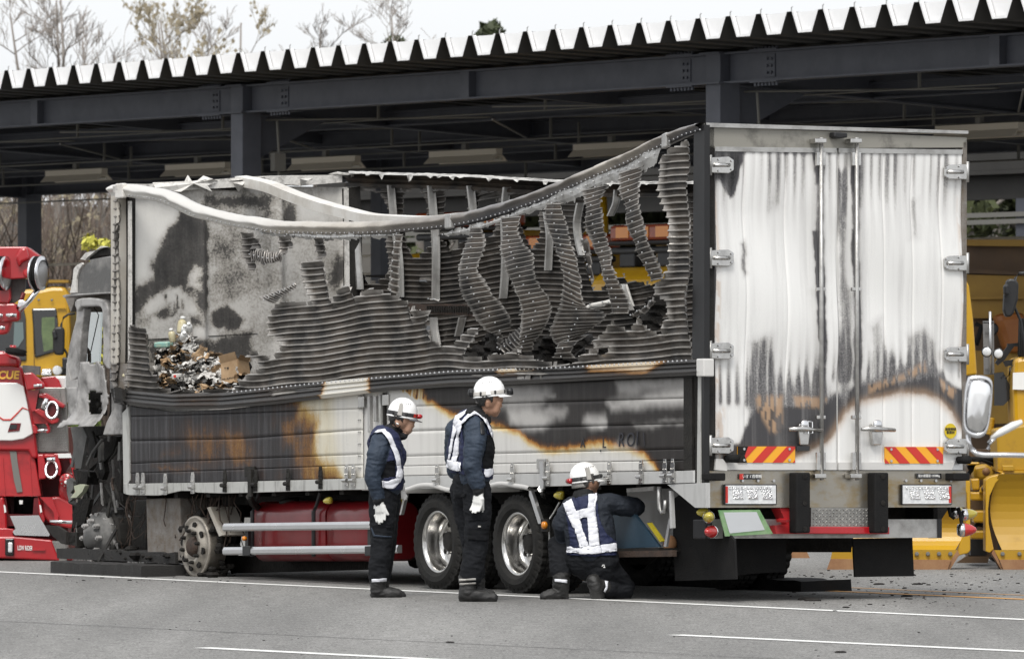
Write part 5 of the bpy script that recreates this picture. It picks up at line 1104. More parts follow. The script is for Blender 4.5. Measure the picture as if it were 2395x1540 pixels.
for u, v in ((1698, 1072), (2240, 1075)):
    b = MB(); p = SR(u, v, -.01); b.cyl(p, p+Vector((.03, -.11, 0)), .03, 10, r1=.035); b.build('rubber_stop', 'black_rubber', P_, smooth=True)
# brushed sill below the doors, lamps, bumper blocks
mat('rear_steel', (.36, .335, .29), .3, .8, col2=(.30, .20, .06), vscale=2.6, stretch=(1, 1, 1.6), thresh=(.48, .68), bump=.08, bscale=6)  # yellow-brown patches: reflected yellow machinery painted into the steel colour
rslab([(1640, 1100), (2258, 1100), (2258, 1185), (1640, 1186)], -.0, .06, 'rear_sill', 'rear_steel')
for u0, u1, rs in ((1694, 1817, 0), (2108, 2227, 1)):
    lp = rslab([(u0, 1131), (u1, 1131), (u1, 1180), (u0, 1180)], -.03, .03, 'tail_lamp', 'black_gloss', bevel=.01)
    rslab([(u0+3, 1134), (u1-3, 1134), (u1-3, 1177), (u0+3, 1177)], -.034, .006, 'lamp_lens', 'lens_clear', lp)
    a, c = ((u0+3, u0+8) if not rs else (u1-8, u1-3)); rslab([(a, 1136), (c, 1136), (c, 1175), (a, 1175)], -.038, .006, 'red_reflector', 'sign_red', lp)
    for k in range(3):
        x = u0+18+k*34; rslab([(x, 1145), (x+24, 1145), (x+28, 1166), (x+4, 1166)], -.042, .01, 'lamp_chamber', 'reflector_chrome', lp, bevel=.01)
    b = MB()
    for k in range(14): p = SR(u0+12+k*7.2, 1140, -.036); b.box((p.x-.008, p.y-.006, p.z-.008), (p.x+.008, p.y, p.z+.008))
    tag(b.build('led_chip', 'reflector_chrome', lp), kind='stuff')
b = MB()
for u in (1735, 1771, 1808, 2117, 2152, 2187, 2222): p = SR(u, 1123, -.002); b.cyl(p, p+Vector((0, -.012, 0)), .012, 8)
tag(b.build('rivet', 'alu_clean', P_), kind='stuff')
for u0, u1 in ((1862, 1895), (2045, 2078)):
    q = rslab([(u0, 1104), (u1, 1104), (u1, 1245), (u0, 1245)], -.11, .11, 'dock_bumper', 'black_rubber', bevel=.012)
    for v in (1113, 1175, 1236):
        b = MB(); p = SR((u0+u1)/2+3, v, -.112); b.cyl(p, p+Vector((0, -.003, 0)), .022, 10); b.build('bolt_hole', 'char', q)
for u0, u1, m in ((1659, 1697, 'black_rubber'), (2230, 2268, 'black_rubber')):
    q = rslab([(u0, 1105), (u1, 1105), (u1, 1123), (u0, 1122)], -.12, .14, 'corner_bumper', m, bevel=.01)
rslab([(1822, 1187), (1864, 1187), (1864, 1247), (1814, 1247), (1812, 1228), (1840, 1225)], .02, .12, 'tow_frame', 'red_dirty'); b = MB(); b.lathe(SR(1830, 1220, -.05), (0, 0, 1), [(0, .05), (.02, .06), (.03, .03)], 12); b.build('tow_hook', 'red_paint', P_)
rslab([(1864, 1230), (2080, 1231), (2080, 1248), (1864, 1247)], -.03, .10, 'tow_bar', 'red_paint', bevel=.006)
rslab([(2034, 1187), (2046, 1187), (2046, 1231), (2034, 1231)], .0, .06, 'tow_frame', 'red_paint')
ck = rslab([(1896, 1186), (2034, 1186), (2034, 1232), (1896, 1231)], -.01, .012, 'checker_plate', 'checker_dull')
def treads(parent, quad, nu, nv, proj, m='checker', k=.55, off=-.003):
    """raised bars of checker plate over a pixel quad"""
    b = MB(); (a, c, d, e) = quad
    for i in range(nu):
        for j in range(nv):
            f, g = (i+.5)/nu, (j+.5)/nv
            def P(ff, gg):
                x0 = (1-ff)*a[0]+ff*c[0]; y0 = (1-ff)*a[1]+ff*c[1]; x1 = (1-ff)*e[0]+ff*d[0]; y1 = (1-ff)*e[1]+ff*d[1]
                return proj((1-gg)*x0+gg*x1, (1-gg)*y0+gg*y1)
            sg = 1 if (i+j) % 2 else -1; du, dv = k*.5/nu, k*.5/nv*sg; wd = .16
            q = [P(f-du-wd*dv*nv/nu*0, g-dv), P(f-du*.6, g-dv*1.25), P(f+du, g+dv), P(f+du*.6, g+dv*1.25)]
            ctr = sum(q, Vector())/4; n = (CAM-ctr).normalized()*.004
            b.add(q+[ctr+(n if not parent or True else n)], [(0, 1, 4), (1, 2, 4), (2, 3, 4), (3, 0, 4)])
    return b
b = treads(ck, ((1898, 1188), (2032, 1188), (2032, 1230), (1898, 1230)), 17, 6, lambda u, v: SR(u, v, -.014)); b.v = [(x, y-(.006 if i % 5 == 4 else 0), z) for i, (x, y, z) in enumerate(b.v)]
tag(b.build('tread_bar', 'checker', ck), kind='stuff')
rslab([(1664, 1213), (2200, 1213), (2200, 1256), (1664, 1258)], .10, .12, 'underrun_bar', 'alu_dull'); rslab([(2193, 1212), (2202, 1212), (2202, 1257), (2193, 1257)], .09, .14, 'bar_end_cap', 'black_plastic')
rslab([(1648, 1213), (1666, 1213), (1666, 1259), (1648, 1259)], .06, .18, 'bar_end_cap', 'black_plastic', bevel=.01)
# plate covered with white paper and green tape
def tilt(px, d=0.): return [SR(u, v, -.05-d+(v-1192)*.0008) for u, v in px]
b = MB(); b.prism(tilt([(1680, 1192), (1776, 1191), (1807, 1247), (1696, 1253)]), (0, .01, 0)); cv = b.build('covered_number_plate', 'paper_green', P_); cv['label'] = 'number plate hidden under white paper and green tape'
b = MB(); b.prism(tilt([(1692, 1197), (1769, 1196), (1788, 1238), (1706, 1246)], .004), (0, .003, 0)); b.build('paper', 'paper_white', cv)
def lamp(px, s, r, m, ax=(-.25, -1, 0), nm='marker_lamp', ln=.09, sc=1.):
    p = SR(*px, s); b = MB(); b.lathe(p, ax, [(-.02, r*.9), (0, r), (.02, r*.98), (ln*.6, r*.75), (ln*.9, r*.4), (ln, .004)], 14, 0); q = b.build(nm, m, P_, smooth=True)
    b = MB(); b.lathe(p, ax, [(-.045, r*.8), (-.02, r*1.04), (.003, r*1.06)], 14); b.build('lamp_bezel', 'chrome_soft', q, smooth=True)
lamp((1657, 1208), -.02, .045, 'yellow_lens', (-.6, -1, .1), ln=.11); lamp((1650, 1197), .12, .04, 'yellow_lens', (-1, -.1, 0)); lamp((1664, 1242), .02, .05, 'red_lens', (-1.0, -.7, 0), ln=.11)
lamp((2258, 1202), .1, .045, 'yellow_lens', (1, -.2, .1), ln=.1); lamp((2252, 1238), .05, .055, 'red_lens', (1, -.4, 0), ln=.11); lamp((2235, 1196), .15, .05, 'yellow_lens', (1, .2, 0))
b = MB(); b.tube([SR(2240, 1186, .08), SR(2246, 1205, .06), SR(2250, 1238, .05)], .016, 6); b.tube([SR(2218, 1186, .12), SR(2222, 1205, .1), SR(2232, 1212, .08)], .014, 6); b.build('lamp_cable', 'black_rubber', P_)
# mud flaps
def flap(px, s, nm='mud_flap'): return rslab(px, s, .02, nm, 'black_rubber')
f1 = slab([(1575, 1165), (1596, 1150), (1660, 1192), (1716, 1262), (1720, 1353), (1578, 1357), (1573, 1260)], .25, .02, 'mud_flap', 'black_rubber')
flap([(1648, 1258), (1838, 1258), (1838, 1336), (1762, 1340), (1700, 1348)], .55); flap([(1994, 1258), (2133, 1256), (2137, 1346), (1999, 1348)], .30)
rslab([(1640, 1185), (2220, 1185), (2200, 1215), (1640, 1215)], .7, .05, 'rear_cross_member', 'dark_frame'); rslab([(1640, 1215), (2000, 1215), (1990, 1290), (1640, 1290)], 1.1, .05, 'axle_beam_cover', 'char')
slab([(1448, 1148), (1462, 1148), (1467, 1292), (1454, 1292)], -.01, .03, 'flap_frame', 'sill_clean') if False else None
# open locker near the kneeling man
bx('locker_back', (.55, .72, .42), (.58, 2.0, .93), 'off_white'); bx('locker_floor', (.04, .72, .40), (.58, 2.0, .43), 'dark_frame')
slab([(1440, 1288), (1572, 1285), (1572, 1300), (1440, 1302)], .0, .04, 'locker_edge', 'rust_dark')
slab([(1432, 1200), (1478, 1196), (1540, 1278), (1425, 1282)], .12, .03, 'locker_lid', 'blue_panel')
slab(oo('K', [(1210, 705), (1235, 700), (1370, 890), (1345, 900)]), .11, .03, 'prybar', 'yellow_tool')
b = MB(); b.tube([SW(*o1('K', x, y), .02) for x, y in ((1340, 330), (1338, 470), (1340, 560), (1365, 595), (1395, 585), (1405, 540), (1405, 470))], .018, 8); b.build('hook', 'alu_dull', P_, smooth=True)
slab(oo('K', [(1440, 375), (1458, 375), (1475, 755), (1450, 760)]), -.01, .03, 'locker_frame', 'sill_clean'); slab(oo('K', [(1165, 480), (1445, 478), (1445, 486), (1165, 490)]), .3, .02, 'locker_rail', 'alu_clean')
slab(oo('K', [(1440, 640), (1452, 700), (1410, 950), (1385, 945)]), .02, .02, 'locker_strut', 'alu_clean'); slab(oo('K', [(1002, 350), (1280, 328), (1280, 370), (1005, 392)]), .05, .04, 'locker_handle', 'alu_dull')
b = MB(); b.ball(SW(*o1('K', 1450, 920), .2), .06, 16, sc=(1, .8, 1.2)); b.build('canvas_bag', 'rust_edge', P_, smooth=True)
slab(oo('K', [(130, 665), (300, 660), (300, 1240), (150, 1270)]), .12, .02, 'mud_flap', 'black_rubber')
slab(oo('K', [(0, 340), (12, 345), (132, 710), (95, 712), (0, 420)]), .0, .03, 'fender_stay', 'alu_clean')
b = MB(); b.lathe(SW(1272, 1227, -.02), (-1, 0, 0), [(-.02, .030), (0, .032), (.014, .028), (.018, .006)], 14); b.build('side_reflector', 'orange_lamp', P_, smooth=True); slab([(1264, 1213), (1280, 1213), (1280, 1242), (1264, 1242)], -.005, .02, 'reflector_bracket', 'dark_frame')
def slamp(c, x, y, m, ax, r=.036): 
    p = SW(*o1(c, x, y), .05); b = MB(); b.lathe(p, ax, [(-.02, r*.9), (0, r), (.03, r*.9), (.06, r*.5), (.07, .004)], 14); b.build('side_lamp', m, P_, smooth=True)
slamp('K', 330, 420, 'yellow_lens', (-.5, .9, .0)); slamp('G', 2285, 440, 'yellow_lens', (-.3, .9, -.1), .03); slamp('P', 285, 840, 'yellow_lens', (-.6, .3, -.6), .034)
b = MB(); b.tube([SW(*o1('K', x, y), .05) for x, y in ((315, 490), (260, 590), (215, 660))], .007, 5); b.tube([SW(*o1('K', x, y), .05) for x, y in ((205, 700), (212, 1030))], .008, 5); b.build('guard_wire', 'alu_dull', P_)

# ---- wheels
def tyre_mesh(b, c, R, w0, w1, rin):
    prof = [(w0+.03, rin), (w0+.004, rin+.03), (w0, (R+rin)/2), (w0+.012, R-.05), (w0+.03, R-.018), (w0+.035, R), (w0+.075, R), (w0+.078, R-.012), (w0+.088, R-.012), (w0+.091, R), (w0+.13, R), (w0+.133, R-.012), (w0+.143, R-.012), (w0+.146, R), (w1-.035, R), (w1-.03, R-.018), (w1-.012, R-.05), (w1, (R+rin)/2), (w1-.004, rin+.03), (w1-.03, rin)]
    def rm(i, k, r):
        if r >= R-.001: return r-(.013 if k % 3 == 2 else 0)
        if abs(r-(R-.018)) < .001: return r-(.014 if k % 3 == 2 else 0)
        return r
    b.lathe(c, (1, 0, 0), prof, 108, closed=True, rmod=rm)
def dual_wheel(s, h):
    R = .405; c = Vector((0, s, h))
    b = MB(); b.lathe(c, (1, 0, 0), [(.035, .262), (.03, .25), (.04, .238), (.07, .228), (.15, .222), (.19, .215), (.205, .19), (.21, .13), (.205, .105), (.20, .10), (.175, .095), (.17, .06), (.17, .002)], 48, closed=True); w = b.build('wheel', 'stainless', P_, smooth=True)
    b = MB(); tyre_mesh(b, c, R, .0, .245, .258); b.build('tyre', 'tyre', w, smooth=False)
    b = MB(); tyre_mesh(b, c, R, .28, .525, .258); b.build('tyre', 'tyre', w)
    for k in range(8):
        a = k*math.pi/4+.3; p = c+Vector((.19, math.cos(a)*.165, math.sin(a)*.165)); q = MB(); q.cyl(p, p+Vector((.016, 0, 0)), .027, 10); q.build('hand_hole', 'char', w)
        a += .39; p = c+Vector((.205, math.cos(a)*.118, math.sin(a)*.118)); q = MB(); q.cyl(p, p+Vector((-.035, 0, 0)), .013, 6); q.build('wheel_nut', 'alu_clean', w)
    b = MB(); b.lathe(c, (-1, 0, 0), [(-.18, .085), (-.13, .08), (-.12, .05), (-.12, .004)], 16); b.build('hub_cap', 'dark_frame', w, smooth=True)
pw = [SW(1202, 1271, 0.0), SW(1015, 1266, 0.0)]
for p in pw: dual_wheel(p.y, p.z)
for p in pw:
    c = Vector((1.97, p.y, p.z)); b = MB(); tyre_mesh(b, c, .405, 0, .245, .258); b.build('far_tyre', 'tyre', P_); b = MB(); tyre_mesh(b, c+Vector((.27, 0, 0)), .405, 0, .245, .258); b.build('far_tyre', 'tyre', P_)
    b = MB(); b.cyl((.3, p.y, p.z), (2.2, p.y, p.z), .09, 12); b.ball((1.2, p.y, p.z), .2, 12); b.build('axle', 'dark_frame', P_)
# wave-shaped edge of the mudguards over the wheels
def guard(pts, nm='mudguard_edge'):
    b = MB(); vs = []
    P = smooth_poly(pts, 40)
    for u, v in P:
        for dv, w in ((0, -.04), (7, -.055), (12, -.03), (12, .35)): p = SW(u, v+dv, max(w, -.06)); q = SW(u, v+dv, -.04); vs.append((w, q.y, q.z))
    b.add(vs, [(i*4+j, i*4+j+1, (i+1)*4+j+1, (i+1)*4+j) for i in range(39) for j in range(3)]); b.build(nm, 'off_white', P_, smooth=True)
guard(oo('H', [(440, 355), (480, 345), (520, 325), (580, 315), (640, 318), (690, 335), (740, 355), (800, 352), (860, 350), (960, 348), (1010, 338), (1050, 315), (1110, 305), (1160, 310), (1210, 325), (1290, 330), (1305, 340)]))
slab(oo('H', [(440, 380), (458, 376), (418, 540), (408, 540)]), .05, .03, 'mudguard_stay', 'alu_dull')

# ---- fuel tanks and side guard rails
def tank(u0, u1, m):
    p0, p1 = SW(u0, 1180, .16), SW(u1, 1180, .16); z1 = p0.z+.03; z0 = SW(u0, 1312, .16).z; r = .12; b = MB(); pr = []
    for (cx, cz, a0) in ((.16+r, z0+r, 180), (.62-r, z0+r, 270), (.62-r, z1-r, 0), (.16+r, z1-r, 90)):
        for k in range(6): a = math.radians(a0+k*18); pr.append((cx+r*math.cos(a), cz+r*math.sin(a)))
    ys = sorted((p0.y, p1.y)); b.loft([[(x, y, z) for x, z in [(x if e == 0 else .39+(x-.39)*.93, z if e == 0 else (z0+z1)/2+(z-(z0+z1)/2)*.93) for x, z in pr]] for y, e in ((ys[0], 1), (ys[0]+.03, 0), (ys[0]+.3, 0), (ys[1]-.3, 0), (ys[1]-.03, 0), (ys[1], 1))])
    t = b.build('fuel_tank', m, P_, smooth=True); t.modifiers.new('e', 'EDGE_SPLIT').split_angle = .9; return t
t1 = tank(588, 756, 'red_tank'); t2 = tank(760, 872, 'red_tank'); t1['label'] = 'front red fuel tank with sooty top'; t2['label'] = 'clean red fuel tank behind the guard rails'
slab([(600, 1178), (745, 1176), (752, 1186), (596, 1190)], .22, .3, 'tank_soot_cover', 'red_tank_sooty', bevel=.03)
b = MB(); p = SW(678, 1182, .3); b.lathe(p, (-.2, 0, 1), [(-.05, .07), (.02, .075), (.04, .09), (.06, .09), (.07, .03)], 16); b.build('tank_cap', 'dark_frame', P_, smooth=True)
for u in (592, 735):
    b = MB(); q = [SW(u+14, 1150, .1), SW(u+5, 1180, .11), SW(u-2, 1195, .11), SW(u-2, 1300, .12)]; b.tube(q, .018, 6); b.build('tank_strap', 'black_plastic', P_)
for v0, v1 in ((1222, 1240), (1277, 1296)):
    p0, p1 = SW(527, (v0+v1)/2+1, -.02), SW(935 if v0 > 1250 else 905, (v0+v1)/2-1+(-3), -.02); b = MB(); hh = .034
    pr = [(-.02, -hh), (-.03, -hh*.6), (-.03, hh*.3), (-.015, hh), (.02, hh), (.02, -hh)]
    b.loft([[(p.x+x, p.y, p.z+z) for x, z in pr] for p in (p0, p1)]); b.build('side_guard_rail', 'alu_clean' if v0 < 1250 else 'alu_clean', P_)
for u in (576, 862):
    for v in (1287,): slab([(u-10, 1276), (u+8, 1275), (u+8, 1298), (u-10, 1299)], -.055, .05, 'rail_clamp', 'black_plastic', bevel=.006)
    slab([(u-3, 1222), (u+4, 1222), (u+4, 1280), (u-3, 1280)], .01, .03, 'rail_post', 'black_plastic')
b = MB(); b.lathe(SW(571, 1258, -.03), (-1, 0, 0), [(-.02, .018), (0, .021), (.014, .019), (.018, .004)], 12); b.build('side_reflector', 'orange_lamp', P_, smooth=True)
# dark gear between tank and wheels, panels by the front wheels
slab([(312, 1168), (345, 1168), (340, 1310), (304, 1310)], .30, .04, 'air_tank', 'dark_frame', bevel=.015); slab([(341, 1165), (420, 1163), (425, 1310), (345, 1312)], .12, .35, 'battery_box', 'rust_brown', bevel=.01)
b = MB(); b.prism([SW(u, v, .1) for u, v in ((484, 1186), (492, 1184), (520, 1250), (512, 1253))], (.25, 0, 0)); b.build('bent_bracket', 'post_beige', P_)
slab([(420, 1150), (560, 1150), (560, 1215), (540, 1330), (520, 1330), (500, 1200), (420, 1200)], .6, .05, 'inner_guard', 'char'); slab([(530, 1298), (900, 1290), (900, 1330), (540, 1340)], .5, .05, 'lower_gear', 'char')
slab([(520, 1155), (900, 1148), (900, 1178), (520, 1180)], .45, .2, 'air_piping', 'dark_frame')
b = MB(); rnd = random.Random(8)
for i in range(70):
    u = rnd.uniform(300, 560); p = SW(u, 1150+rnd.uniform(0, 15), .1+rnd.uniform(0, .6)); pts = [p]
    for k in range(4): p = p+Vector((rnd.gauss(0, .03), rnd.gauss(0, .05), -rnd.uniform(.03, .16))); pts.append(p)
    b.tube(pts, rnd.uniform(.003, .008), 4)
tag(b.build('hanging_wires', 'rust_dark', P_), kind='stuff')
# second front wheel: bare steel rim, tyre burnt away
def bare_rim(u, v, s_w):
    c = SW(u, v, s_w); R = .262
    b = MB(); b.lathe(c, (1, 0, 0), [(.18, R), (.04, R-.004), (.02, R+.012), (.0, R+.008), (.0, R-.012), (.02, R-.03), (-.005, R-.06), (-.03, .17), (-.032, .125), (.01, .115), (.015, .07), (.01, .002)], 40)
    w = b.build('bare_wheel_rim', 'ash_metal', P_, smooth=True); w['label'] = 'front wheel rim bare of its tyre, round holes and studs'
    for k in range(8):
        a = k*math.pi/4+.2; p = c+Vector((-.022, math.cos(a)*.19, math.sin(a)*.19)); q = MB(); q.cyl(p+Vector((-.004, 0, 0)), p+Vector((.012, 0, 0)), .031, 12); q.build('hand_hole', 'char', w)
        a += .39; p = c+Vector((-.03, math.cos(a)*.142, math.sin(a)*.142)); q = MB(); q.cyl(p, p+Vector((-.03, 0, 0)), .019, 6); q.cyl(p+Vector((-.03, 0, 0)), p+Vector((-.045, 0, 0)), .012, 6); q.build('wheel_nut', 'dark_frame', w)
    b = MB(); b.lathe(c, (-1, 0, 0), [(-.03, .095), (.02, .09), (.05, .07), (.06, .03), (.06, .003)], 16); b.build('hub', 'rust_dark', w, smooth=True)
    b = MB(); rnd = random.Random(2)
    for i in range(60):
        a = rnd.uniform(0, 6.28); rr = rnd.uniform(R, R+.05); p = c+Vector((rnd.uniform(.03, .25), math.cos(a)*rr, math.sin(a)*rr)); b.ball(p, rnd.uniform(.02, .05), 6, sc=(1.4, 1, 1))
    tag(b.build('burnt_tyre_residue', 'char', w), kind='stuff')
mat('ash_metal', (.34, .31, .265), .5, .5, col2=(.10, .09, .08), vscale=6, thresh=(.45, .7), bump=.2)
bare_rim(455, 1277, .05)
# first front hub, melted, with nuts
def front_hub(u, v, w):
    c = SW(u, v, w); b = MB(); b.lathe(c, (1, 0, 0), [(.32, .19), (.12, .20), (.1, .235), (.04, .235), (.03, .205), (-.01, .20), (-.012, .12), (-.05, .11), (-.08, .085), (-.095, .05), (-.10, .004)], 28)
    h = b.build('front_hub', 'cab_dark', P_, smooth=True); h['label'] = 'foremost hub with melted metal, its wheel gone'
    for k in range(8):
        a = k*math.pi/4; p = c+Vector((-.02, math.cos(a)*.155, math.sin(a)*.155)); q = MB(); q.cyl(p, p+Vector((-.04, 0, 0)), .026, 6); q.cyl(p+Vector((-.04, 0, 0)), p+Vector((-.055, 0, 0)), .015, 6); q.build('wheel_nut', 'cab_burnt', h)
    b = MB(); rnd = random.Random(12)
    for i in range(70):
        a = rnd.uniform(-.3, 3.4); rr = rnd.uniform(.20, .235); p = c+Vector((rnd.uniform(.0, .2), math.cos(a)*rr, math.sin(a)*rr)); q = p+Vector((rnd.gauss(0, .02), rnd.gauss(0, .02), -rnd.uniform(.02, .09))); b.tube([p, p.lerp(q, .5), q], [rnd.uniform(.012, .03), .014, .003], 5)
    tag(b.build('melted_alloy', 'cab_burnt', h), kind='stuff')
    b = MB(); b.lathe(c+Vector((.1, 0, 0)), (1, 0, 0), [(0, .24), (.02, .275), (.14, .28), (.16, .25)], 28, closed=True, rmod=lambda i, k, r: r*(1+.05*math.sin(k*2.3))); b.build('brake_drum', 'dark_frame', h)
front_hub(222, 1257, .12)

# ---- burnt cab
def cabslab(pts, w0, t, nm, m, c='L1', bevel=.0): return slab(oo(c, pts), w0, t, nm, m, bevel=bevel)
mat('cab_mid', (.10, .098, .095), .5, .2, col2=(.30, .29, .275), vscale=3.5, thresh=(.46, .74), bump=.15, bscale=30)
def fairing():
    side = smooth_poly(oo('L1', [(565, 578), (600, 470), (640, 385), (680, 310), (720, 262), (780, 235), (850, 215), (930, 207), (995, 205)])+[(285, 594)], 16)
    rings = []; ends = [(.12, 1.0, 0), (.25, 1.0, .0), (.6, 1.02, .0), (1.25, 1.03, 0), (1.9, 1.02, 0), (2.25, 1., 0), (2.38, 1., 0)]
    base = [SW(u, v, .12) for u, v in side]; zb = SW(*o1('L1', 700, 565), .12).z; sb = base[-1].y
    for w, k, _ in ends:
        inset = .16 if w in (.12, 2.38) else (.03 if w in (.25, 2.25) else -.04 if w == 1.25 else 0)
        ring = [(w, p.y-inset*(1 if i < 9 else 0)*(1-i/30), zb+(p.z-zb)*(.94 if inset == .16 else 1.0)) for i, p in enumerate(base)]
        ring += [(w, sb-.1, base[-1].z-.02), (w, sb-.1, zb), (w, base[0].y-inset, zb)]; rings.append(ring)
    b = MB(); b.loft(rings); b.build('cab_roof_fairing', 'cab_mid', P_, smooth=True).modifiers.new('e', 'EDGE_SPLIT').split_angle = .7
    cabslab([(560, 572), (600, 562), (990, 540), (992, 552), (700, 572), (575, 592)], .06, .5, 'fairing_lip', 'cab_burnt', bevel=.01)
    cabslab([(665, 330), (690, 300), (735, 275), (745, 290), (712, 340), (690, 420), (690, 545), (632, 548), (655, 440)], .105, .02, 'fairing_trim', 'ash_white')
fairing()
b = MB(); pts = oo('L1', [(725, 245), (775, 185), (860, 160), (910, 140), (960, 135), (1000, 150), (1000, 205), (900, 210), (820, 235), (770, 250)]); fr = [SW(u, v, .3) for u, v in pts]; bk = [(p.x+.9, p.y+.1, p.z-.03) for p in fr]; b.prism(fr, (.9, 0, -.02)); b.build('curled_roof_flap', 'char', P_)
cabslab([(725, 243), (775, 183), (862, 165), (845, 185), (790, 225), (770, 252)], .27, .04, 'roof_flap_edge', 'ash_white'); cabslab([(862, 165), (910, 125), (960, 133), (910, 142)], .27, .04, 'roof_flap_edge', 'ash_white')
# door frame with its window opening, outer skin below
DO = [(668, 640), (690, 605), (730, 594), (800, 590), (880, 598), (930, 612), (958, 640), (972, 700), (985, 900), (988, 1100), (985, 1240), (960, 1230), (925, 1170), (930, 1000), (920, 700), (905, 676), (860, 668), (730, 672), (716, 690), (700, 720), (680, 660)]
cabslab(DO, .06, .09, 'door_window_frame', 'cab_burnt', bevel=.015)
cabslab([(668, 640), (690, 700), (685, 790), (655, 900), (625, 1020), (600, 1180), (598, 1300), (640, 1350), (700, 1310), (715, 1200), (735, 900), (760, 690), (720, 680)], .10, .08, 'front_pillar', 'cab_burnt', bevel=.01)
cabslab([(700, 720), (740, 690), (770, 684), (742, 760), (725, 900), (715, 1100), (712, 1240), (690, 1320), (672, 1300), (690, 1000)], .18, .05, 'door_inner_edge', 'char')
dp = oo('L1', [(735, 1190), (760, 1180), (890, 1178), (930, 1165), (975, 1240), (985, 1400), (990, 1540)])+oo('L2', [(940, 20), (930, 130), (905, 330), (820, 335), (700, 320), (592, 345), (598, 300), (640, 240), (680, 120), (670, 0)])+oo('L1', [(725, 1400), (720, 1280)])
def door_skin():
    poly = np.array([(q.y, q.z) for q in (SW(u, v, .07) for u, v in dp)]); hole = [(q.y, q.z) for q in (SW(u, v, .07) for u, v in oo('L2', [(768, 45), (800, 30), (870, 50), (862, 90), (885, 220), (830, 240), (770, 215), (775, 120)]))]
    s0, s1, h0, h1 = poly[:, 0].min(), poly[:, 0].max(), poly[:, 1].min(), poly[:, 1].max(); d = .022
    ss = np.arange(s0, s1+d, d); hh = np.arange(h0, h1+d, d); Pv = np.array([(s, h) for s in ss for h in hh]); nh = len(hh)
    w = np.array([.05+.035*vnoise(s*4, h*2.5)+.02*vnoise(s*11, h*7)-.10*max(0, 1-(h-h0)/.18)**2 for s, h in Pv])
    idx = np.arange(len(Pv)).reshape(len(ss), nh); F4 = np.stack([idx[:-1, :-1], idx[1:, :-1], idx[1:, 1:], idx[:-1, 1:]], -1).reshape(-1, 4)
    c = Pv[F4].mean(1); F4 = F4[inside(c, poly) & ~inside(c, hole)]
    used, inv = np.unique(F4, return_inverse=True); b = MB(); b.v = [tuple(x) for x in np.c_[w, Pv][used]]; b.f = [tuple(x) for x in inv.reshape(-1, 4).tolist()]; b.m = [0]*len(b.f)
    ob = b.build('buckled_door_skin', 'cab_burnt', P_, smooth=True, fix=False); s = ob.modifiers.new('s', 'SOLIDIFY'); s.thickness = .006
door_skin()
slab(oo('L2', [(760, 30), (890, 30), (890, 240), (765, 240)]), .2, .03, 'door_cavity', 'char')
b = MB(); p = [SW(*o1('L2', x, y), .16) for x, y in ((815, 100), (840, 150), (865, 190), (800, 190))]
for q in p: b.ball(q, .03, 6)
tag(b.build('lock_remains', 'dark_frame', P_), kind='stuff')
slab(oo('L1', [(600, 1180), (640, 1340), (715, 1320), (722, 1420), (690, 1540), (605, 1540), (596, 1300)])+[], .09, .05, 'wing_panel', 'cab_burnt'); slab(oo('L2', [(560, 0), (680, 0), (690, 120), (640, 240), (600, 300), (575, 330), (575, 100)]), .08, .05, 'wing_panel', 'cab_burnt', bevel=.01)
slab(oo('L1', [(718, 760), (742, 700), (910, 690), (915, 715), (895, 1175), (720, 1190)]), 2.2, .02, 'far_door_glass', 'pale_glass')
slab([(255, 690), (290, 690), (290, 1000), (258, 1000)], .5, .04, 'cab_back_wall', 'cab_burnt'); slab(oo('L1', [(590, 590), (990, 560), (990, 610), (930, 605), (800, 588), (680, 610), (640, 720), (600, 620)]), .2, .4, 'roof_header', 'rust_brown')
curve_tube('grab_handle', oo('L1', [(715, 1025), (760, 1035), (795, 1065), (808, 1100), (808, 1178)]), [.25]*5, .018, 'rust_brown'); curve_tube('loose_wire', oo('L1', [(850, 680), (892, 750), (860, 900), (820, 1080), (790, 1180)]), [.12]*5, .005, 'char', 5)
# rear wing and pressed panel under the body corner
slab(oo('L2', [(930, 250), (1000, 140), (1040, 150), (1040, 400), (875, 405), (905, 300)]), .04, .05, 'cab_rear_panel', 'cab_burnt', bevel=.008); slab(oo('L2', [(940, 10), (1040, 10), (1045, 135), (975, 135)]), .03, .06, 'step_bracket', 'dark_frame')
# exposed front chassis: plates, bars and brackets, all charred
def junk(c, pts, w, t, nm, m='dark_frame'): return slab(oo(c, pts), w, t, nm, m)
junk('L2', [(600, 340), (700, 330), (740, 420), (720, 520), (690, 690), (640, 690), (620, 450)], .1, .03, 'torn_wing', 'cab_dark'); junk('L2', [(640, 335), (900, 335), (880, 400), (760, 420)], .3, .05, 'cab_floor_edge', 'char')
junk('L2', [(740, 400), (800, 390), (850, 470), (800, 600), (760, 580)], .3, .03, 'hinge_arm', 'dark_frame'); junk('L2', [(840, 470), (870, 440), (960, 410), (1000, 420), (960, 560), (880, 640), (895, 720), (870, 790), (800, 740), (840, 600)], .45, .05, 'spring_bracket', 'char'); junk('L2', [(830, 470), (862, 465), (860, 620), (838, 640)], .25, .03, 'link_plate', 'cab_dark'); junk('L2', [(1008, 465), (1025, 465), (1020, 620), (1000, 625)], .2, .03, 'link_plate', 'cab_dark')
junk('L2', [(620, 700), (750, 720), (740, 830), (650, 820)], .35, .12, 'steering_gear', 'char'); junk('L2', [(690, 330), (860, 330), (880, 500), (830, 640), (760, 700), (700, 900), (690, 500)], 1.0, .05, 'far_frame_plate', 'char'); junk('L2', [(880, 420), (1050, 400), (1050, 1010), (960, 1010), (900, 820)], 1.0, .05, 'far_frame_plate', 'char')
junk('L2', [(640, 820), (1056, 780), (1056, 1330), (640, 1450)], 1.15, .05, 'far_frame_plate', 'char')
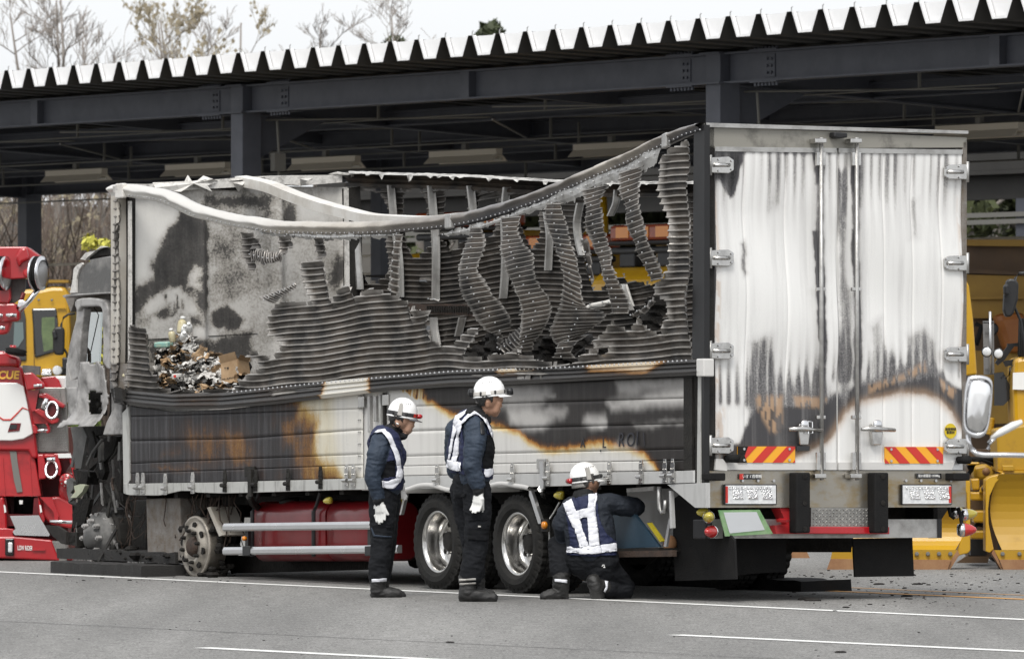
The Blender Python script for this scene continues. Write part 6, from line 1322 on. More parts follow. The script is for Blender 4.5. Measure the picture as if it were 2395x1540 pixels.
for nm, pts, r, m in (('brake_hose', [(900, 830), (950, 920), (975, 1020)], .016, 'dark_frame'), ('stay_rod', [(960, 780), (1000, 900), (1035, 1010)], .022, 'dark_frame'), ('stay_rod', [(860, 900), (905, 1000)], .009, 'dark_frame'), ('stay_rod', [(690, 850), (740, 960), (770, 1080)], .01, 'dark_frame'), ('bumper_stay', [(595, 970), (650, 1000), (700, 1010), (735, 950), (740, 860)], .022, 'dark_frame'), ('frame_tube', [(690, 1000), (720, 920), (740, 1040)], .012, 'dark_frame'), ('frame_tube', [(1025, 480), (1040, 700), (1045, 900)], .02, 'dark_frame')):
    curve_tube(nm, oo('L2', pts), [.25]*len(pts), r, m, 6)
junk('L2', [(565, 785), (600, 770), (625, 800), (620, 870), (600, 900), (640, 930), (590, 975), (570, 900)], .05, .03, 'peeled_skin', 'cab_dark'); 
b = MB(); b.prism([SW(*o1('L2', x, y), .03) for x, y in ((630, 840), (680, 825), (725, 835), (700, 890), (650, 940), (600, 940), (640, 890))], (.06, .03, 0)); b.build('mirror_shell', 'shell_pale', P_) if 'shell_pale' in MAT else (mat('shell_pale', (.42, .44, .32), .6, var=.3, vscale=12), b.build('mirror_shell', 'shell_pale', P_))
junk('L2', [(690, 950), (770, 955), (720, 1160), (685, 1170), (620, 1200), (615, 1080), (650, 990)], .2, .04, 'torn_wing', 'char')
junk('L2', [(562, 1235), (655, 1235), (655, 1350), (562, 1340)], .05, .25, 'beam_end', 'dark_frame'); junk('L2', [(585, 1262), (632, 1262), (632, 1318), (585, 1318)], .045, .01, 'beam_opening', 'char'); junk('L2', [(650, 1230), (740, 1170), (760, 1330), (655, 1350)], .15, .2, 'front_axle_beam', 'char')
junk('L2', [(380, 1175), (480, 1180), (560, 1230), (565, 1340), (520, 1330), (440, 1260)], .02, .03, 'torn_bumper_end', 'rubble')
b = MB(); rnd = random.Random(21)
for i in range(240):
    u, v = rnd.uniform(180, 420), rnd.uniform(1185, 1320); p = SW(u, v, rnd.uniform(.2, .7)); pts = [p]; d = Vector((rnd.gauss(0, .3), rnd.gauss(0, 1), -1)).normalized()
    for k in range(5): d = (d+Vector((rnd.gauss(0, .2), rnd.gauss(0, .3), rnd.gauss(0, .25)))).normalized(); p = p+d*.06; pts.append(p)
    b.tube(pts, .0025, 3)
tag(b.build('tyre_wires', 'rust_dark', P_), kind='stuff')
b = MB()
for i in range(260):
    u = rnd.uniform(185, 520); g = SW(u, 1330, rnd.uniform(.05, 1.2)); gz = g.y*math.tan(TP)
    b.ball((g.x, g.y, gz+rnd.uniform(.0, .10 if u < 330 else .05)+(.13 if u < 400 else 0)), rnd.uniform(.015, .06), 6, sc=(1.4, 1.2, .7))
tag(b.build('charred_residue', 'char', P_), kind='stuff')
# melted lettering left on the rear gate
for ch, u, v, sz in (('A', 1362, 1036, .11), ('L', 1412, 1036, .12), ('.', 1404, 1044, .13), ('R', 1452, 1029, .16), ('O', 1474, 1029, .16), ('I', 1489, 1026, .16), ('\\', 1505, 1028, .15)):
    text(ch, sz, frame(SW(u, v, -.012), (0, -1, 0), (0, 0, 1)), 'text_melt', P_, 'melted_letter', shear=.1)

# a tangle of thin scorched bars, brackets and cable stubs in front of the cab floor
rnd = random.Random(44)
for i in range(46):
    u, v = rnd.uniform(165, 285), rnd.uniform(1000, 1240); p = SW(u, v, rnd.uniform(.12, .6)); d = Vector((rnd.gauss(0, .2), rnd.gauss(0, .5), rnd.choice((-1, 1)))).normalized(); L = rnd.uniform(.08, .35)
    if i % 3:
        b = MB(); b.tube([p, p+d*L*.5+Vector((0, rnd.gauss(0, .03), 0)), p+d*L], rnd.uniform(.005, .014), 6); b.build('scorched_rod', rnd.choice(('dark_frame', 'cab_dark', 'rust_dark')), P_)
    else:
        w = d.cross(Vector((1, 0, 0))).normalized()*rnd.uniform(.02, .05); b = MB(); b.prism([p, p+w, p+w*.8+d*L, p-w*.2+d*L*.9], (.012, 0, 0)); b.build('scorched_bracket', rnd.choice(('cab_dark', 'cab_burnt', 'dark_frame', 'rust_brown')), P_)

# ================================================================== OTHER VEHICLES
def wslab(root, px, Y, t, nm, m, parent=None, bevel=0, dY=0., smooth=False):
    """outline at a distance Y from the photographer, thickness t away from him; dY tilts its right side back"""
    u0 = min(p[0] for p in px); u1 = max(p[0] for p in px)+1e-6
    b = MB(); b.prism([at(u, v, Y+dY*(u-u0)/(u1-u0)) for u, v in px], (0, t, 0)); return b.build(nm, m, parent or root, bevel=bevel, world=True, smooth=smooth)
def wtube(root, px, Ys, r, nm, m, parent=None, n=8):
    if not isinstance(Ys, (list, tuple)): Ys = [Ys]*len(px)
    b = MB(); b.tube([at(u, v, y) for (u, v), y in zip(px, Ys)], r, n); return b.build(nm, m, parent or root, world=True, smooth=True)
def wlathe(root, px, Y, ax, prof, nm, m, parent=None, n=20, smooth=True):
    b = MB(); b.lathe(at(*px, Y), ax, prof, n); return b.build(nm, m, parent or root, world=True, smooth=smooth)
def wtreads(root, parent, quad, nu, nv, Y, m='checker', k=.75, out=.012):
    b = MB(); a, c, d, e = quad
    for i in range(nu):
        for j in range(nv):
            f, g = (i+.5)/nu, (j+.5)/nv; sg = 1 if (i+j) % 2 else -1
            def P(ff, gg, dy=0.):
                x0 = (1-ff)*a[0]+ff*c[0]; y0 = (1-ff)*a[1]+ff*c[1]; x1 = (1-ff)*e[0]+ff*d[0]; y1 = (1-ff)*e[1]+ff*d[1]
                return at((1-gg)*x0+gg*x1, (1-gg)*y0+gg*y1, Y-.004-dy)
            du, dv = k*.5/nu, k*.42/nv*sg; w = .12/nv
            q = [P(f-du, g-dv), P(f-.1*du, g-.0*dv-w), P(f+du, g+dv), P(f+.1*du, g+.0*dv+w)]; t = P(f, g, out)
            b.add(q+[t], [(0, 1, 4), (1, 2, 4), (2, 3, 4), (3, 0, 4)])
    return tag(b.build('tread_bar', m, parent, world=True), kind='stuff')

# ---- red heavy wrecker at the left edge
YW = 66.0
wr = thing('wrecker', 'red and white heavy tow truck with chrome rings at the left edge', 'tow truck', (at(60, 1310, YW).x, YW+1.5, 0))
q = lambda c, *p: oo(c, p)
def wl(px, t, nm, m, dy=0., **k): return wslab(wr, px, YW+dy, t, nm, m, **k)
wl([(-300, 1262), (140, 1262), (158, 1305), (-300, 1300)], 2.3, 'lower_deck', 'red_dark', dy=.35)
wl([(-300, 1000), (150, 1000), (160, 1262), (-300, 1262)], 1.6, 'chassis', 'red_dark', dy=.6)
wl(q('L2', (300, 0), (560, 0), (585, 560), (320, 560), (290, 400)), .12, 'diamond_plate', 'checker_dull', dy=.25, bevel=.01)
wl(q('L1', (355, 1420), (535, 1415), (600, 1545), (560, 1545)), .1, 'diamond_plate', 'checker_dull', dy=.28)
dp_ = wl(q('L2', (340, 20), (505, 15), (580, 545), (315, 550)), .02, 'diamond_plate', 'checker_dull', dy=.22); wtreads(wr, dp_, tuple(q('L2', (345, 25), (505, 20), (578, 545), (318, 548))), 13, 24, YW+.22)
wl(q('L1', (440, 1300), (600, 1295), (604, 1480), (560, 1440), (520, 1380)), .8, 'white_side_panel', 'white_paint', dy=.45, bevel=.02)
wl(q('L1', (365, 1310), (490, 1300), (530, 1330), (565, 1420), (350, 1420), (400, 1400)), .5, 'red_fender', 'red_paint', dy=.3, bevel=.03)
# white mast shell with red border, lettering
wl(q('L1', (-700, 1170), (0, 1170), (190, 1210), (205, 1250), (240, 1430))+q('L2', (270, 90), (325, 605), (270, 605), (240, 540), (-600, 530)), .5, 'mast_housing', 'red_paint', dy=.10, bevel=.02)
wp = wl(q('L1', (-700, 1350), (150, 1358), (215, 1390), (245, 1540))+q('L2', (282, 395), (200, 440), (100, 455), (-600, 450)), .03, 'white_shell', 'white_paint', dy=.06, bevel=.01)
wl(q('L2', (-20, 240), (30, 270), (90, 270), (150, 210), (190, 168), (245, 190), (245, 196), (192, 178), (155, 220), (95, 282), (25, 282), (-20, 250)), .01, 'red_pinstripe', 'sign_red', dy=.052, parent=wp)
op = wl(q('L2', (90, 305), (178, 305), (165, 370), (65, 380)), .02, 'shell_opening', 'red_dark', dy=.052, parent=wp); wl(q('L2', (85, 318), (145, 315), (140, 355), (80, 358)), .01, 'camera_box', 'black_gloss', dy=.045, parent=wp)
text('RESCUE', .105, frame(at(*o1('L1', -2, 1292), YW+.085), (1, 0, 0), (0, 0, 1)), 'yellow_text', wr, world=True, shear=.12, bold=.004)
wl(q('L2', (-600, 535), (250, 535), (300, 610), (352, 930), (-600, 935)), .3, 'lower_mast_plate', 'red_dirty', dy=.14, bevel=.01); wl(q('L2', (82, 545), (140, 545), (150, 640), (192, 890), (145, 895), (120, 800)), .02, 'wear_strip', 'dark_pipe', dy=.125)
for x in (20, 250): wl(q('L2', (x, 600), (x+6, 600), (x+26, 930), (x+18, 930)), .02, 'plate_rib', 'red_dirty', dy=.13)
# ring brackets
def ring_bracket(pts1, pts2, c, r, cyl):
    wl(q('L2', *pts1), .25, 'ring_bracket', 'red_paint', dy=.02, bevel=.012); wl(q('L2', *pts2), .25, 'ring_bracket', 'red_dirty', dy=.02, bevel=.01)
    p = at(*o1('L2', *c), YW-.06); b = MB(); k = [p+Vector((r[0]*math.cos(a), .05*math.sin(a), r[1]*math.sin(a))) for a in [i*math.pi/14 for i in range(29)]]; b.tube(k, .014, 8); b.build('chrome_ring', 'chrome', wr, world=True, smooth=True)
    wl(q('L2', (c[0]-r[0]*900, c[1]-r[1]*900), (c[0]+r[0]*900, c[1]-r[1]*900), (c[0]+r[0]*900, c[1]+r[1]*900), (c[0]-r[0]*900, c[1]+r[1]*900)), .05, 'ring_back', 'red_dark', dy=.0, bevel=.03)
    wtube(wr, q('L2', *cyl), YW-.07, .024, 'ring_sleeve', 'chrome')
ring_bracket([(330, 55), (390, 48), (552, 150), (545, 180), (500, 165), (420, 110), (330, 85)], [(290, 195), (330, 180), (500, 268), (492, 300), (440, 315), (300, 210)], (442, 195), (.054, .078), [(395, 95), (365, 180)])
wl(q('L2', (225, 25), (330, 20), (300, 200), (270, 205)), .3, 'mast_side', 'red_paint', dy=.05); wl(q('L2', (260, 160), (330, 200), (440, 310), (290, 310)), .2, 'mast_side', 'red_dirty', dy=.1)
ring_bracket([(318, 570), (372, 570), (398, 700), (392, 780), (330, 785), (322, 640)], [(372, 570), (490, 572), (500, 590), (380, 605)], (437, 700), (.055, .080), [(400, 615), (470, 615)])
wl(q('L2', (320, 560), (600, 560), (620, 620), (560, 720), (330, 790)), .25, 'lift_frame', 'red_dark', dy=.12); wl(q('L2', (455, 565), (500, 565), (525, 700), (510, 760), (490, 745)), .2, 'lift_frame', 'red_paint', dy=.0, bevel=.01); wl(q('L2', (595, 565), (630, 700), (625, 770), (585, 590)), .2, 'lift_frame', 'red_paint', dy=.0, bevel=.01); wl(q('L2', (490, 565), (598, 562), (610, 600), (500, 602)), .1, 'lift_cap', 'white_paint', dy=-.02)
fl = wlathe(wr, o1('L2', 565, 795), YW-.03, (-.15, -1, 0), [(-.1, .069), (0, .069), (.006, .064), (.008, .03), (.016, .028), (.016, .003)], 'winch_flange', 'red_paint', n=28)
for k in range(9): a = k*.698+.2; p = at(*o1('L2', 565, 795), YW-.045)+Vector((.053*math.cos(a), 0, .053*math.sin(a))); b = MB(); b.cyl(p, p+Vector((0, -.008, 0)), .008, 8); b.build('bolt', 'dark_pipe', fl, world=True)
wlathe(wr, o1('L2', 563, 808), YW-.06, (0, -1, 0), [(0, .018), (.012, .018), (.012, .002)], 'round_label', 'white_paint', parent=fl)
for pa in ([(270, 310), (300, 320), (320, 350), (318, 395), (285, 395)], [(385, 305), (405, 305), (428, 350), (425, 385), (395, 395), (405, 350)]): wl(q('L2', *pa), .15, 'pin_bracket', 'red_paint', dy=-.02, bevel=.01)
wtube(wr, q('L2', (318, 368), (408, 366)), YW-.0, .019, 'chrome_pin', 'chrome'); wl(q('L2', (350, 940), (500, 930), (640, 1000), (640, 1210), (430, 1170), (370, 1100)), .3, 'lower_arm', 'red_dirty', dy=.06, bevel=.02); wl(q('L2', (340, 935), (440, 935), (500, 1090), (490, 1170), (470, 1160), (455, 1060)), .1, 'arm_rib', 'red_paint', dy=.0); wl(q('L2', (520, 720), (640, 740), (650, 1000), (540, 1010), (490, 900)), .4, 'lower_arm', 'red_dirty', dy=.12, bevel=.05)
wtube(wr, q('L2', (425, 1140), (615, 1150)), YW-.02, .018, 'chrome_pin', 'chrome')
# boom head with sheaves
wl(q('L1', (-500, 135), (240, 130), (362, 218), (362, 240), (305, 240), (300, 420), (240, 415), (85, 425), (100, 600), (80, 640), (-400, 640)), .5, 'boom_head', 'red_paint', dy=-.05, bevel=.02); wl(q('L1', (135, 215), (190, 140), (240, 133), (270, 240), (200, 275), (170, 320)), .1, 'sheave_guard', 'red_paint', dy=-.12, bevel=.03)
wlathe(wr, o1('L1', 255, 370), YW-.06, (-.2, -1, 0), [(-.05, .042), (.03, .042), (.035, .025), (.035, .004)], 'boom_pin', 'red_dirty')
wl(q('L1', (85, 425), (230, 420), (225, 520), (180, 600), (110, 650), (80, 650)), .1, 'boom_inner_plate', 'cab_dark', dy=.1)
def sheave(c, rx, rz, m):
    p = at(*c, YW-.12); b = MB(); ax = Vector((1, -.35, 0)).normalized(); b.lathe(p, ax, [(-.05, rz*.7), (-.045, rz), (-.03, rz*1.0), (-.025, rz*.9), (.025, rz*.9), (.03, rz), (.045, rz), (.05, rz*.7), (.05, .01)], 32); s = b.build('sheave', m, wr, world=True, smooth=True)
    for k in (-.012, .012): b = MB(); b.tube([p+ax*k+(Vector((0, 0, 1))*math.cos(a)+ax.cross(Vector((0, 0, 1)))*math.sin(a))*rz*.95 for a in [i*.2244 for i in range(29)]], .011, 6); b.build('wire_rope', 'black_rubber', s, world=True)
sheave(o1('L1', 345, 370), .06, .165, 'chrome_soft'); sheave(o1('L1', 20, 370), .06, .165, 'chrome_soft')
wl(q('L1', (-300, 650), (140, 640), (178, 720), (178, 800), (40, 815), (-300, 790)), .2, 'clevis', 'red_paint', dy=-.06, bevel=.02); wl(q('L1', (-300, 790), (110, 790), (70, 910), (20, 925), (-300, 900)), .2, 'clevis', 'red_dirty', dy=-.03, bevel=.02)
for x0, x1, y in ((-20, 25, 750), (55, 150, 748), (-10, 45, 862)): wtube(wr, q('L1', (x0, y), (x1, y)), YW-.1, .021, 'chrome_pin', 'chrome')
wtube(wr, q('L1', (355, 500), (270, 610), (180, 705)), YW-.1, .026, 'chrome_bar', 'chrome'); wtube(wr, q('L1', (215, 545), (190, 630), (160, 690)), YW-.05, .02, 'hook_link', 'red_dark'); wl(q('L1', (165, 615), (215, 610), (230, 650), (180, 690), (155, 670)), .08, 'hook_block', 'chrome_soft', dy=-.08, bevel=.01)
b = MB(); c = at(*o1('L1', 145, 1080), YW-.1); b.lathe(c, (.15, .1, 1), [(-.03, .08), (-.018, .108), (.0, .096), (.018, .108), (.03, .08)], 28); b.build('rope_sheave', 'black_rubber', wr, world=True, smooth=True); wl(q('L1', (-200, 1080), (40, 1070), (100, 1110), (170, 1130), (180, 1210), (0, 1210), (-200, 1200)), .3, 'sheave_pedestal', 'red_paint', dy=.02, bevel=.03); wtube(wr, q('L1', (118, 1020), (118, 1060)), YW-.12, .032, 'sheave_cap', 'red_paint')
wl(q('L1', (205, 1200), (355, 1210), (355, 1290), (200, 1275)), .2, 'control_box', 'cab_dark', dy=.15); wl(q('L1', (205, 1270), (290, 1265), (400, 1370), (400, 1410), (320, 1415), (240, 1430)), .15, 'pin_bracket', 'red_paint', dy=-.02, bevel=.015); wtube(wr, q('L1', (305, 1385), (380, 1383)), YW-.04, .017, 'chrome_pin', 'chrome')
# low crossbar
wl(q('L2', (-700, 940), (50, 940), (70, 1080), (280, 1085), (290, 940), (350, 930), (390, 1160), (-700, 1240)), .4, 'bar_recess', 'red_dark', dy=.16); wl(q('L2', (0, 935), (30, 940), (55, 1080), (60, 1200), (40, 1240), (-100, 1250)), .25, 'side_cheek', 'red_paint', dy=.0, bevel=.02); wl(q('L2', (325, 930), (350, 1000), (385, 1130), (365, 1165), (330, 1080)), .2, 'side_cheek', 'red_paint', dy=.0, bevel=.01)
for x in (30, 335): wl(q('L2', (x, 1000), (x+14, 1005), (x+24, 1060), (x+8, 1070)), .02, 'chafe_mark', 'white_paint', dy=-.015)
wl(q('L2', (165, 962), (195, 962), (193, 995), (165, 995)), .02, 'catch', 'white_paint', dy=.13)
cp_ = wl(q('L2', (85, 1095), (330, 1090), (425, 1255), (415, 1268), (125, 1258), (108, 1230), (132, 1205)), .03, 'diamond_step', 'checker', dy=-.05); wtreads(wr, cp_, tuple(q('L2', (95, 1100), (325, 1095), (415, 1255), (135, 1245))), 13, 10, YW-.05, 'checker_light')
wl(q('L2', (-700, 1285), (120, 1270), (440, 1300), (510, 1478), (-700, 1425)), .3, 'cross_bar', 'red_paint', dy=-.04, bevel=.015); wl(q('L2', (60, 1200), (120, 1210), (110, 1260), (140, 1275), (-700, 1290), (-700, 1215)), .3, 'cross_bar', 'red_paint', dy=-.02, bevel=.01)
d2 = wl(q('L2', (372, 1308), (565, 1312), (568, 1477), (503, 1476), (440, 1400)), .3, 'diamond_corner', 'checker_dull', dy=-.03); wtreads(wr, d2, tuple(q('L2', (400, 1312), (563, 1314), (566, 1470), (505, 1470))), 8, 9, YW-.03)
wl(q('L2', (275, 1375), (385, 1378), (385, 1392), (275, 1390)), .02, 'weld_seam', 'red_paint', dy=-.06)
tl = wl(q('L2', (42, 1288), (120, 1288), (118, 1435), (42, 1432)), .04, 'tail_light', 'black_gloss', dy=-.08, bevel=.01); wl(q('L2', (68, 1320), (106, 1320), (104, 1408), (68, 1406)), .02, 'light_lens', 'lens_clear', dy=-.1, parent=tl, bevel=.01)
text('LOW RIDER', .062, frame(at(*o1('L2', 213, 1370), YW-.05), (1, 0, -.03), (0, 0, 1)) @ Matrix.Diagonal((.44, 1, 1, 1)), 'text_white', wr, world=True, bold=.001)
wl(q('L2', (568, 1378), (620, 1380), (618, 1475), (570, 1475)), .3, 'bar_end', 'red_paint', dy=-.01, bevel=.01); wlathe(wr, o1('L2', 592, 1438), YW-.03, (0, -1, 0), [(0, .023), (.008, .023), (.014, .014), (.014, .002)], 'amber_marker', 'orange_lamp')
for x in (-140, 40):      # twin rear wheels in the shade under the bar
    b = MB(); c = at(x, 1270, YW+1.0); c.z = .5; b.lathe(c, (1, .4, 0), [(-.15, .3), (-.15, .46), (-.1, .5), (.1, .5), (.15, .46), (.15, .3)], 28); b.build('tyre', 'tyre', wr, world=True)

# ---- yellow maintenance truck at the left, under the carport
YL = 84.0
yl = thing('yellow_truck', 'yellow truck cab with dark windows behind the red wrecker', 'truck', (at(100, 1100, YL).x, YL+1, 0))
def yw(px, t, nm, m, dy=0., **k): return wslab(yl, px, YL+dy, t, nm, m, **k)
yw(q('L1', (-300, 540), (370, 510), (470, 490), (590, 490), (625, 560), (640, 900), (625, 1310), (-300, 1310)), 2.2, 'cab_body', 'yellow_paint', bevel=.05); yw(q('L1', (-300, 650), (215, 690), (235, 780), (240, 1165), (-300, 1165)), .05, 'side_window', 'dark_glass', dy=-.03, bevel=.02)
w2 = yw(q('L1', (285, 688), (510, 685), (525, 820), (520, 1075), (315, 1138)), .05, 'rear_window', 'dark_glass', dy=-.03, bevel=.02); yw(q('L1', (378, 770), (495, 765), (498, 1050), (395, 1080), (375, 900)), .02, 'window_view', 'green_glass', dy=-.04, parent=w2); yw(q('L1', (130, 815), (208, 812), (215, 960), (165, 1035), (120, 1040)), .02, 'window_view', 'teal_glass', dy=-.05)
yw(q('L1', (515, 680), (600, 680), (600, 686), (515, 690)), .03, 'rain_gutter', 'yellow_paint', dy=-.04); yw(q('L1', (296, 790), (300, 790), (315, 1310), (310, 1310)), .02, 'door_gap', 'brown_panel', dy=-.01)
yw(q('L1', (390, 428), (620, 430), (618, 455), (392, 456)), .5, 'sign_board', 'ochre_panel'); yw(q('L1', (400, 455), (415, 455), (415, 500), (400, 500)), .1, 'sign_post', 'ochre_panel', dy=.1)
for x in (350, 470): wlathe(yl, o1('L1', x, 612), YL-.03, (0, -1, 0), [(0, .016), (.01, .014), (.01, .003)], 'bolt_head', 'dark_pipe')
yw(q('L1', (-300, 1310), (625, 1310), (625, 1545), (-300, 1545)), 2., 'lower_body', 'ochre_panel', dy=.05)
m_ = yw(q('L1', (475, 880), (500, 855), (560, 850), (582, 880), (580, 1060), (570, 1110), (500, 1110), (478, 1070)), .12, 'wing_mirror', 'black_plastic', dy=-.4, bevel=.03); wtube(yl, q('L1', (680, 735), (620, 740), (575, 770), (555, 830), (555, 980), (570, 1040), (605, 1095), (610, 1160)), YL-.3, .014, 'mirror_arm', 'black_plastic'); yw(q('L1', (468, 890), (500, 880), (520, 960), (480, 970)), .1, 'mirror_cap', 'black_plastic', dy=-.45, bevel=.02)
yw(q('L1', (378, 1235), (465, 1230), (470, 1297), (372, 1297)), .3, 'square_lamp', 'reflector_chrome', dy=-.2, bevel=.02); wlathe(yl, o1('L1', 518, 1248), YL-.25, (-.3, -1, 0), [(-.1, .05), (0, .060), (.01, .060), (.015, .04), (.015, .003)], 'round_lamp', 'lens_clear'); yw(q('L1', (545, 1215), (600, 1215), (600, 1290), (540, 1290)), .3, 'lamp_housing', 'black_plastic', dy=-.2, bevel=.02)
sb = yw(q('L1', (560, 1130), (770, 1130), (775, 1240), (565, 1245)), .1, 'second_mirror', 'black_plastic', dy=-.5, bevel=.02)
for x in (80, 200, 340): b = MB(); c = at(x, 1150, YL+1); c.z = .5; b.lathe(c, (1, .5, 0), [(-.15, .3), (-.15, .46), (-.1, .5), (.1, .5), (.15, .46), (.15, .3)], 24); b.build('tyre', 'tyre', yl, world=True)

# ---- yellow snow trucks parked under the roof, noses towards the yard
def snow_truck(u, Y, roof_v, lab, bar_dx=0.):
    x = px(u, Y); zr = topz(roof_v, Y); rz = math.atan2(-BX.y, -BX.x)+math.pi/2     # local -y looks out of the carport
    ang = math.atan2(BX.y, BX.x)-math.pi/2
    t = thing('snow_truck', lab, 'truck', (x, Y, 0), ang, 'yellow snow trucks under the carport')
    def B(nm, lo, hi, m, par=None, bevel=.03): b = MB(); b.box(lo, hi); return b.build(nm, m, par or t, bevel=bevel)
    b = MB(); b.prism([(-1.2, 0, .9), (-1.2, -.05, 1.9), (-1.2, .25, zr-.15), (-1.2, .45, zr), (-1.2, 2.1, zr), (-1.2, 2.1, .9)], (2.4, 0, 0)); c = b.build('cab', 'yellow_paint', t, bevel=.06)
    b = MB(); b.prism([(-1.08, -.03, 1.95), (-1.08, .215, zr-.3), (1.08, .215, zr-.3), (1.08, -.03, 1.95)], (0, -.02, 0)); b.build('windscreen', 'dark_glass', t)
    for sx in (-1, 1):
        b = MB(); b.prism([(sx*1.205, .25, 2.0), (sx*1.205, .42, zr-.35), (sx*1.205, 1.3, zr-.35), (sx*1.205, 1.3, 2.0)], (sx*.01, 0, 0)); b.build('side_window', 'dark_glass', t)
        b = MB(); b.tube([(sx*1.15, .1, zr-.3), (sx*1.45, -.3, zr-.3), (sx*1.45, -.3, 1.9)], .025, 6); ar = b.build('mirror_arm', 'black_plastic', t); B('mirror', (sx*1.45-.12, -.36, 1.9), (sx*1.45+.12, -.26, zr-.45), 'black_plastic', ar)
        b = MB(); b.lathe((sx*.85, -.1, 1.15), (0, -1, 0), [(-.05, .14), (0, .14), (.02, .1), (.02, .003)], 16); b.build('headlamp', 'lens_clear', t, smooth=True)
        for y in (.9, 4.2):
            b = MB(); b.lathe((sx*1.02, y, .5), (1, 0, 0), [(-.15, .3), (-.15, .46), (-.1, .5), (.1, .5), (.15, .46), (.15, .3)], 24); b.build('tyre', 'tyre', t)
    B('light_bar_mount', (-1.15, .5, zr+.16), (1.15, .62, zr+.25), 'black_plastic')
    for sx in (-.8, 0, .8): B('mount_foot', (sx-.16, .5, zr), (sx+.16, .7, zr+.17), 'black_plastic', bevel=.02)
    lb = B('light_bar', (-1.2+.1, .45, zr+.32), (1.1, .72, zr+.52), 'amber', bevel=.04); B('bar_base', (-1.1, .42, zr+.27), (1.1, .74, zr+.32), 'black_plastic', lb)
    for k in range(5): B('lamp_module', (-.95+k*.42, .44, zr+.36), (-.68+k*.42, .447, zr+.49), 'orange_lamp', lb, bevel=0)
    B('hood', (-1.15, -.5, .7), (1.15, .0, 1.75), 'yellow_paint'); B('bumper', (-1.2, -.7, .45), (1.2, -.45, .75), 'black_plastic'); B('grille', (-.6, -.52, .95), (.6, -.5, 1.55), 'black_plastic', bevel=0)
    B('chassis', (-.5, 2.1, .5), (.5, 5.5, .8), 'dark_frame'); B('spreader_body', (-1.2, 2.4, .9), (1.2, 5.6, 2.6), 'ochre_panel', bevel=.05)
    b = MB(); b.tube([(.3, 2.15, zr), (.3, 2.15, zr+.55), (.5, 2.15, zr+.75), (.75, 2.15, zr+.7), (.8, 2.15, zr+.2), (.8, 2.15, zr)], .06, 8); b.build('roof_hoop', 'yellow_paint', t, smooth=True)
    B('roof_box', (-.9, 1.0, zr), (-.1, 1.8, zr+.30), 'yellow_paint'); return t
snow_truck(1475, 83.0, 622, 'yellow snow truck seen through the big hole near the rear, amber bar on its roof')
snow_truck(1010, 88.0, 588, 'yellow snow truck glimpsed under the bent rail, far left of the pair')
snow_truck(1225, 86.0, 645, 'yellow snow truck mostly hidden behind the torn wall between the other two')

# ---- yellow snow plough truck at the right edge
YR = 63.0
pr_ = thing('plough_truck', 'yellow snow plough with rusty cutting edges beside the truck rear', 'snow plough', (at(2330, 1340, YR).x, YR+1.2, 0))
def rw(px, t, nm, m, dy=0., **k): return wslab(pr_, px, YR+dy, t, nm, m, **k)
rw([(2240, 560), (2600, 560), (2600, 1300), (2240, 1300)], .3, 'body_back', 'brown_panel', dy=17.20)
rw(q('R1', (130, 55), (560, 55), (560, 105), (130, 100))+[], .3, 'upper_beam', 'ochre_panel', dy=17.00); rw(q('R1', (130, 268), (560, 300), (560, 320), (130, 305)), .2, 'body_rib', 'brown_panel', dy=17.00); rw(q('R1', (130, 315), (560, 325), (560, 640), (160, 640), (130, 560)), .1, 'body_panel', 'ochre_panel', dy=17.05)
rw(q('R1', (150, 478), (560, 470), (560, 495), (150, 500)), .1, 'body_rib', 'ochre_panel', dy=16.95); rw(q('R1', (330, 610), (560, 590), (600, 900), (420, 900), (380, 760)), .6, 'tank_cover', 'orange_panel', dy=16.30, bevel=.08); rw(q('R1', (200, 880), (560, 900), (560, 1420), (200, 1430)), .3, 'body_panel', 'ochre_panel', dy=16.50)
wlathe(pr_, o1('R1', 315, 720), YR+16.2, (0, -1, 0), [(0, .075), (.03, .075), (.036, .05), (.036, .004)], 'filler_cover', 'black_plastic'); rw(q('R1', (118, 345), (145, 400), (175, 640), (205, 1060), (120, 1070)), .4, 'rear_fender', 'yellow_paint', dy=2.6, bevel=.03)
wtube(pr_, q('R1', (190, 680), (235, 700), (215, 780), (195, 840)), YR+16.0, .03, 'corrugated_hose', 'black_rubber')
gp_ = rw(q('R1', (248, 660), (330, 660), (333, 1060), (255, 1060)), .02, 'gauge_plate', 'grey_plate', dy=1.2); wtube(pr_, q('R1', (302, 590), (304, 1050)), YR+1.15, .012, 'gauge_tube', 'alu_clean', parent=gp_); wtube(pr_, q('R1', (250, 673), (328, 673)), YR+1.15, .006, 'gauge_mark', 'black_plastic', parent=gp_)
for t_, y in (('2000', 752), ('1000', 1025)): text(t_, .032, frame(at(*o1('R1', 285, y), YR+1.18), (1, 0, 0), (0, 0, 1)), 'text_black', gp_, world=True)
for c, nm in (((278, 890), 'round_headlamp'), ((364, 905), 'round_headlamp')):
    h = wlathe(pr_, o1('R1', *c), YR+.6, (-.25, -1, 0), [(-.08, .02), (-.045, .043), (0, .051), (.006, .051), (.006, .044)], nm, 'black_gloss', n=28); wlathe(pr_, o1('R1', *c), YR+.6, (-.25, -1, 0), [(.0, .045), (.009, .04), (.015, .025), (.017, .003)], 'lamp_lens', 'lens_clear', parent=h, n=28)
mr = rw(q('R1', (405, 470), (425, 360), (450, 345), (490, 350), (515, 380), (510, 500), (475, 610), (450, 632), (415, 628), (400, 580)), .15, 'wing_mirror', 'black_plastic', dy=.4, bevel=.04); rw(q('R1', (400, 390), (440, 380), (445, 470), (405, 472)), .1, 'small_mirror', 'black_plastic', dy=.3, bevel=.03, parent=mr)
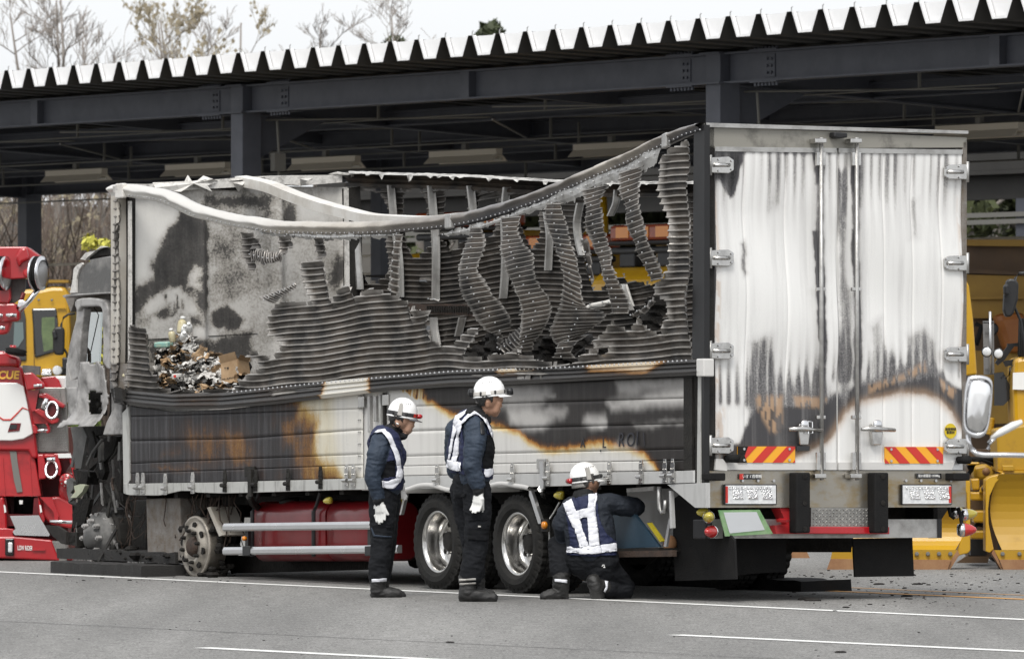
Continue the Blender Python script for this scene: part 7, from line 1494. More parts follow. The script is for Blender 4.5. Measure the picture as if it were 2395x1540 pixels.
wtube(pr_, q('R1', (580, 298), (520, 305), (490, 340), (482, 420), (485, 560), (530, 660), (545, 760), (545, 930)), YR+.5, .013, 'mirror_arm', 'black_plastic'); rw(q('R1', (530, 640), (560, 640), (560, 940), (522, 925)), .3, 'rubber_cover', 'black_rubber', dy=.6, bevel=.03)
rw(q('R1', (430, 830), (525, 822), (530, 850), (480, 850), (410, 950), (360, 990), (340, 970), (430, 850)), .08, 'lamp_bracket', 'black_plastic', dy=.8); rw(q('R1', (330, 1050), (400, 1040), (470, 1180), (460, 1230), (400, 1290), (330, 1290)), .3, 'black_plate', 'black_gloss', dy=.9); rw(q('R1', (400, 960), (560, 930), (560, 970), (420, 1000)), .1, 'bracket_arm', 'black_plastic', dy=.7)
rw(q('R1', (480, 940), (600, 920), (600, 1500), (480, 1440), (470, 1180)), .8, 'front_cab_corner', 'yellow_paint', dy=.5, bevel=.04); rw(q('R1', (472, 1045), (600, 1040), (600, 1175), (470, 1170)), .02, 'white_stripe', 'white_paint', dy=.47); wtube(pr_, q('R1', (415, 1090), (445, 1060), (450, 1010), (470, 990)), YR+.6, .008, 'cable', 'black_plastic')
b = MB()
for k in range(11): p = at(*o1('R1', 312-k*1.5, 1390+k*11), YR+.9); b.lathe(p, (.2, 0, 1), [(-.012, .026), (0, .035), (.012, .026)], 14)
tag(b.build('ribbed_hose', 'yellow_dirty', pr_, world=True, smooth=True), kind='stuff')
# plough hydraulics between the blades
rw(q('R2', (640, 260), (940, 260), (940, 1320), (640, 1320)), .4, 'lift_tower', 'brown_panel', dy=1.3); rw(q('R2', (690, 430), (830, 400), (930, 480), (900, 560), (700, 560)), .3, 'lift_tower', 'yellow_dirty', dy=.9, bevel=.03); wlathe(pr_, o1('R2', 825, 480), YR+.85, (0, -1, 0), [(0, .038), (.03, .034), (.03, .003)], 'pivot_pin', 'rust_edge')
for pts in ([(640, 355), (720, 350), (790, 360), (930, 420)], [(640, 440), (690, 420), (740, 370), (820, 345), (930, 370)], [(650, 500), (680, 460), (700, 400), (760, 350), (850, 340), (930, 350)], [(690, 1050), (740, 1000), (820, 1020)]): wtube(pr_, q('R2', *pts), YR+.7, .02, 'hydraulic_hose', 'black_rubber')
for pts in ([(670, 680), (825, 680), (825, 765), (670, 765)], [(670, 1065), (825, 1065), (825, 1150), (670, 1150)], [(640, 385), (760, 385), (760, 410), (640, 412)], [(700, 865), (820, 865), (820, 985), (700, 985)], [(670, 550), (760, 545), (760, 660), (690, 665)]): rw(q('R2', *pts), .3, 'plough_link', 'yellow_paint', dy=.55, bevel=.015)
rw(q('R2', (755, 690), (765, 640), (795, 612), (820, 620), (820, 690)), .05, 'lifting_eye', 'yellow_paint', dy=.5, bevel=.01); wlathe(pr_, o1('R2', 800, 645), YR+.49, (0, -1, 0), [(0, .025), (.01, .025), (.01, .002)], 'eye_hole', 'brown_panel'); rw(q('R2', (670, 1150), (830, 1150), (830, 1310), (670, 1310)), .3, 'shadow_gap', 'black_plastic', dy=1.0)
rw(q('R2', (925, 60), (1400, -20), (1400, 480), (940, 480)), .9, 'tool_box', 'yellow_dirty', dy=.15, bevel=.02); rw(q('R2', (925, 470), (1400, 470), (1400, 492), (985, 495)), .2, 'box_lip', 'yellow_paint', dy=.1); rw(q('R2', (985, 415), (1100, 415), (1105, 475), (990, 475)), .05, 'box_hinge', 'yellow_dirty', dy=.08, bevel=.01)
# blades: curved mouldboards with bolted, rusty cutting edges
def blade(left, lab):
    zt, zb = topz(1165 if left else 1075+75, YR), .0
    b = MB(); n = 10; rings = []
    if left: x0, x1 = at(1925, 1200, YR).x, at(2232, 1200, YR).x
    else: x0, x1 = at(*o1('R2', 935, 700), YR).x, at(2620, 1200, YR).x
    z1 = topz(1183, YR) if left else at(*o1('R2', 1000, 500), YR).z; z0 = at(*o1('R2', 900, 1255), YR).z
    for i in range(n+1):
        f = i/n; z = z0+(z1-z0)*f; y = YR-.05+.28*math.sin(f*math.pi*.5)**2*0+.25*(4*f*(1-f))**1.0*.5+.0
        curve = .085*math.sin(math.pi*f)+(.03*f)
        xa = x0-(curve if not left else 0)+(0 if left else .04); xb = x1+(curve if left else 0)
        rings.append([(xa, y, z), (xb, y, z), (xb, y+.03, z), (xa, y+.03, z)])
    b.loft(rings); bl = b.build('plough_blade', 'yellow_dirty' if not left else 'yellow_paint', pr_, world=True, smooth=False); bl['label'] = lab
    if left: pts = q('R2', (-700, 1250), (540, 1255), (475, 1355), (-720, 1345))
    else: pts = q('R2', (905, 1258), (1500, 1260), (1500, 1355), (955, 1352))
    rw(pts, .04, 'bolt_strip', 'yellow_dirty', dy=-.06, parent=bl)
    if left: pts = q('R2', (-720, 1345), (475, 1355), (540, 1300), (420, 1507), (-820, 1500))[:2]+q('R2', (420, 1507), (-780, 1505))
    else: pts = q('R2', (955, 1352), (1500, 1355), (1500, 1508), (1020, 1507))
    rw(pts, .04, 'cutting_edge', 'rust_edge', dy=-.09, parent=bl)
    for x in ((135, 245, 355, 468, -200, -350) if left else (988, 1155, 1320)): wlathe(pr_, o1('R2', x, 1295), YR-.07, (0, -1, 0), [(0, .021), (.008, .021), (.009, .015), (.022, .014), (.022, .003)], 'bolt', 'dark_pipe', parent=bl, n=6, smooth=False)
    return bl
blade(True, 'left plough blade partly hidden behind the truck bumper'); blade(False, 'right plough blade, curved and fully yellow')
rw(q('R2', (560, 560), (640, 555), (668, 580), (668, 1265), (640, 1290), (560, 1310), (500, 1380), (530, 1260), (600, 1100), (640, 900), (630, 700)), .35, 'blade_side', 'yellow_paint', dy=.02, bevel=.01); rw(q('R2', (820, 560), (860, 530), (1000, 490), (1010, 500), (920, 590), (860, 720), (845, 850), (850, 1000), (900, 1250), (860, 1285), (820, 1270)), .35, 'blade_side', 'yellow_paint', dy=-.02, bevel=.01)
rw(q('R2', (540, 1255), (560, 1300), (430, 1510), (420, 1500), (475, 1355)), .3, 'edge_side', 'rust_edge', dy=-.06); rw(q('R2', (895, 1255), (905, 1260), (1020, 1505), (1000, 1500), (930, 1370), (880, 1290)), .3, 'edge_side', 'rust_edge', dy=-.06)
rw([(1838, 1288), (1886, 1288), (1896, 1309), (1838, 1310)], .05, 'far_cutting_edge', 'rust_edge', dy=4.0); rw(q('R2', (480, 1420), (640, 1310), (860, 1310), (830, 1425)), .1, 'far_cutting_edge', 'brown_panel', dy=2.2)
for x in (2350, 2520): b = MB(); c = at(x, 1200, YR+2.5); c.z = .5; b.lathe(c, (1, .3, 0), [(-.15, .3), (-.15, .46), (-.1, .5), (.1, .5), (.15, .46), (.15, .3)], 24); b.build('tyre', 'tyre', pr_, world=True)

# ---- chrome mirror of a vehicle nearer the photographer
YM = 37.0
mi = thing('vehicle_mirror', 'chrome wing mirror on a bent arm, out of focus at the right edge', 'mirror', tuple(at(2420, 1060, YM)))
ring = [at(u, v, YM) for u, v in smooth_poly(oo('R1', [(140, 1075), (170, 1062), (260, 1066), (310, 1080), (324, 1110), (318, 1250), (300, 1400), (285, 1480), (255, 1530), (220, 1538), (150, 1525), (110, 1500), (100, 1440), (104, 1300), (118, 1150), (140, 1075)]), 44)][:-1]
c = sum(ring, Vector())/len(ring)
b = MB(); b.loft([[c+(p-c)*k+Vector((0, d, 0)) for p in ring] for k, d in ((.86, -.005), (.93, -.02), (1., .0), (1.0, .03), (.93, .07), (.7, .10), (.3, .11))]); ms = b.build('mirror_shell', 'chrome_soft', mi, world=True, smooth=True)
ring2 = [at(u, v, YM-.012) for u, v in smooth_poly(oo('R1', [(255, 1085), (300, 1085), (312, 1110), (305, 1250), (290, 1390), (275, 1470), (245, 1510), (235, 1500), (260, 1400), (285, 1250), (290, 1130), (255, 1085)]), 30)][:-1]
b = MB(); b.prism(ring2, (0, .006, 0)); b.build('black_rim', 'black_gloss', ms, world=True)
b = MB(); b.loft([[c+(p-c)*k+Vector((.004, d, 0)) for p in ring] for k, d in ((.82, -.012), (.78, -.016), (.4, -.017), (.05, -.018))]); b.build('mirror_glass', 'chrome', ms, world=True, smooth=True)
wtube(mi, [(2272, 1050), (2283, 1060), (2300, 1063), (2350, 1063), (2480, 1066)], YM+.05, .0135, 'mirror_arm', 'chrome_soft'); wtube(mi, [(2263, 1015), (2265, 1035), (2272, 1052)], YM+.05, .012, 'mirror_arm', 'chrome_soft')
wtube(mi, [(2310, 1050), (2313, 1035), (2325, 1022)], YM+.05, .012, 'arm_stay', 'chrome_soft'); wtube(mi, [(2318, 1024), (2340, 1010), (2370, 994), (2390, 985)], YM, [.010, .020, .021, .012], 'lower_mirror', 'white_paint')

# ================================================================== CARGO, TIMBERS, DEBRIS
def cargo(name, lab, cat, c, x, y, w, group=None, rz=0., rx=0.):
    p = SW(*o1(c, x, y), w); return thing(name, lab, cat, group=group, M=TM @ Matrix.Translation(p) @ Matrix.Rotation(rz, 4, 'Z') @ Matrix.Rotation(rx, 4, 'Y'))
def open_box(t, sx, sy, sz, m, crush=.0, flaps=True, seed=0):
    rnd = random.Random(seed); th = .006
    def j(): return rnd.uniform(-crush, crush)
    cs = [(-sx/2, -sy/2), (sx/2, -sy/2), (sx/2, sy/2), (-sx/2, sy/2)]
    bot = [Vector((x+j()*.3, y+j()*.3, 0)) for x, y in cs]; top = [Vector((x+j(), y+j(), sz+j())) for x, y in cs]
    for k in range(4):
        a, b_, c_, d = bot[k], bot[(k+1) % 4], top[(k+1) % 4], top[k]; n = (b_-a).cross(d-a).normalized()*th
        b = MB(); b.hexa([a, b_, b_+n, a+n, d, c_, c_+n, d+n]); b.build('side', m, t)
        if flaps:
            out = Vector(((d.x+c_.x)/2, (d.y+c_.y)/2, 0)).normalized(); L = sz*rnd.uniform(.25, .5); e = out*L*rnd.uniform(.3, .9)+Vector((0, 0, L*rnd.uniform(.3, .9)))
            b = MB(); b.add([d, c_, c_+e, d+e+Vector((j(), j(), j()))], [(0, 1, 2, 3)]); b.add([d+n, c_+n, c_+e+n, d+e+n], [(3, 2, 1, 0)]); b.build('flap', m, t)
    b = MB(); b.add(bot, [(0, 1, 2, 3)]); b.build('bottom', m, t)
t = cargo('cardboard_box', 'largest tan cardboard box with open flaps, rightmost in the cargo heap', 'box', 'D', 1640, 1130, .2, 'cardboard boxes in the burnt cargo', .35, -.06); open_box(t, .16, .19, .19, 'cardboard', .02, True, 1)
text('TV-8P', .022, Matrix.Translation((-.088, .03, .13)) @ frame((0, 0, 0), (0, -1, 0), (0, 0, 1)), 'text_black', t); text('クリームクレンザー', .02, Matrix.Translation((-.088, 0, .04)) @ frame((0, 0, 0), (0, -1, .12), (0, .12, 1)), 'text_black', t)
BX_ = [(1200, 1060, .25, .2, .3, .2, 'cardboard_burnt', 'charred cardboard box with ribbed inside, left of the heap'), (1120, 960, .45, .22, .25, .16, 'cardboard_burnt', 'burnt brown carton topmost at the left of the heap'), (1240, 890, .55, .2, .22, .12, 'cardboard', 'small tan carton under the white bottles'), (1440, 1010, .4, .25, .35, .10, 'cardboard_burnt', 'flattened burnt carton in the middle of the heap'),
       (1520, 1120, .08, .16, .28, .15, 'cardboard', 'torn tan carton leaning against the largest box'), (1570, 1180, .0, .12, .26, .09, 'cardboard', 'ripped tan carton spilling over the rub rail'), (1100, 1040, .2, .2, .2, .15, 'cardboard_burnt', 'blackened carton at the left foot of the heap'), (1360, 1060, .2, .2, .3, .12, 'cardboard_burnt', 'half burnt carton under white ash in the heap')]
for i, (x, y, w, a, b_, c_, m, lb) in enumerate(BX_): t = cargo('cardboard_box', lb, 'box', 'D', x, y, w+.2, 'cardboard boxes in the burnt cargo', random.uniform(-.7, .7), random.uniform(-.5, .3)); open_box(t, a*.75, b_*.62, c_*.75, m, .04, True, 10+i)
def bottle(x, y, w, rx, rz, m, lab, s=1.):
    s *= .62
    t = cargo('bottle', lab, 'bottle', 'D', x, y, w, 'plastic bottles on the cargo heap', rz, rx)
    b = MB(); b.lathe((0, 0, 0), (0, 0, 1), [(0, .04*s), (.01, .05*s), (.12*s, .052*s), (.145*s, .045*s), (.16*s, .024*s), (.17*s, .022*s)], 16); b.build('body', m, t, smooth=True)
    b = MB(); b.lathe((0, 0, .165*s), (0, 0, 1), [(0, .03*s), (.03*s, .03*s), (.035*s, .02*s), (.036*s, .001)], 12); b.build('cap', 'cap_white', t, smooth=True)
bottle(1255, 790, .3, .2, .3, 'bottle_plastic', 'cream bottle standing highest on the cargo heap', 1.25); bottle(1200, 850, .28, -.2, .3, 'bottle_plastic', 'scorched bottle lower left of the highest bottle'); bottle(1275, 790, .25, -.9, 1.2, 'cap_white', 'white capped bottle in the middle of three lying right of the highest one', .9); bottle(1315, 780, .3, -.8, 1.0, 'cap_white', 'white capped bottle farthest right of the three lying ones', .9); bottle(1265, 830, .22, -1., 1.3, 'cap_white', 'white capped bottle lowest of the three lying ones', .9); bottle(870, 1100, .0, .5, 0, 'bottle_plastic', 'crumpled pale bottle stuck by the front corner post', 1.2)
t = cargo('packet', 'turquoise packet lying on burnt cartons in the cargo heap', 'packet', 'D', 1135, 872, .3, None, .5, -.1); b = MB(); b.box((-.05, -.075, -.02), (.05, .075, .03)); b.build('wrapper', 'pack_teal', t, bevel=.012)
t = cargo('packet', 'white and pink packet under the largest carton', 'packet', 'D', 1230, 1085, .05, None, .3, -.1); b = MB(); b.box((-.03, -.045, -.015), (.03, .045, .02)); b.build('wrapper', 'ash_white', t, bevel=.008); b = MB(); b.box((-.0315, -.015, -.012), (-.029, .015, .012)); b.build('label_patch', 'sign_red', t)
def scraps():
    rnd = random.Random(77); b = MB()
    heap = [(1060, 1080), (1100, 900), (1180, 860), (1240, 800), (1340, 830), (1400, 940), (1520, 960), (1640, 1000), (1690, 1100), (1640, 1190), (1400, 1210), (1140, 1170)]
    P = np.array(heap, float); n = 0
    while n < 620:
        x, y = rnd.uniform(1030, 1710), rnd.uniform(760, 1215)
        if not inside(np.array([[x, y]]), P)[0]: continue
        n += 1; w0 = .06+.32*(1215-y)/450+rnd.uniform(-.02, .28); c0 = TM @ SW(*o1('D', x, y), w0)
        zone = mnoise.noise(Vector((x*.009, y*.009, 3.))); k = rnd.random()+.5*zone
        m = 1 if k > .50 else 2 if k > .40 else 3 if k > .28 else 0
        if x > 1300 and y < 1130 and rnd.random() < .35: m = 1
        L, Wd = rnd.uniform(.04, .16), rnd.uniform(.03, .085); u = Vector((rnd.gauss(0, 1), rnd.gauss(0, 1), rnd.gauss(0, .45))).normalized(); w = (u.cross(Vector((rnd.gauss(0, .5), rnd.gauss(0, .5), 1)))).normalized(); nn = u.cross(w)
        cu = rnd.uniform(-1.2, 1.2); vs = []
        for a in range(5):
            for e in range(4):
                fa, fe = a/4-.5, e/3-.5; rag_ = 1+(rnd.uniform(-.35, .25) if a in (0, 4) or e in (0, 3) else 0)
                vs.append(c0+u*L*fa*rag_+w*Wd*fe*rag_+nn*(cu*L*(fa*fa)+.014*rnd.gauss(0, 1)*.6+.4*Wd*fe*fe*rnd.uniform(.5, 1.)))
        b.add(vs, [(a*4+e, a*4+e+1, (a+1)*4+e+1, (a+1)*4+e) for a in range(4) for e in range(3)], m)
    tag(b.build('paper_scraps', ['char', 'ash_white', 'cardboard', 'cardboard_burnt']), 'shreds of paper, ash and burnt card strewn through the cargo heap', 'debris', kind='stuff')
    b = MB()
    for i in range(260):
        x = rnd.uniform(1040, 1700); y = 1215-(abs(rnd.gauss(0, 1))*150); lo = 1060 if x < 1150 else 830 if x < 1360 else 960
        y = max(y, lo+30); p = TM @ SW(*o1('D', x, y), .24+.4*(1215-y)/400); s = rnd.uniform(.03, .09)
        b.ball(p, s, 6, sc=(rnd.uniform(.6, 1.2), rnd.uniform(.6, 1.2), rnd.uniform(.4, .8)))
    tag(b.build('charred_goods', 'char'), 'black charred lumps of goods under the paper scraps', 'debris', kind='stuff')
scraps()
for u, v, lb in ((625, 0, ''), (712, 0, '')):
    pass
# timbers under the front axle, pad behind the rear wheels
def timber(lab, u0, u1, v, w0, w1, z0, z1, m='char_wood'):
    a = gnd(u0, v); c = gnd(u1, v+ (u1-u0)*.047); a.z = c.z = 0; d = (c-a); L = d.length; ang = math.atan2(d.y, d.x)
    t = thing('timber', lab, 'plank', (a.x, a.y, z0), ang, 'charred timbers under the truck')
    b = MB(); n = 24; rings = []
    for i in range(n+1):
        x = L*i/n; j = [random.uniform(-.008, .008) for _ in range(6)]; rings.append([(x, 0+j[0], 0), (x, w1-w0+j[1], 0), (x, w1-w0+j[2], z1-z0+j[3]), (x, 0+j[4], z1-z0+j[5])])
    b.loft(rings); b.build('plank', m, t); return t
timber('lower charred timber lying on the asphalt under the front hub', 117, 330, 1338, 0, .35, 0.0, .10); timber('upper charred timber stacked under the front hub', 133, 410, 1331, 0, .3, .104, .20); timber('long charred timber beside the bare wheel rim', 300, 392, 1341, .0, .3, .0, .09)
timber('black rubber edged plank lying behind the rear wheels', 1560, 1872, 1368, 0, .5, 0.0, .09, 'black_rubber')
def ground_bits():
    b = MB(); rnd = random.Random(31)
    for i in range(420):
        u, v = (rnd.uniform(1840, 2380), rnd.triangular(1318, 1440, 1345)) if i < 250 else (rnd.uniform(150, 560), rnd.uniform(1330, 1362)) if i < 330 else (rnd.uniform(-20, 2400), rnd.uniform(1340, 1540))
        p = gnd(u, v); s = rnd.choice((.004, .005, .007, .012)) if i < 330 else rnd.choice((.003, .004, .006)); b.ball((p.x, p.y, s*.3), s, 6, sc=(rnd.uniform(.8, 1.8), rnd.uniform(.8, 1.5), rnd.uniform(.4, .8)))
    for u, v, s in ((1890, 1402, .09), (1900, 1404, .07), (2055, 1366, .05), (2145, 1366, .05), (1978, 1420, .03), (1965, 1525, .04), (1052, 1502, .03), (2120, 1394, .05)):
        p = gnd(u, v); b.ball((p.x, p.y, .005), s*.5, 8, sc=(2.0, 1., .5))
    tag(b.build('charred_crumbs', 'rubble'), 'black burnt crumbs and lumps scattered on the asphalt', 'debris', kind='stuff')
ground_bits()

# ================================================================== PEOPLE
def capsule(b, a, ra, c, rc, sc=None):
    a, c = Vector(a), Vector(c); d = c-a; L = max(1e-4, d.length); ax = d/L; u = ax.orthogonal().normalized(); w = ax.cross(u); rings = []; n = 16
    for k in range(1, 6): t = math.pi/2*k/6; rings.append((-ra*math.cos(t), ra*math.sin(t)))
    for k in range(7): rings.append((L*k/6, ra+(rc-ra)*k/6))
    for k in range(5, 0, -1): t = math.pi/2*k/6; rings.append((L+rc*math.cos(t), rc*math.sin(t)))
    b.loft([[a+ax*x+(u*math.cos(2*math.pi*i/n)+w*math.sin(2*math.pi*i/n))*r for i in range(n)] for x, r in rings])
def person(label, loc, prims, mats, voxel=.0065, smooth_it=2, wrinkle=.0085):
    root = thing('person', label, 'person', loc, 0, 'inspectors in hard hats and reflective vests'); b = MB()
    for pr in prims: capsule(b, pr[1], pr[2], pr[3], pr[4])
    ob = b.build('body', list(mats.values())[0], None)
    rm = ob.modifiers.new('r', 'REMESH'); rm.mode = 'VOXEL'; rm.voxel_size = voxel
    sm = ob.modifiers.new('s', 'SMOOTH'); sm.iterations = smooth_it; sm.factor = .5
    bpy.context.view_layer.update(); dg = bpy.context.evaluated_depsgraph_get(); me = bpy.data.meshes.new_from_object(ob.evaluated_get(dg)); ob.modifiers.clear(); old = ob.data; ob.data = me; bpy.data.meshes.remove(old)
    n = len(me.vertices); V = np.empty(n*3, np.float32); me.vertices.foreach_get('co', V); V = V.reshape(-1, 3); N = np.empty(n*3, np.float32); me.vertices.foreach_get('normal', N); N = N.reshape(-1, 3)
    A = np.array([tuple(p[1]) for p in prims]); C = np.array([tuple(p[3]) for p in prims]); RA = np.array([p[2] for p in prims]); RC = np.array([p[4] for p in prims])
    best = np.full(n, 1e9); lab = np.zeros(n, int)
    for i in range(len(prims)):
        ab = C[i]-A[i]; t = np.clip(((V-A[i])@ab)/(ab@ab+1e-9), 0, 1); d = np.linalg.norm(V-A[i]-t[:, None]*ab, axis=1)-(RA[i]+(RC[i]-RA[i])*t)-prims[i][5]*.004
        k = d < best; best[k] = d[k]; lab[k] = i
    names = [p[0] for p in prims]; isc = np.array([q not in ('skin', 'glove') for q in names])[lab]
    dn = np.array([mnoise.noise(Vector((x*8, y*8, z*13)))+.6*(1-2*abs(mnoise.noise(Vector((x*13+z*6, y*13, z*26+7)))))+.25*mnoise.noise(Vector((x*40, y*40, z*60))) for x, y, z in V.tolist()])
    V2 = V+N*(dn*wrinkle*isc)[:, None]
    me.vertices.foreach_set('co', V2.ravel())
    order = list(mats); me.materials.clear()
    for m in mats.values(): me.materials.append(MAT[m])
    pl = np.empty(len(me.polygons), np.int32); vl = np.empty(len(me.loops), np.int32); me.loops.foreach_get('vertex_index', vl); ls = np.empty(len(me.polygons), np.int32); me.polygons.foreach_get('loop_start', ls)
    fl = lab[vl[ls]]; me.polygons.foreach_set('material_index', np.array([order.index(names[i]) for i in range(len(prims))], np.int32)[fl]); me.polygons.foreach_set('use_smooth', np.ones(len(me.polygons), bool)); me.update()
    ob.parent = root; ob.matrix_parent_inverse = root.matrix_basis.inverted()
    bvh = BVHTree.FromPolygons([Vector(v) for v in V2.tolist()], [tuple(p.vertices) for p in me.polygons])
    return root, ob, bvh, V2, N, lab, names
def proj(V): return np.c_[CX+F*V[:, 0]/V[:, 1], CY-F*(V[:, 2]-CH)/V[:, 1]]
def shell(root, ob, V, N, lab, ok, polys, off, name, m, parent=None, neg=()):
    me = ob.data; uv = proj(V); keep_v = np.isin(lab, ok) & ((N[:, 1] < .2) if name == 'mesh_side' else True); ins = np.zeros(len(V), bool)
    for p in polys: ins |= inside(uv, p)
    for p in neg: ins &= ~inside(uv, p)
    keep_v &= ins; b = MB(); mp = {}
    for p in me.polygons:
        if all(keep_v[i] for i in p.vertices):
            for i in p.vertices:
                if i not in mp: mp[i] = len(b.v); b.v.append(tuple(V[i]+N[i]*off))
            b.f.append(tuple(mp[i] for i in p.vertices)); b.m.append(0)
    if not b.f: return None
    o = b.build(name, m, parent or root, smooth=True, world=True, fix=False); s = o.modifiers.new('s', 'SOLIDIFY'); s.thickness = off*.8; s.offset = -1; return o
def patch(root, bvh, poly, off, name, m, parent=None, step=2.4):
    """cloth piece laid on the body: the outline is cast onto it from the front"""
    pts = []
    for i in range(len(poly)):
        a, c = Vector(poly[i]), Vector(poly[(i+1) % len(poly)]); k = max(1, int((c-a).length/step))
        for j in range(k): pts.append(a.lerp(c, j/k))
    nb = len(pts); P = np.array([tuple(p) for p in pts]); g = [Vector((x, y)) for x in np.arange(P[:, 0].min(), P[:, 0].max(), step) for y in np.arange(P[:, 1].min(), P[:, 1].max(), step)]
    G = np.array([tuple(x) for x in g]) if g else np.zeros((0, 2))
    if len(G): sd = sdist(G, [tuple(p) for p in pts]); g = [x for x, s in zip(g, sd) if s < -step*.5]
    r = delaunay_2d_cdt(pts+g, [(i, (i+1) % nb) for i in range(nb)], [list(range(nb))], 1, 1e-5); vs = []; last = None
    for p in r[0]:
        d = ray(p.x, p.y).normalized(); h = bvh.ray_cast(CAM+d*40, d)
        if h[0] is None: h2 = bvh.find_nearest(at(p.x, p.y, last or 54.)); q, nn = h2[0], h2[1]
        else: q, nn = h[0], h[1]
        last = q.y; nn = (nn-d*.6).normalized(); vs.append(q+nn*off)
    b = MB(); b.add(vs, [tuple(f) for f in r[2]]); o = b.build(name, m, parent or root, smooth=True, world=True); s = o.modifiers.new('s', 'SOLIDIFY'); s.thickness = .003; return o
def hand(prims, wr, palm, tip, thumb, acr, curl=.25, L=.085):
    """palm, four unequal jointed fingers and a thumb leaving the palm's side"""
    wr, palm, tip, thumb, acr = map(Vector, (wr, palm, tip, thumb, acr)); d = (tip-palm).normalized(); acr = (acr-d*acr.dot(d)).normalized(); nrm = d.cross(acr).normalized()
    for k in (-.024, 0., .024): prims.append(('glove', wr.lerp(palm, .2)+acr*k*.8, .022, palm+acr*k+d*.025, .020, 1))
    for k, (o, l) in enumerate(((-.036, .82), (-.012, 1.), (.012, .95), (.036, .74))):
        p0 = palm+acr*o+d*.03; q = p0; dd = d.copy(); rr = .0115
        for j in range(3): dd = (dd+nrm*curl*.55+acr*o*1.2*(1 if j == 0 else -.2)).normalized(); q2 = q+dd*L*l*(.42, .32, .26)[j]; prims.append(('glove', q, rr, q2, rr*.92, 1)); q = q2; rr *= .93
    side = palm-acr*.03*(1 if (thumb-palm).dot(acr) < 0 else -1)-d*.01; mid = side.lerp(thumb, .55)+d*.004; prims.append(('glove', palm, .02, side, .018, 1)); prims.append(('glove', side, .017, mid, .014, 1)); prims.append(('glove', mid, .014, thumb, .011, 1))
def helmet(root, base, up, fwd, r=.122, band='band_black', lamp=None, visor='white', strap=None):
    up = Vector(up).normalized(); fwd = Vector(fwd); fwd = (fwd-up*fwd.dot(up)).normalized(); sd = up.cross(fwd).normalized(); base = Vector(base)
    def ringp(d, rx, ry, n=32): return [base+up*d+fwd*rx*math.cos(2*math.pi*i/n)+sd*ry*math.sin(2*math.pi*i/n) for i in range(n)]
    b = MB(); pr = [(-.012, 1.05), (-.006, 1.07), (.0, 1.03), (.03, 1.02), (.07, .955), (.105, .80), (.130, .58), (.146, .30), (.150, .04)]; b.loft([ringp(d, r*k, r*.88*k) for d, k in pr]); h = b.build('helmet', 'helmet_white', root, smooth=True, world=True)
    b = MB(); n = 18; A = [base+up*-.004+fwd*r*.98*math.cos(a)+sd*r*.88*math.sin(a) for a in [(-1.15+2.3*i/n) for i in range(n+1)]]; B = [base+up*(-.022)+fwd*(r*.98*math.cos(a)+.055*math.cos(a*1.25)**.5 if math.cos(a*1.25) > 0 else r*.98*math.cos(a))+sd*r*.9*math.sin(a) for a in [(-1.15+2.3*i/n) for i in range(n+1)]]
    b.add(A+B, [(i, i+1, n+1+i+1, n+1+i) for i in range(n)]); o = b.build('visor', 'visor_grey' if visor == 'grey' else 'helmet_white', h, smooth=True, world=True); o.modifiers.new('s', 'SOLIDIFY').thickness = .004
    b = MB(); b.loft([ringp(d, r*k, r*.88*k) for d, k in ((.004, 1.06), (.034, 1.05), (.034, 1.01), (.004, 1.02))]+[ringp(.004, r*1.06, r*.88*1.06)], caps=False); o = b.build('helmet_band', band, h, smooth=True, world=True)
    for a in (.5, 1.3, 2.2, -.5, -1.3, -2.2):
        p = base+up*.02+fwd*r*1.05*math.cos(a)+sd*r*.92*math.sin(a); b = MB(); b.ball(p, .013, 6, sc=(.8, .8, 1.6)); b.build('band_clip', 'band_black', h, world=True)
    p = base+up*.06-sd*r*.85+fwd*-.02; b = MB(); b.hexa([p+fwd*x+up*y-sd*z for y, z in ((-.055, .02), (.04, .005)) for x, z2 in ((-.018, 0), (.018, 0)) for _ in (0,)][:2]+[p+fwd*.018+up*-.055+sd*.01, p-fwd*.018+up*-.055+sd*.01, p-fwd*.014+up*.04-sd*.012, p+fwd*.014+up*.04-sd*.012, p+fwd*.014+up*.04+sd*.02, p-fwd*.014+up*.04+sd*.02]); b.build('vent_ridge', 'band_grey' if band == 'band_black' else 'helmet_white', h, world=True)
    for i in range(7):
        a = -1.57+.55*(i-3)/3; q = base+up*.105+fwd*r*.83*math.sin(a+1.57)+(-sd)*r*.72*math.cos(a+1.57); b = MB(); b.ball(q, .004, 6); tag(b.build('vent_hole', 'black_gloss', h, world=True))
    if lamp == 'front':
        p = base+fwd*(r+.035)+up*.015; b = MB(); b.cyl(p-fwd*.02, p+fwd*.025, .026, 14, r1=.03); l = b.build('headlamp', 'black_plastic', h, world=True, smooth=True); b = MB(); b.cyl(p+fwd*.025, p+fwd*.028, .024, 14); b.build('lamp_lens', 'dark_glass', l, world=True)
        p = base-fwd*(r+.02)+up*.035; b = MB(); b.ball(p, .032, 10, sc=(.8, 1.2, 1.2)); b.build('battery_case', 'black_plastic', h, world=True)
    if lamp == 'red':
        p = base+fwd*(r+.015)+up*.018; b = MB(); b.ball(p, .024, 10, sc=(1.3, 1.3, .9)); b.build('headlamp', 'red_paint', h, world=True, smooth=True)
        b = MB(); k = [(-.75+.45*i/6) for i in range(7)]; pa = [base+up*.006+fwd*r*1.08*math.cos(a)+sd*r*.95*math.sin(a) for a in k]; pb = [q+up*.028 for q in pa]; b.add(pa+pb, [(i, i+1, 8+i, 7+i) for i in range(6)]); o = b.build('red_lamp_strap', 'sign_red', h, world=True); o.modifiers.new('s', 'SOLIDIFY').thickness = .004
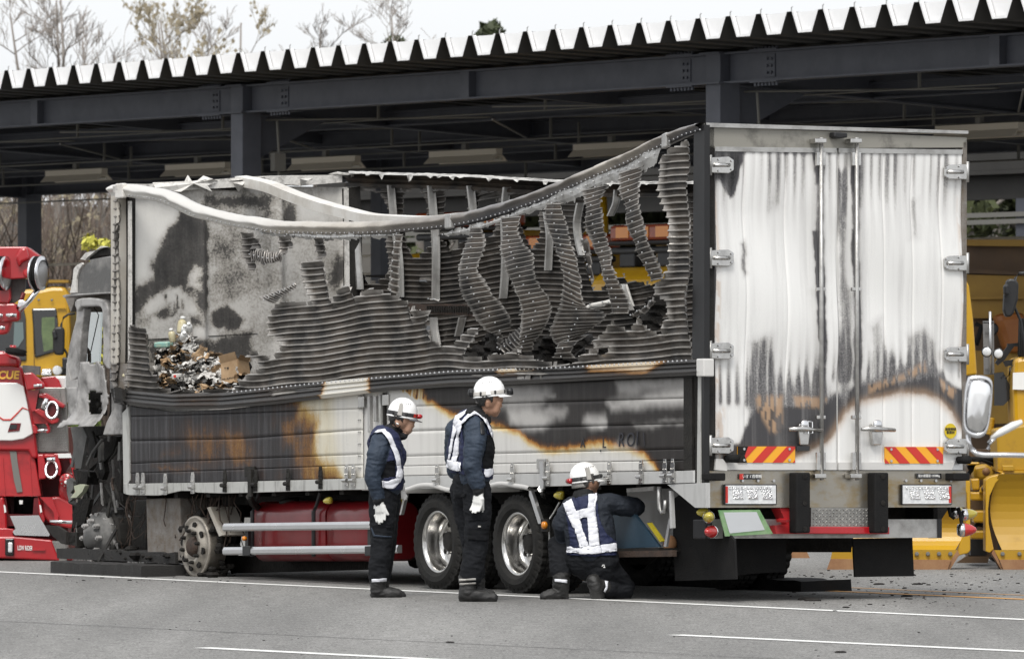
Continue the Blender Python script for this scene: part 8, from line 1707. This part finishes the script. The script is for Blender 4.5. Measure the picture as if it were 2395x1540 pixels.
    if lamp == 'rear_red':
        p = base-fwd*(r+.012)+up*.012; b = MB(); b.cyl(p-sd*.02, p+sd*.035, .022, 12); b.build('rear_lamp', 'red_paint', h, world=True, smooth=True); p = base+fwd*(r+.02)+up*.02; b = MB(); b.ball(p, .02, 8); b.build('headlamp', 'black_plastic', h, world=True)
    b = MB(); b.loft([[base+up*d+fwd*(r*.93*math.cos(a))+sd*(r*.82*math.sin(a)) for a in [(2.0+2.28*i/12) for i in range(13)]] for d in (-.01, -.05)], caps=False, closed=False); o = b.build('nape_strap', 'band_grey', h, world=True, smooth=True); o.modifiers.new('s', 'SOLIDIFY').thickness = .004
    return h
def fpt(Y0):
    def f(c, x, y, dy=0.): return at(*o1(c, x, y), Y0+dy)
    return f
def face_prims(f, c, sk, ear, jaw, chin, nose, lip, brow, k=1., tm=1):
    """skull, cheeks, jaw, chin, nose, lips, brow and ears, all part of the one body"""
    pr = []
    for dy in (-.018, .018): pr.append(('skin', f(c, *sk, dy), .085*k, f(c, sk[0]+10, sk[1]+30, dy), .082*k, 0))
    pr.append(('skin', f(c, *sk, 0), .09*k, f(c, (sk[0]+brow[0])/2+2, (sk[1]+brow[1])/2-10, 0), .066*k, 0))
    for dy in (-.025, .025): pr.append(('skin', f(c, *jaw, dy), .036*k, f(c, *chin, dy*.3), .022*k, 0)); pr.append(('skin', f(c, brow[0]-50, brow[1]+50, dy*1.3), .034*k, f(c, lip[0]-60, lip[1]-10, dy), .036*k, 0))
    pr.append(('skin', f(c, brow[0]-22, brow[1], 0), .030*k, f(c, brow[0]-24, brow[1]+8, 0), .030*k, 0))
    pr.append(('skin', f(c, nose[0]-20, nose[1]-58, 0), .013*k, f(c, nose[0]-2, nose[1]-6, 0), .0145*k, 0)); 
    for dy in (-.011, .011): pr.append(('skin', f(c, nose[0]-18, nose[1], dy), .011*k, f(c, nose[0]-12, nose[1], dy), .010*k, 0))
    pr.append(('skin', f(c, lip[0]-14, lip[1]-12, 0), .0125*k, f(c, lip[0]-14, lip[1]-12, .004), .0125*k, 0)); pr.append(('skin', f(c, lip[0]-18, lip[1]+14, 0), .012*k, f(c, lip[0]-18, lip[1]+14, .004), .012*k, 0)); pr.append(('skin', f(c, lip[0]-35, lip[1], 0), .03*k, f(c, chin[0]-20, chin[1]-8, 0), .028*k, 0))
    for dy in (-.083*k, .083*k): pr.append(('skin', f(c, ear[0], ear[1]-30, dy), .020, f(c, ear[0]+5, ear[1]+35, dy*.96), .014, 0))
    return pr
MT1 = {'torso': 'jacket', 'jacket': 'jacket', 'trousers': 'trousers', 'boots': 'boots', 'skin': 'skin', 'glove': 'glove', 'collar': 'collar'}
def eyes(root, f, c, eye, m, dy=-.045):
    b = MB(); p = f(c, eye[0], eye[1], dy); b.ball(p, .0095, 8, sc=(1., .8, .6)); b.build('eye', 'black_gloss', root, world=True)
    b = MB(); b.tube([f(c, eye[0]-38, eye[1]-22, dy-.01), f(c, eye[0]+5, eye[1]-34, dy-.006), f(c, eye[0]+28, eye[1]-24, dy+.015)], [.003, .0045, .003], 6); b.build('eyebrow', m, root, world=True)

# ---- first inspector, leaning forward, looking down to the right
Y1 = CH*F/(1395-CY); f = fpt(Y1); P1 = []
for dy in (-.10, .10):
    P1 += [('torso', f('P', 190, 470, dy), .115, f('P', 195, 590, dy), .125, 0), ('torso', f('P', 195, 590, dy), .125, f('P', 212, 745, dy*.85), .112, 0)]
P1 += [('torso', f('P', 185, 440, 0), .10, f('P', 215, 560, 0), .13, 0), ('torso', f('P', 170, 470, 0), .10, f('P', 190, 700, 0), .11, 0), ('collar', f('P', 235, 400, 0), .075, f('P', 268, 385, 0), .062, 2), ('collar', f('P', 285, 420, -.0), .045, f('P', 318, 425, -.02), .03, 1), ('skin', f('P', 258, 385, 0), .058, f('P', 290, 330, 0), .056, 0)]
for dy, dx in ((-.09, -8), (.09, 14)):
    P1 += [('trousers', f('P', 188+dx, 800, dy), .112, f('P', 185+dx, 900, dy), .112, 0), ('trousers', f('P', 185+dx, 900, dy), .112, f('P', 180+dx, 1130, dy), .088, 0), ('trousers', f('P', 180+dx, 1130, dy), .088, f('P', 155+dx, 1345, dy), .080, 0), ('boots', f('P', 153+dx, 1370, dy), .066, f('P', 150+dx, 1445, dy), .058, 0), ('boots', f('P', 142+dx, 1463, dy), .045, f('P', 225+dx, 1468, dy), .045, 0), ('boots', f('P', 225+dx, 1468, dy), .045, f('P', 285+dx, 1474, dy), .034, 0), ('boots', f('P', 125+dx, 1478, dy), .028, f('P', 298+dx, 1482, dy), .024, 0)]
P1 += [('jacket', f('P', 165, 470, -.17), .080, f('P', 135, 560, -.22), .076, 2), ('jacket', f('P', 135, 560, -.22), .076, f('P', 108, 690, -.235), .064, 2), ('jacket', f('P', 108, 690, -.235), .064, f('P', 142, 820, -.20), .050, 2), ('collar', f('P', 143, 835, -.20), .043, f('P', 146, 850, -.20), .042, 2)]
P1 += [('jacket', f('P', 210, 480, .17), .078, f('P', 235, 620, .22), .066, 0), ('jacket', f('P', 235, 620, .22), .064, f('P', 285, 720, .18), .046, 0)]
hand(P1, f('P', 148, 865, -.20), f('P', 160, 905, -.20), f('P', 166, 985, -.20), f('P', 212, 945, -.22), (.9, -.45, 0), .12); hand(P1, f('P', 288, 730, .17), f('P', 296, 760, .17), f('P', 305, 820, .17), f('P', 270, 790, .13), (.5, .8, 0), .3)
P1 += face_prims(f, 'N', (470, 760), (425, 860), (450, 930), (588, 1008), (686, 905), (655, 965), (690, 812))
r1, o_, bv, V, N, lab, nm = person('inspector leaning forward at the left in white helmet with red headlamp', (f('P', 180, 1490).x, Y1, 0), P1, MT1)
IDT = [i for i, n_ in enumerate(nm) if n_ in ('torso',)]
vest = shell(r1, o_, V, N, lab, IDT, [oo('P', [(60, 400), (170, 350), (320, 420), (340, 780), (40, 790)])], .012, 'vest', 'vest_navy', neg=[oo('P', [(160, 600), (255, 590), (258, 690), (165, 705)])]); shell(r1, o_, V, N, lab, IDT, [oo('P', [(150, 560), (258, 590), (258, 700), (150, 715)])], .008, 'mesh_side', 'vest_black')
for pl in ([(125, 412), (150, 395), (190, 388), (225, 420), (255, 490), (280, 560), (290, 640), (302, 672), (295, 700), (268, 730), (258, 690), (266, 650), (258, 590), (235, 520), (205, 450), (170, 410)], [(160, 720), (215, 722), (262, 700), (298, 670), (297, 700), (272, 748), (245, 770), (165, 768)]): patch(r1, bv, oo('P', pl), .022, 'reflective_strip', 'reflective')
for pl in ([(105, 1372), (199, 1366), (200, 1386), (107, 1394)],): patch(r1, bv, oo('P', pl), .006, 'boot_band', 'reflective')
SKI = [i for i, n_ in enumerate(nm) if n_ == 'skin']
shell(r1, o_, V, N, lab, SKI, [oo('N', [(250, 600), (520, 600), (530, 800), (505, 860), (480, 800), (400, 790), (375, 830), (365, 870), (320, 860)])], .008, 'hair', 'hair'); eyes(r1, f, 'N', (640, 862), 'hair')
helmet(r1, f('N', 505, 735), (.16*1.0, 0, 1), (1, 0, -.2), .118, 'band_black', 'red', 'grey')
text('O', .03, frame(f('N', 685, 610, -.058), (.75, .66, 0), (-.1, 0, 1)), 'sign_yellow', r1, 'helmet_emblem', world=True, bold=.001); text('w', .018, frame(f('N', 705, 628, -.055), (.75, .66, 0), (-.1, 0, 1)), 'sign_red', r1, 'helmet_emblem', world=True, bold=.001)
b = MB(); b.tube([f('N', 370, 800, -.085), f('N', 380, 880, -.088), f('N', 450, 940, -.07), f('N', 540, 1035, -.02)], .005, 6); b.tube([f('N', 500, 800, -.078), f('N', 470, 900, -.08), f('N', 450, 940, -.07)], .005, 6); b.build('chin_strap', 'black_plastic', r1, world=True, smooth=True)
b = MB(); b.tube([f('N', 408, 848, -.102), f('N', 445, 868, -.104)], .007, 6); b.build('earbud', 'cap_white', r1, world=True)
patch(r1, bv, oo('P', [(108, 1030), (125, 1080), (235, 1090), (234, 1098), (118, 1090), (100, 1034)]), .006, 'pocket_piping', 'jacket')

# ---- second inspector, upright, seen from behind and the side
Y2 = CH*F/(1405-CY); f = fpt(Y2); P2 = []
P2 += [('torso', f('P', 700, 400, .12), .125, f('P', 720, 560, .12), .125, 0), ('torso', f('P', 720, 560, .12), .125, f('P', 745, 690, .10), .120, 0), ('torso', f('P', 790, 400, -.06), .115, f('P', 800, 540, -.05), .125, 0), ('torso', f('P', 800, 540, -.05), .125, f('P', 790, 690, -.04), .120, 0), ('torso', f('P', 740, 340, .05), .10, f('P', 780, 380, .0), .12, 0), ('torso', f('P', 830, 480, .06), .095, f('P', 820, 660, .06), .095, 0)]
P2 += [('collar', f('P', 790, 290, .02), .078, f('P', 825, 275, .02), .068, 2), ('collar', f('P', 840, 310, .0), .055, f('P', 868, 325, .0), .03, 1), ('skin', f('P', 830, 290, .02), .062, f('P', 868, 220, .02), .064, 0)]
P2 += [('trousers', f('P', 745, 740, .05), .125, f('P', 755, 800, .05), .13, 0), ('trousers', f('P', 800, 780, -.06), .112, f('P', 805, 930, -.06), .108, 0), ('trousers', f('P', 805, 930, -.06), .108, f('P', 800, 1130, -.06), .092, 0), ('trousers', f('P', 800, 1130, -.06), .092, f('P', 765, 1340, -.05), .092, 0), ('trousers', f('P', 705, 790, .12), .10, f('P', 735, 950, .12), .10, 0), ('trousers', f('P', 735, 950, .12), .098, f('P', 775, 1140, .12), .086, 0), ('trousers', f('P', 775, 1140, .12), .084, f('P', 785, 1340, .10), .08, 0)]
P2 += [('boots', f('P', 737, 1370, -.05), .068, f('P', 737, 1450, -.05), .062, 0), ('boots', f('P', 722, 1478, -.05), .050, f('P', 830, 1485, -.05), .048, 0), ('boots', f('P', 830, 1485, -.05), .048, f('P', 905, 1496, -.05), .034, 0), ('boots', f('P', 705, 1497, -.05), .028, f('P', 915, 1503, -.05), .024, 0), ('boots', f('P', 808, 1380, .10), .055, f('P', 806, 1450, .10), .05, 0), ('boots', f('P', 800, 1460, .10), .045, f('P', 890, 1480, .10), .04, 0)]
P2 += [('jacket', f('P', 785, 370, -.13), .085, f('P', 790, 470, -.19), .082, 2), ('jacket', f('P', 790, 470, -.19), .082, f('P', 765, 620, -.21), .070, 2), ('jacket', f('P', 765, 620, -.21), .070, f('P', 805, 745, -.19), .056, 2), ('collar', f('P', 807, 768, -.19), .046, f('P', 810, 785, -.19), .045, 2), ('jacket', f('P', 665, 390, .20), .085, f('P', 640, 520, .27), .07, 0), ('jacket', f('P', 640, 520, .27), .068, f('P', 650, 660, .26), .055, 0)]
hand(P2, f('P', 812, 800, -.19), f('P', 812, 845, -.20), f('P', 792, 930, -.20), f('P', 842, 912, -.17), (.85, -.5, 0), .30)
P2 += face_prims(f, 'N', (1925, 420), (1918, 530), (1915, 620), (2055, 700), (2138, 570), (2108, 640), (2135, 470), 1.06)
MT2 = dict(MT1); MT2['skin'] = 'skin_tan'
r2, o_, bv, V, N, lab, nm = person('upright inspector in the middle, helmet with headlamp and battery, seen from behind', (f('P', 780, 1500).x, Y2, 0), P2, MT2)
IDT = [i for i, n_ in enumerate(nm) if n_ == 'torso']
shell(r2, o_, V, N, lab, IDT, [oo('P', [(600, 560), (640, 350), (690, 270), (780, 235), (880, 300), (930, 440), (930, 720), (590, 660)])], .013, 'vest', 'vest_navy', neg=[oo('P', [(835, 400), (930, 440), (930, 640), (835, 640)])]); shell(r2, o_, V, N, lab, IDT, [oo('P', [(830, 400), (930, 440), (930, 650), (830, 650)])], .010, 'vest_pocket_side', 'vest_black')
for pl in ([(668, 300), (740, 262), (725, 290), (693, 318), (708, 325), (745, 290), (785, 266), (825, 285), (858, 330), (885, 390), (896, 425), (890, 440), (868, 385), (835, 325), (795, 290), (755, 310), (715, 352), (690, 440), (682, 560), (668, 600), (640, 590), (652, 520), (668, 420), (672, 372), (656, 430), (632, 580), (620, 580), (640, 420), (652, 350)],
           [(612, 582), (705, 602), (707, 662), (660, 652), (608, 632)], [(845, 645), (900, 633), (903, 650), (895, 680), (868, 697), (842, 696)]): patch(r2, bv, oo('P', pl), .024, 'reflective_strip', 'reflective')
for pl in ([(686, 1372), (792, 1366), (792, 1378), (687, 1386)], [(688, 1400), (792, 1392), (792, 1402), (690, 1412)]): patch(r2, bv, oo('P', pl), .006, 'boot_band', 'band_grey')
for pl in ([(748, 980), (870, 975), (872, 982), (748, 988)], [(748, 1030), (872, 1030), (870, 1120), (745, 1112)], [(660, 800), (730, 805), (728, 830), (662, 835)]): patch(r2, bv, oo('P', pl), .008, 'trouser_pocket', 'vest_black')
patch(r2, bv, oo('P', [(807, 1018), (826, 1018), (826, 1030), (807, 1030)]), .011, 'pocket_tag', 'band_grey'); patch(r2, bv, oo('P', [(820, 325), (842, 335), (850, 418), (825, 415)]), .006, 'shoulder_patch', 'band_black')
SKI = [i for i, n_ in enumerate(nm) if n_ == 'skin']
shell(r2, o_, V, N, lab, SKI, [oo('N', [(1650, 250), (2000, 250), (2010, 480), (1985, 530), (1960, 470), (1915, 455), (1885, 520), (1880, 565), (1800, 575), (1720, 540), (1690, 460)])], .009, 'hair', 'hair'); eyes(r2, f, 'N', (2085, 545), 'hair', -.05)
helmet(r2, f('N', 1955, 390), (-.10, 0, 1), (1, .1, -.14), .124, 'band_grey', 'front', 'white')

# ---- third inspector, kneeling with an arm reaching into the locker
Y3 = CH*F/(1400-CY)+.05; f = fpt(Y3); P3 = []
P3 += [('torso', f('K', 480, 590, .05), .125, f('K', 520, 800, .02), .125, 0), ('torso', f('K', 520, 800, .02), .125, f('K', 545, 990, .02), .12, 0), ('torso', f('K', 690, 560, .05), .125, f('K', 730, 800, .02), .12, 0), ('torso', f('K', 730, 800, .02), .12, f('K', 760, 990, .0), .115, 0), ('torso', f('K', 590, 520, .03), .11, f('K', 640, 1000, .0), .14, 0), ('collar', f('K', 560, 440, .04), .085, f('K', 570, 425, .04), .075, 1), ('skin', f('K', 575, 430, .06), .06, f('K', 610, 330, .08), .06, 0)]
P3 += [('jacket', f('K', 770, 520, .05), .092, f('K', 850, 515, .08), .086, 0), ('jacket', f('K', 850, 515, .08), .086, f('K', 1085, 540, .15), .078, 1), ('jacket', f('K', 1085, 540, .15), .072, f('K', 1020, 560, .42), .05, 0), ('jacket', f('K', 400, 610, .05), .088, f('K', 350, 720, .05), .082, 1), ('jacket', f('K', 350, 720, .05), .078, f('K', 370, 860, .12), .066, 1), ('jacket', f('K', 370, 860, .12), .062, f('K', 520, 900, .40), .045, 0)]
P3 += [('trousers', f('K', 545, 1080, .02), .135, f('K', 760, 1080, .0), .13, 0), ('trousers', f('K', 560, 1100, .05), .13, f('K', 740, 1170, .02), .135, 0), ('trousers', f('K', 520, 1080, .05), .115, f('K', 310, 950, .18), .092, 0), ('trousers', f('K', 310, 950, .16), .09, f('K', 325, 1200, .02), .082, 0), ('trousers', f('K', 760, 1150, .02), .125, f('K', 970, 1370, .14), .092, 0), ('trousers', f('K', 970, 1395, .12), .085, f('K', 800, 1385, -.02), .072, 0)]
P3 += [('boots', f('K', 330, 1250, .0), .070, f('K', 335, 1400, .0), .062, 0), ('boots', f('K', 345, 1435, .0), .048, f('K', 240, 1445, -.03), .046, 0), ('boots', f('K', 240, 1445, -.03), .046, f('K', 160, 1460, -.05), .034, 0), ('boots', f('K', 375, 1470, .0), .026, f('K', 145, 1475, -.05), .022, 0), ('boots', f('K', 665, 1300, -.12), .055, f('K', 690, 1380, -.13), .052, 0), ('boots', f('K', 690, 1380, -.13), .050, f('K', 705, 1455, -.10), .052, 0), ('boots', f('K', 780, 1370, -.05), .058, f('K', 690, 1340, -.10), .052, 0)]
hand(P3, f('K', 1015, 570, .44), f('K', 1015, 580, .50), f('K', 1020, 590, .60), f('K', 1040, 570, .52), (.2, 0, 1), .3)
hand(P3, f('K', 525, 900, .42), f('K', 535, 900, .47), f('K', 560, 905, .56), f('K', 540, 880, .5), (.2, 0, 1), .3)
for dy in (.06, .10): P3 += [('skin', f('K', 600, 260, dy), .085, f('K', 605, 280, dy), .084, 0)]
P3 += [('skin', f('K', 630, 270, .10), .075, f('K', 650, 300, .13), .06, 0), ('skin', f('K', 620, 360, .10), .04, f('K', 665, 395, .15), .026, 0), ('skin', f('K', 665, 330, .12), .03, f('K', 660, 380, .13), .032, 0), ('skin', f('K', 690, 300, .16), .012, f('K', 700, 335, .18), .012, 0), ('skin', f('K', 632, 290, .0), .02, f('K', 628, 325, .005), .014, 1)]
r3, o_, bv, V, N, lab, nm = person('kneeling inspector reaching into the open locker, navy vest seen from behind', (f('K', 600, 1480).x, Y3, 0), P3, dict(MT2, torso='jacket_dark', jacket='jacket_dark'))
IDT = [i for i, n_ in enumerate(nm) if n_ == 'torso']
shell(r3, o_, V, N, lab, IDT+[i for i, n_ in enumerate(nm) if n_ == 'trousers'], [oo('K', [(365, 520), (460, 450), (700, 415), (712, 600), (740, 700), (800, 820), (890, 900), (890, 1040), (640, 1050), (395, 1035), (430, 900), (400, 700)])], .014, 'vest', 'vest_navy')
for pl in ([(365, 515), (445, 470), (485, 585), (600, 548), (612, 425), (702, 415), (685, 540), (695, 700), (715, 935), (625, 945), (603, 640), (515, 668), (625, 948), (535, 965), (470, 770), (420, 660), (385, 580)], [(412, 940), (535, 968), (625, 952), (880, 908), (888, 998), (640, 1022), (402, 1018)]): patch(r3, bv, oo('K', pl), .025, 'reflective_strip', 'reflective', step=2.0)
patch(r3, bv, oo('K', [(268, 1278), (390, 1288), (388, 1320), (268, 1308)]), .006, 'boot_band', 'reflective'); patch(r3, bv, oo('K', [(775, 1305), (808, 1310), (805, 1370), (780, 1412), (760, 1405), (785, 1360)]), .012, 'boot_band', 'reflective')
b = MB(); b.tube([f('K', *p, -.165) for p in ((752, 1150), (758, 1136), (772, 1136), (776, 1150), (764, 1160), (784, 1162))], .004, 5); b.build('cord_loop', 'cap_white', r3, world=True)
SKI = [i for i, n_ in enumerate(nm) if n_ == 'skin']
shell(r3, o_, V, N, lab, SKI, [oo('K', [(480, 200), (660, 200), (668, 300), (650, 300), (645, 270), (625, 275), (612, 330), (575, 370), (500, 370), (470, 330)])], .009, 'hair', 'hair_grey')
helmet(r3, f('K', 575, 268, .08), (-.13, 0, 1), (.88, .45, .16), .122, 'band_black', 'rear_red', 'white')
b = MB(); b.tube([f('K', 640, 280, .0), f('K', 690, 290, .06), f('K', 722, 290, .11)], .004, 5); b.tube([f('K', *p, .115) for p in ((700, 280), (728, 285), (726, 320), (704, 325), (700, 280))], .004, 5); b.build('spectacles', 'alu_clean', r3, world=True)
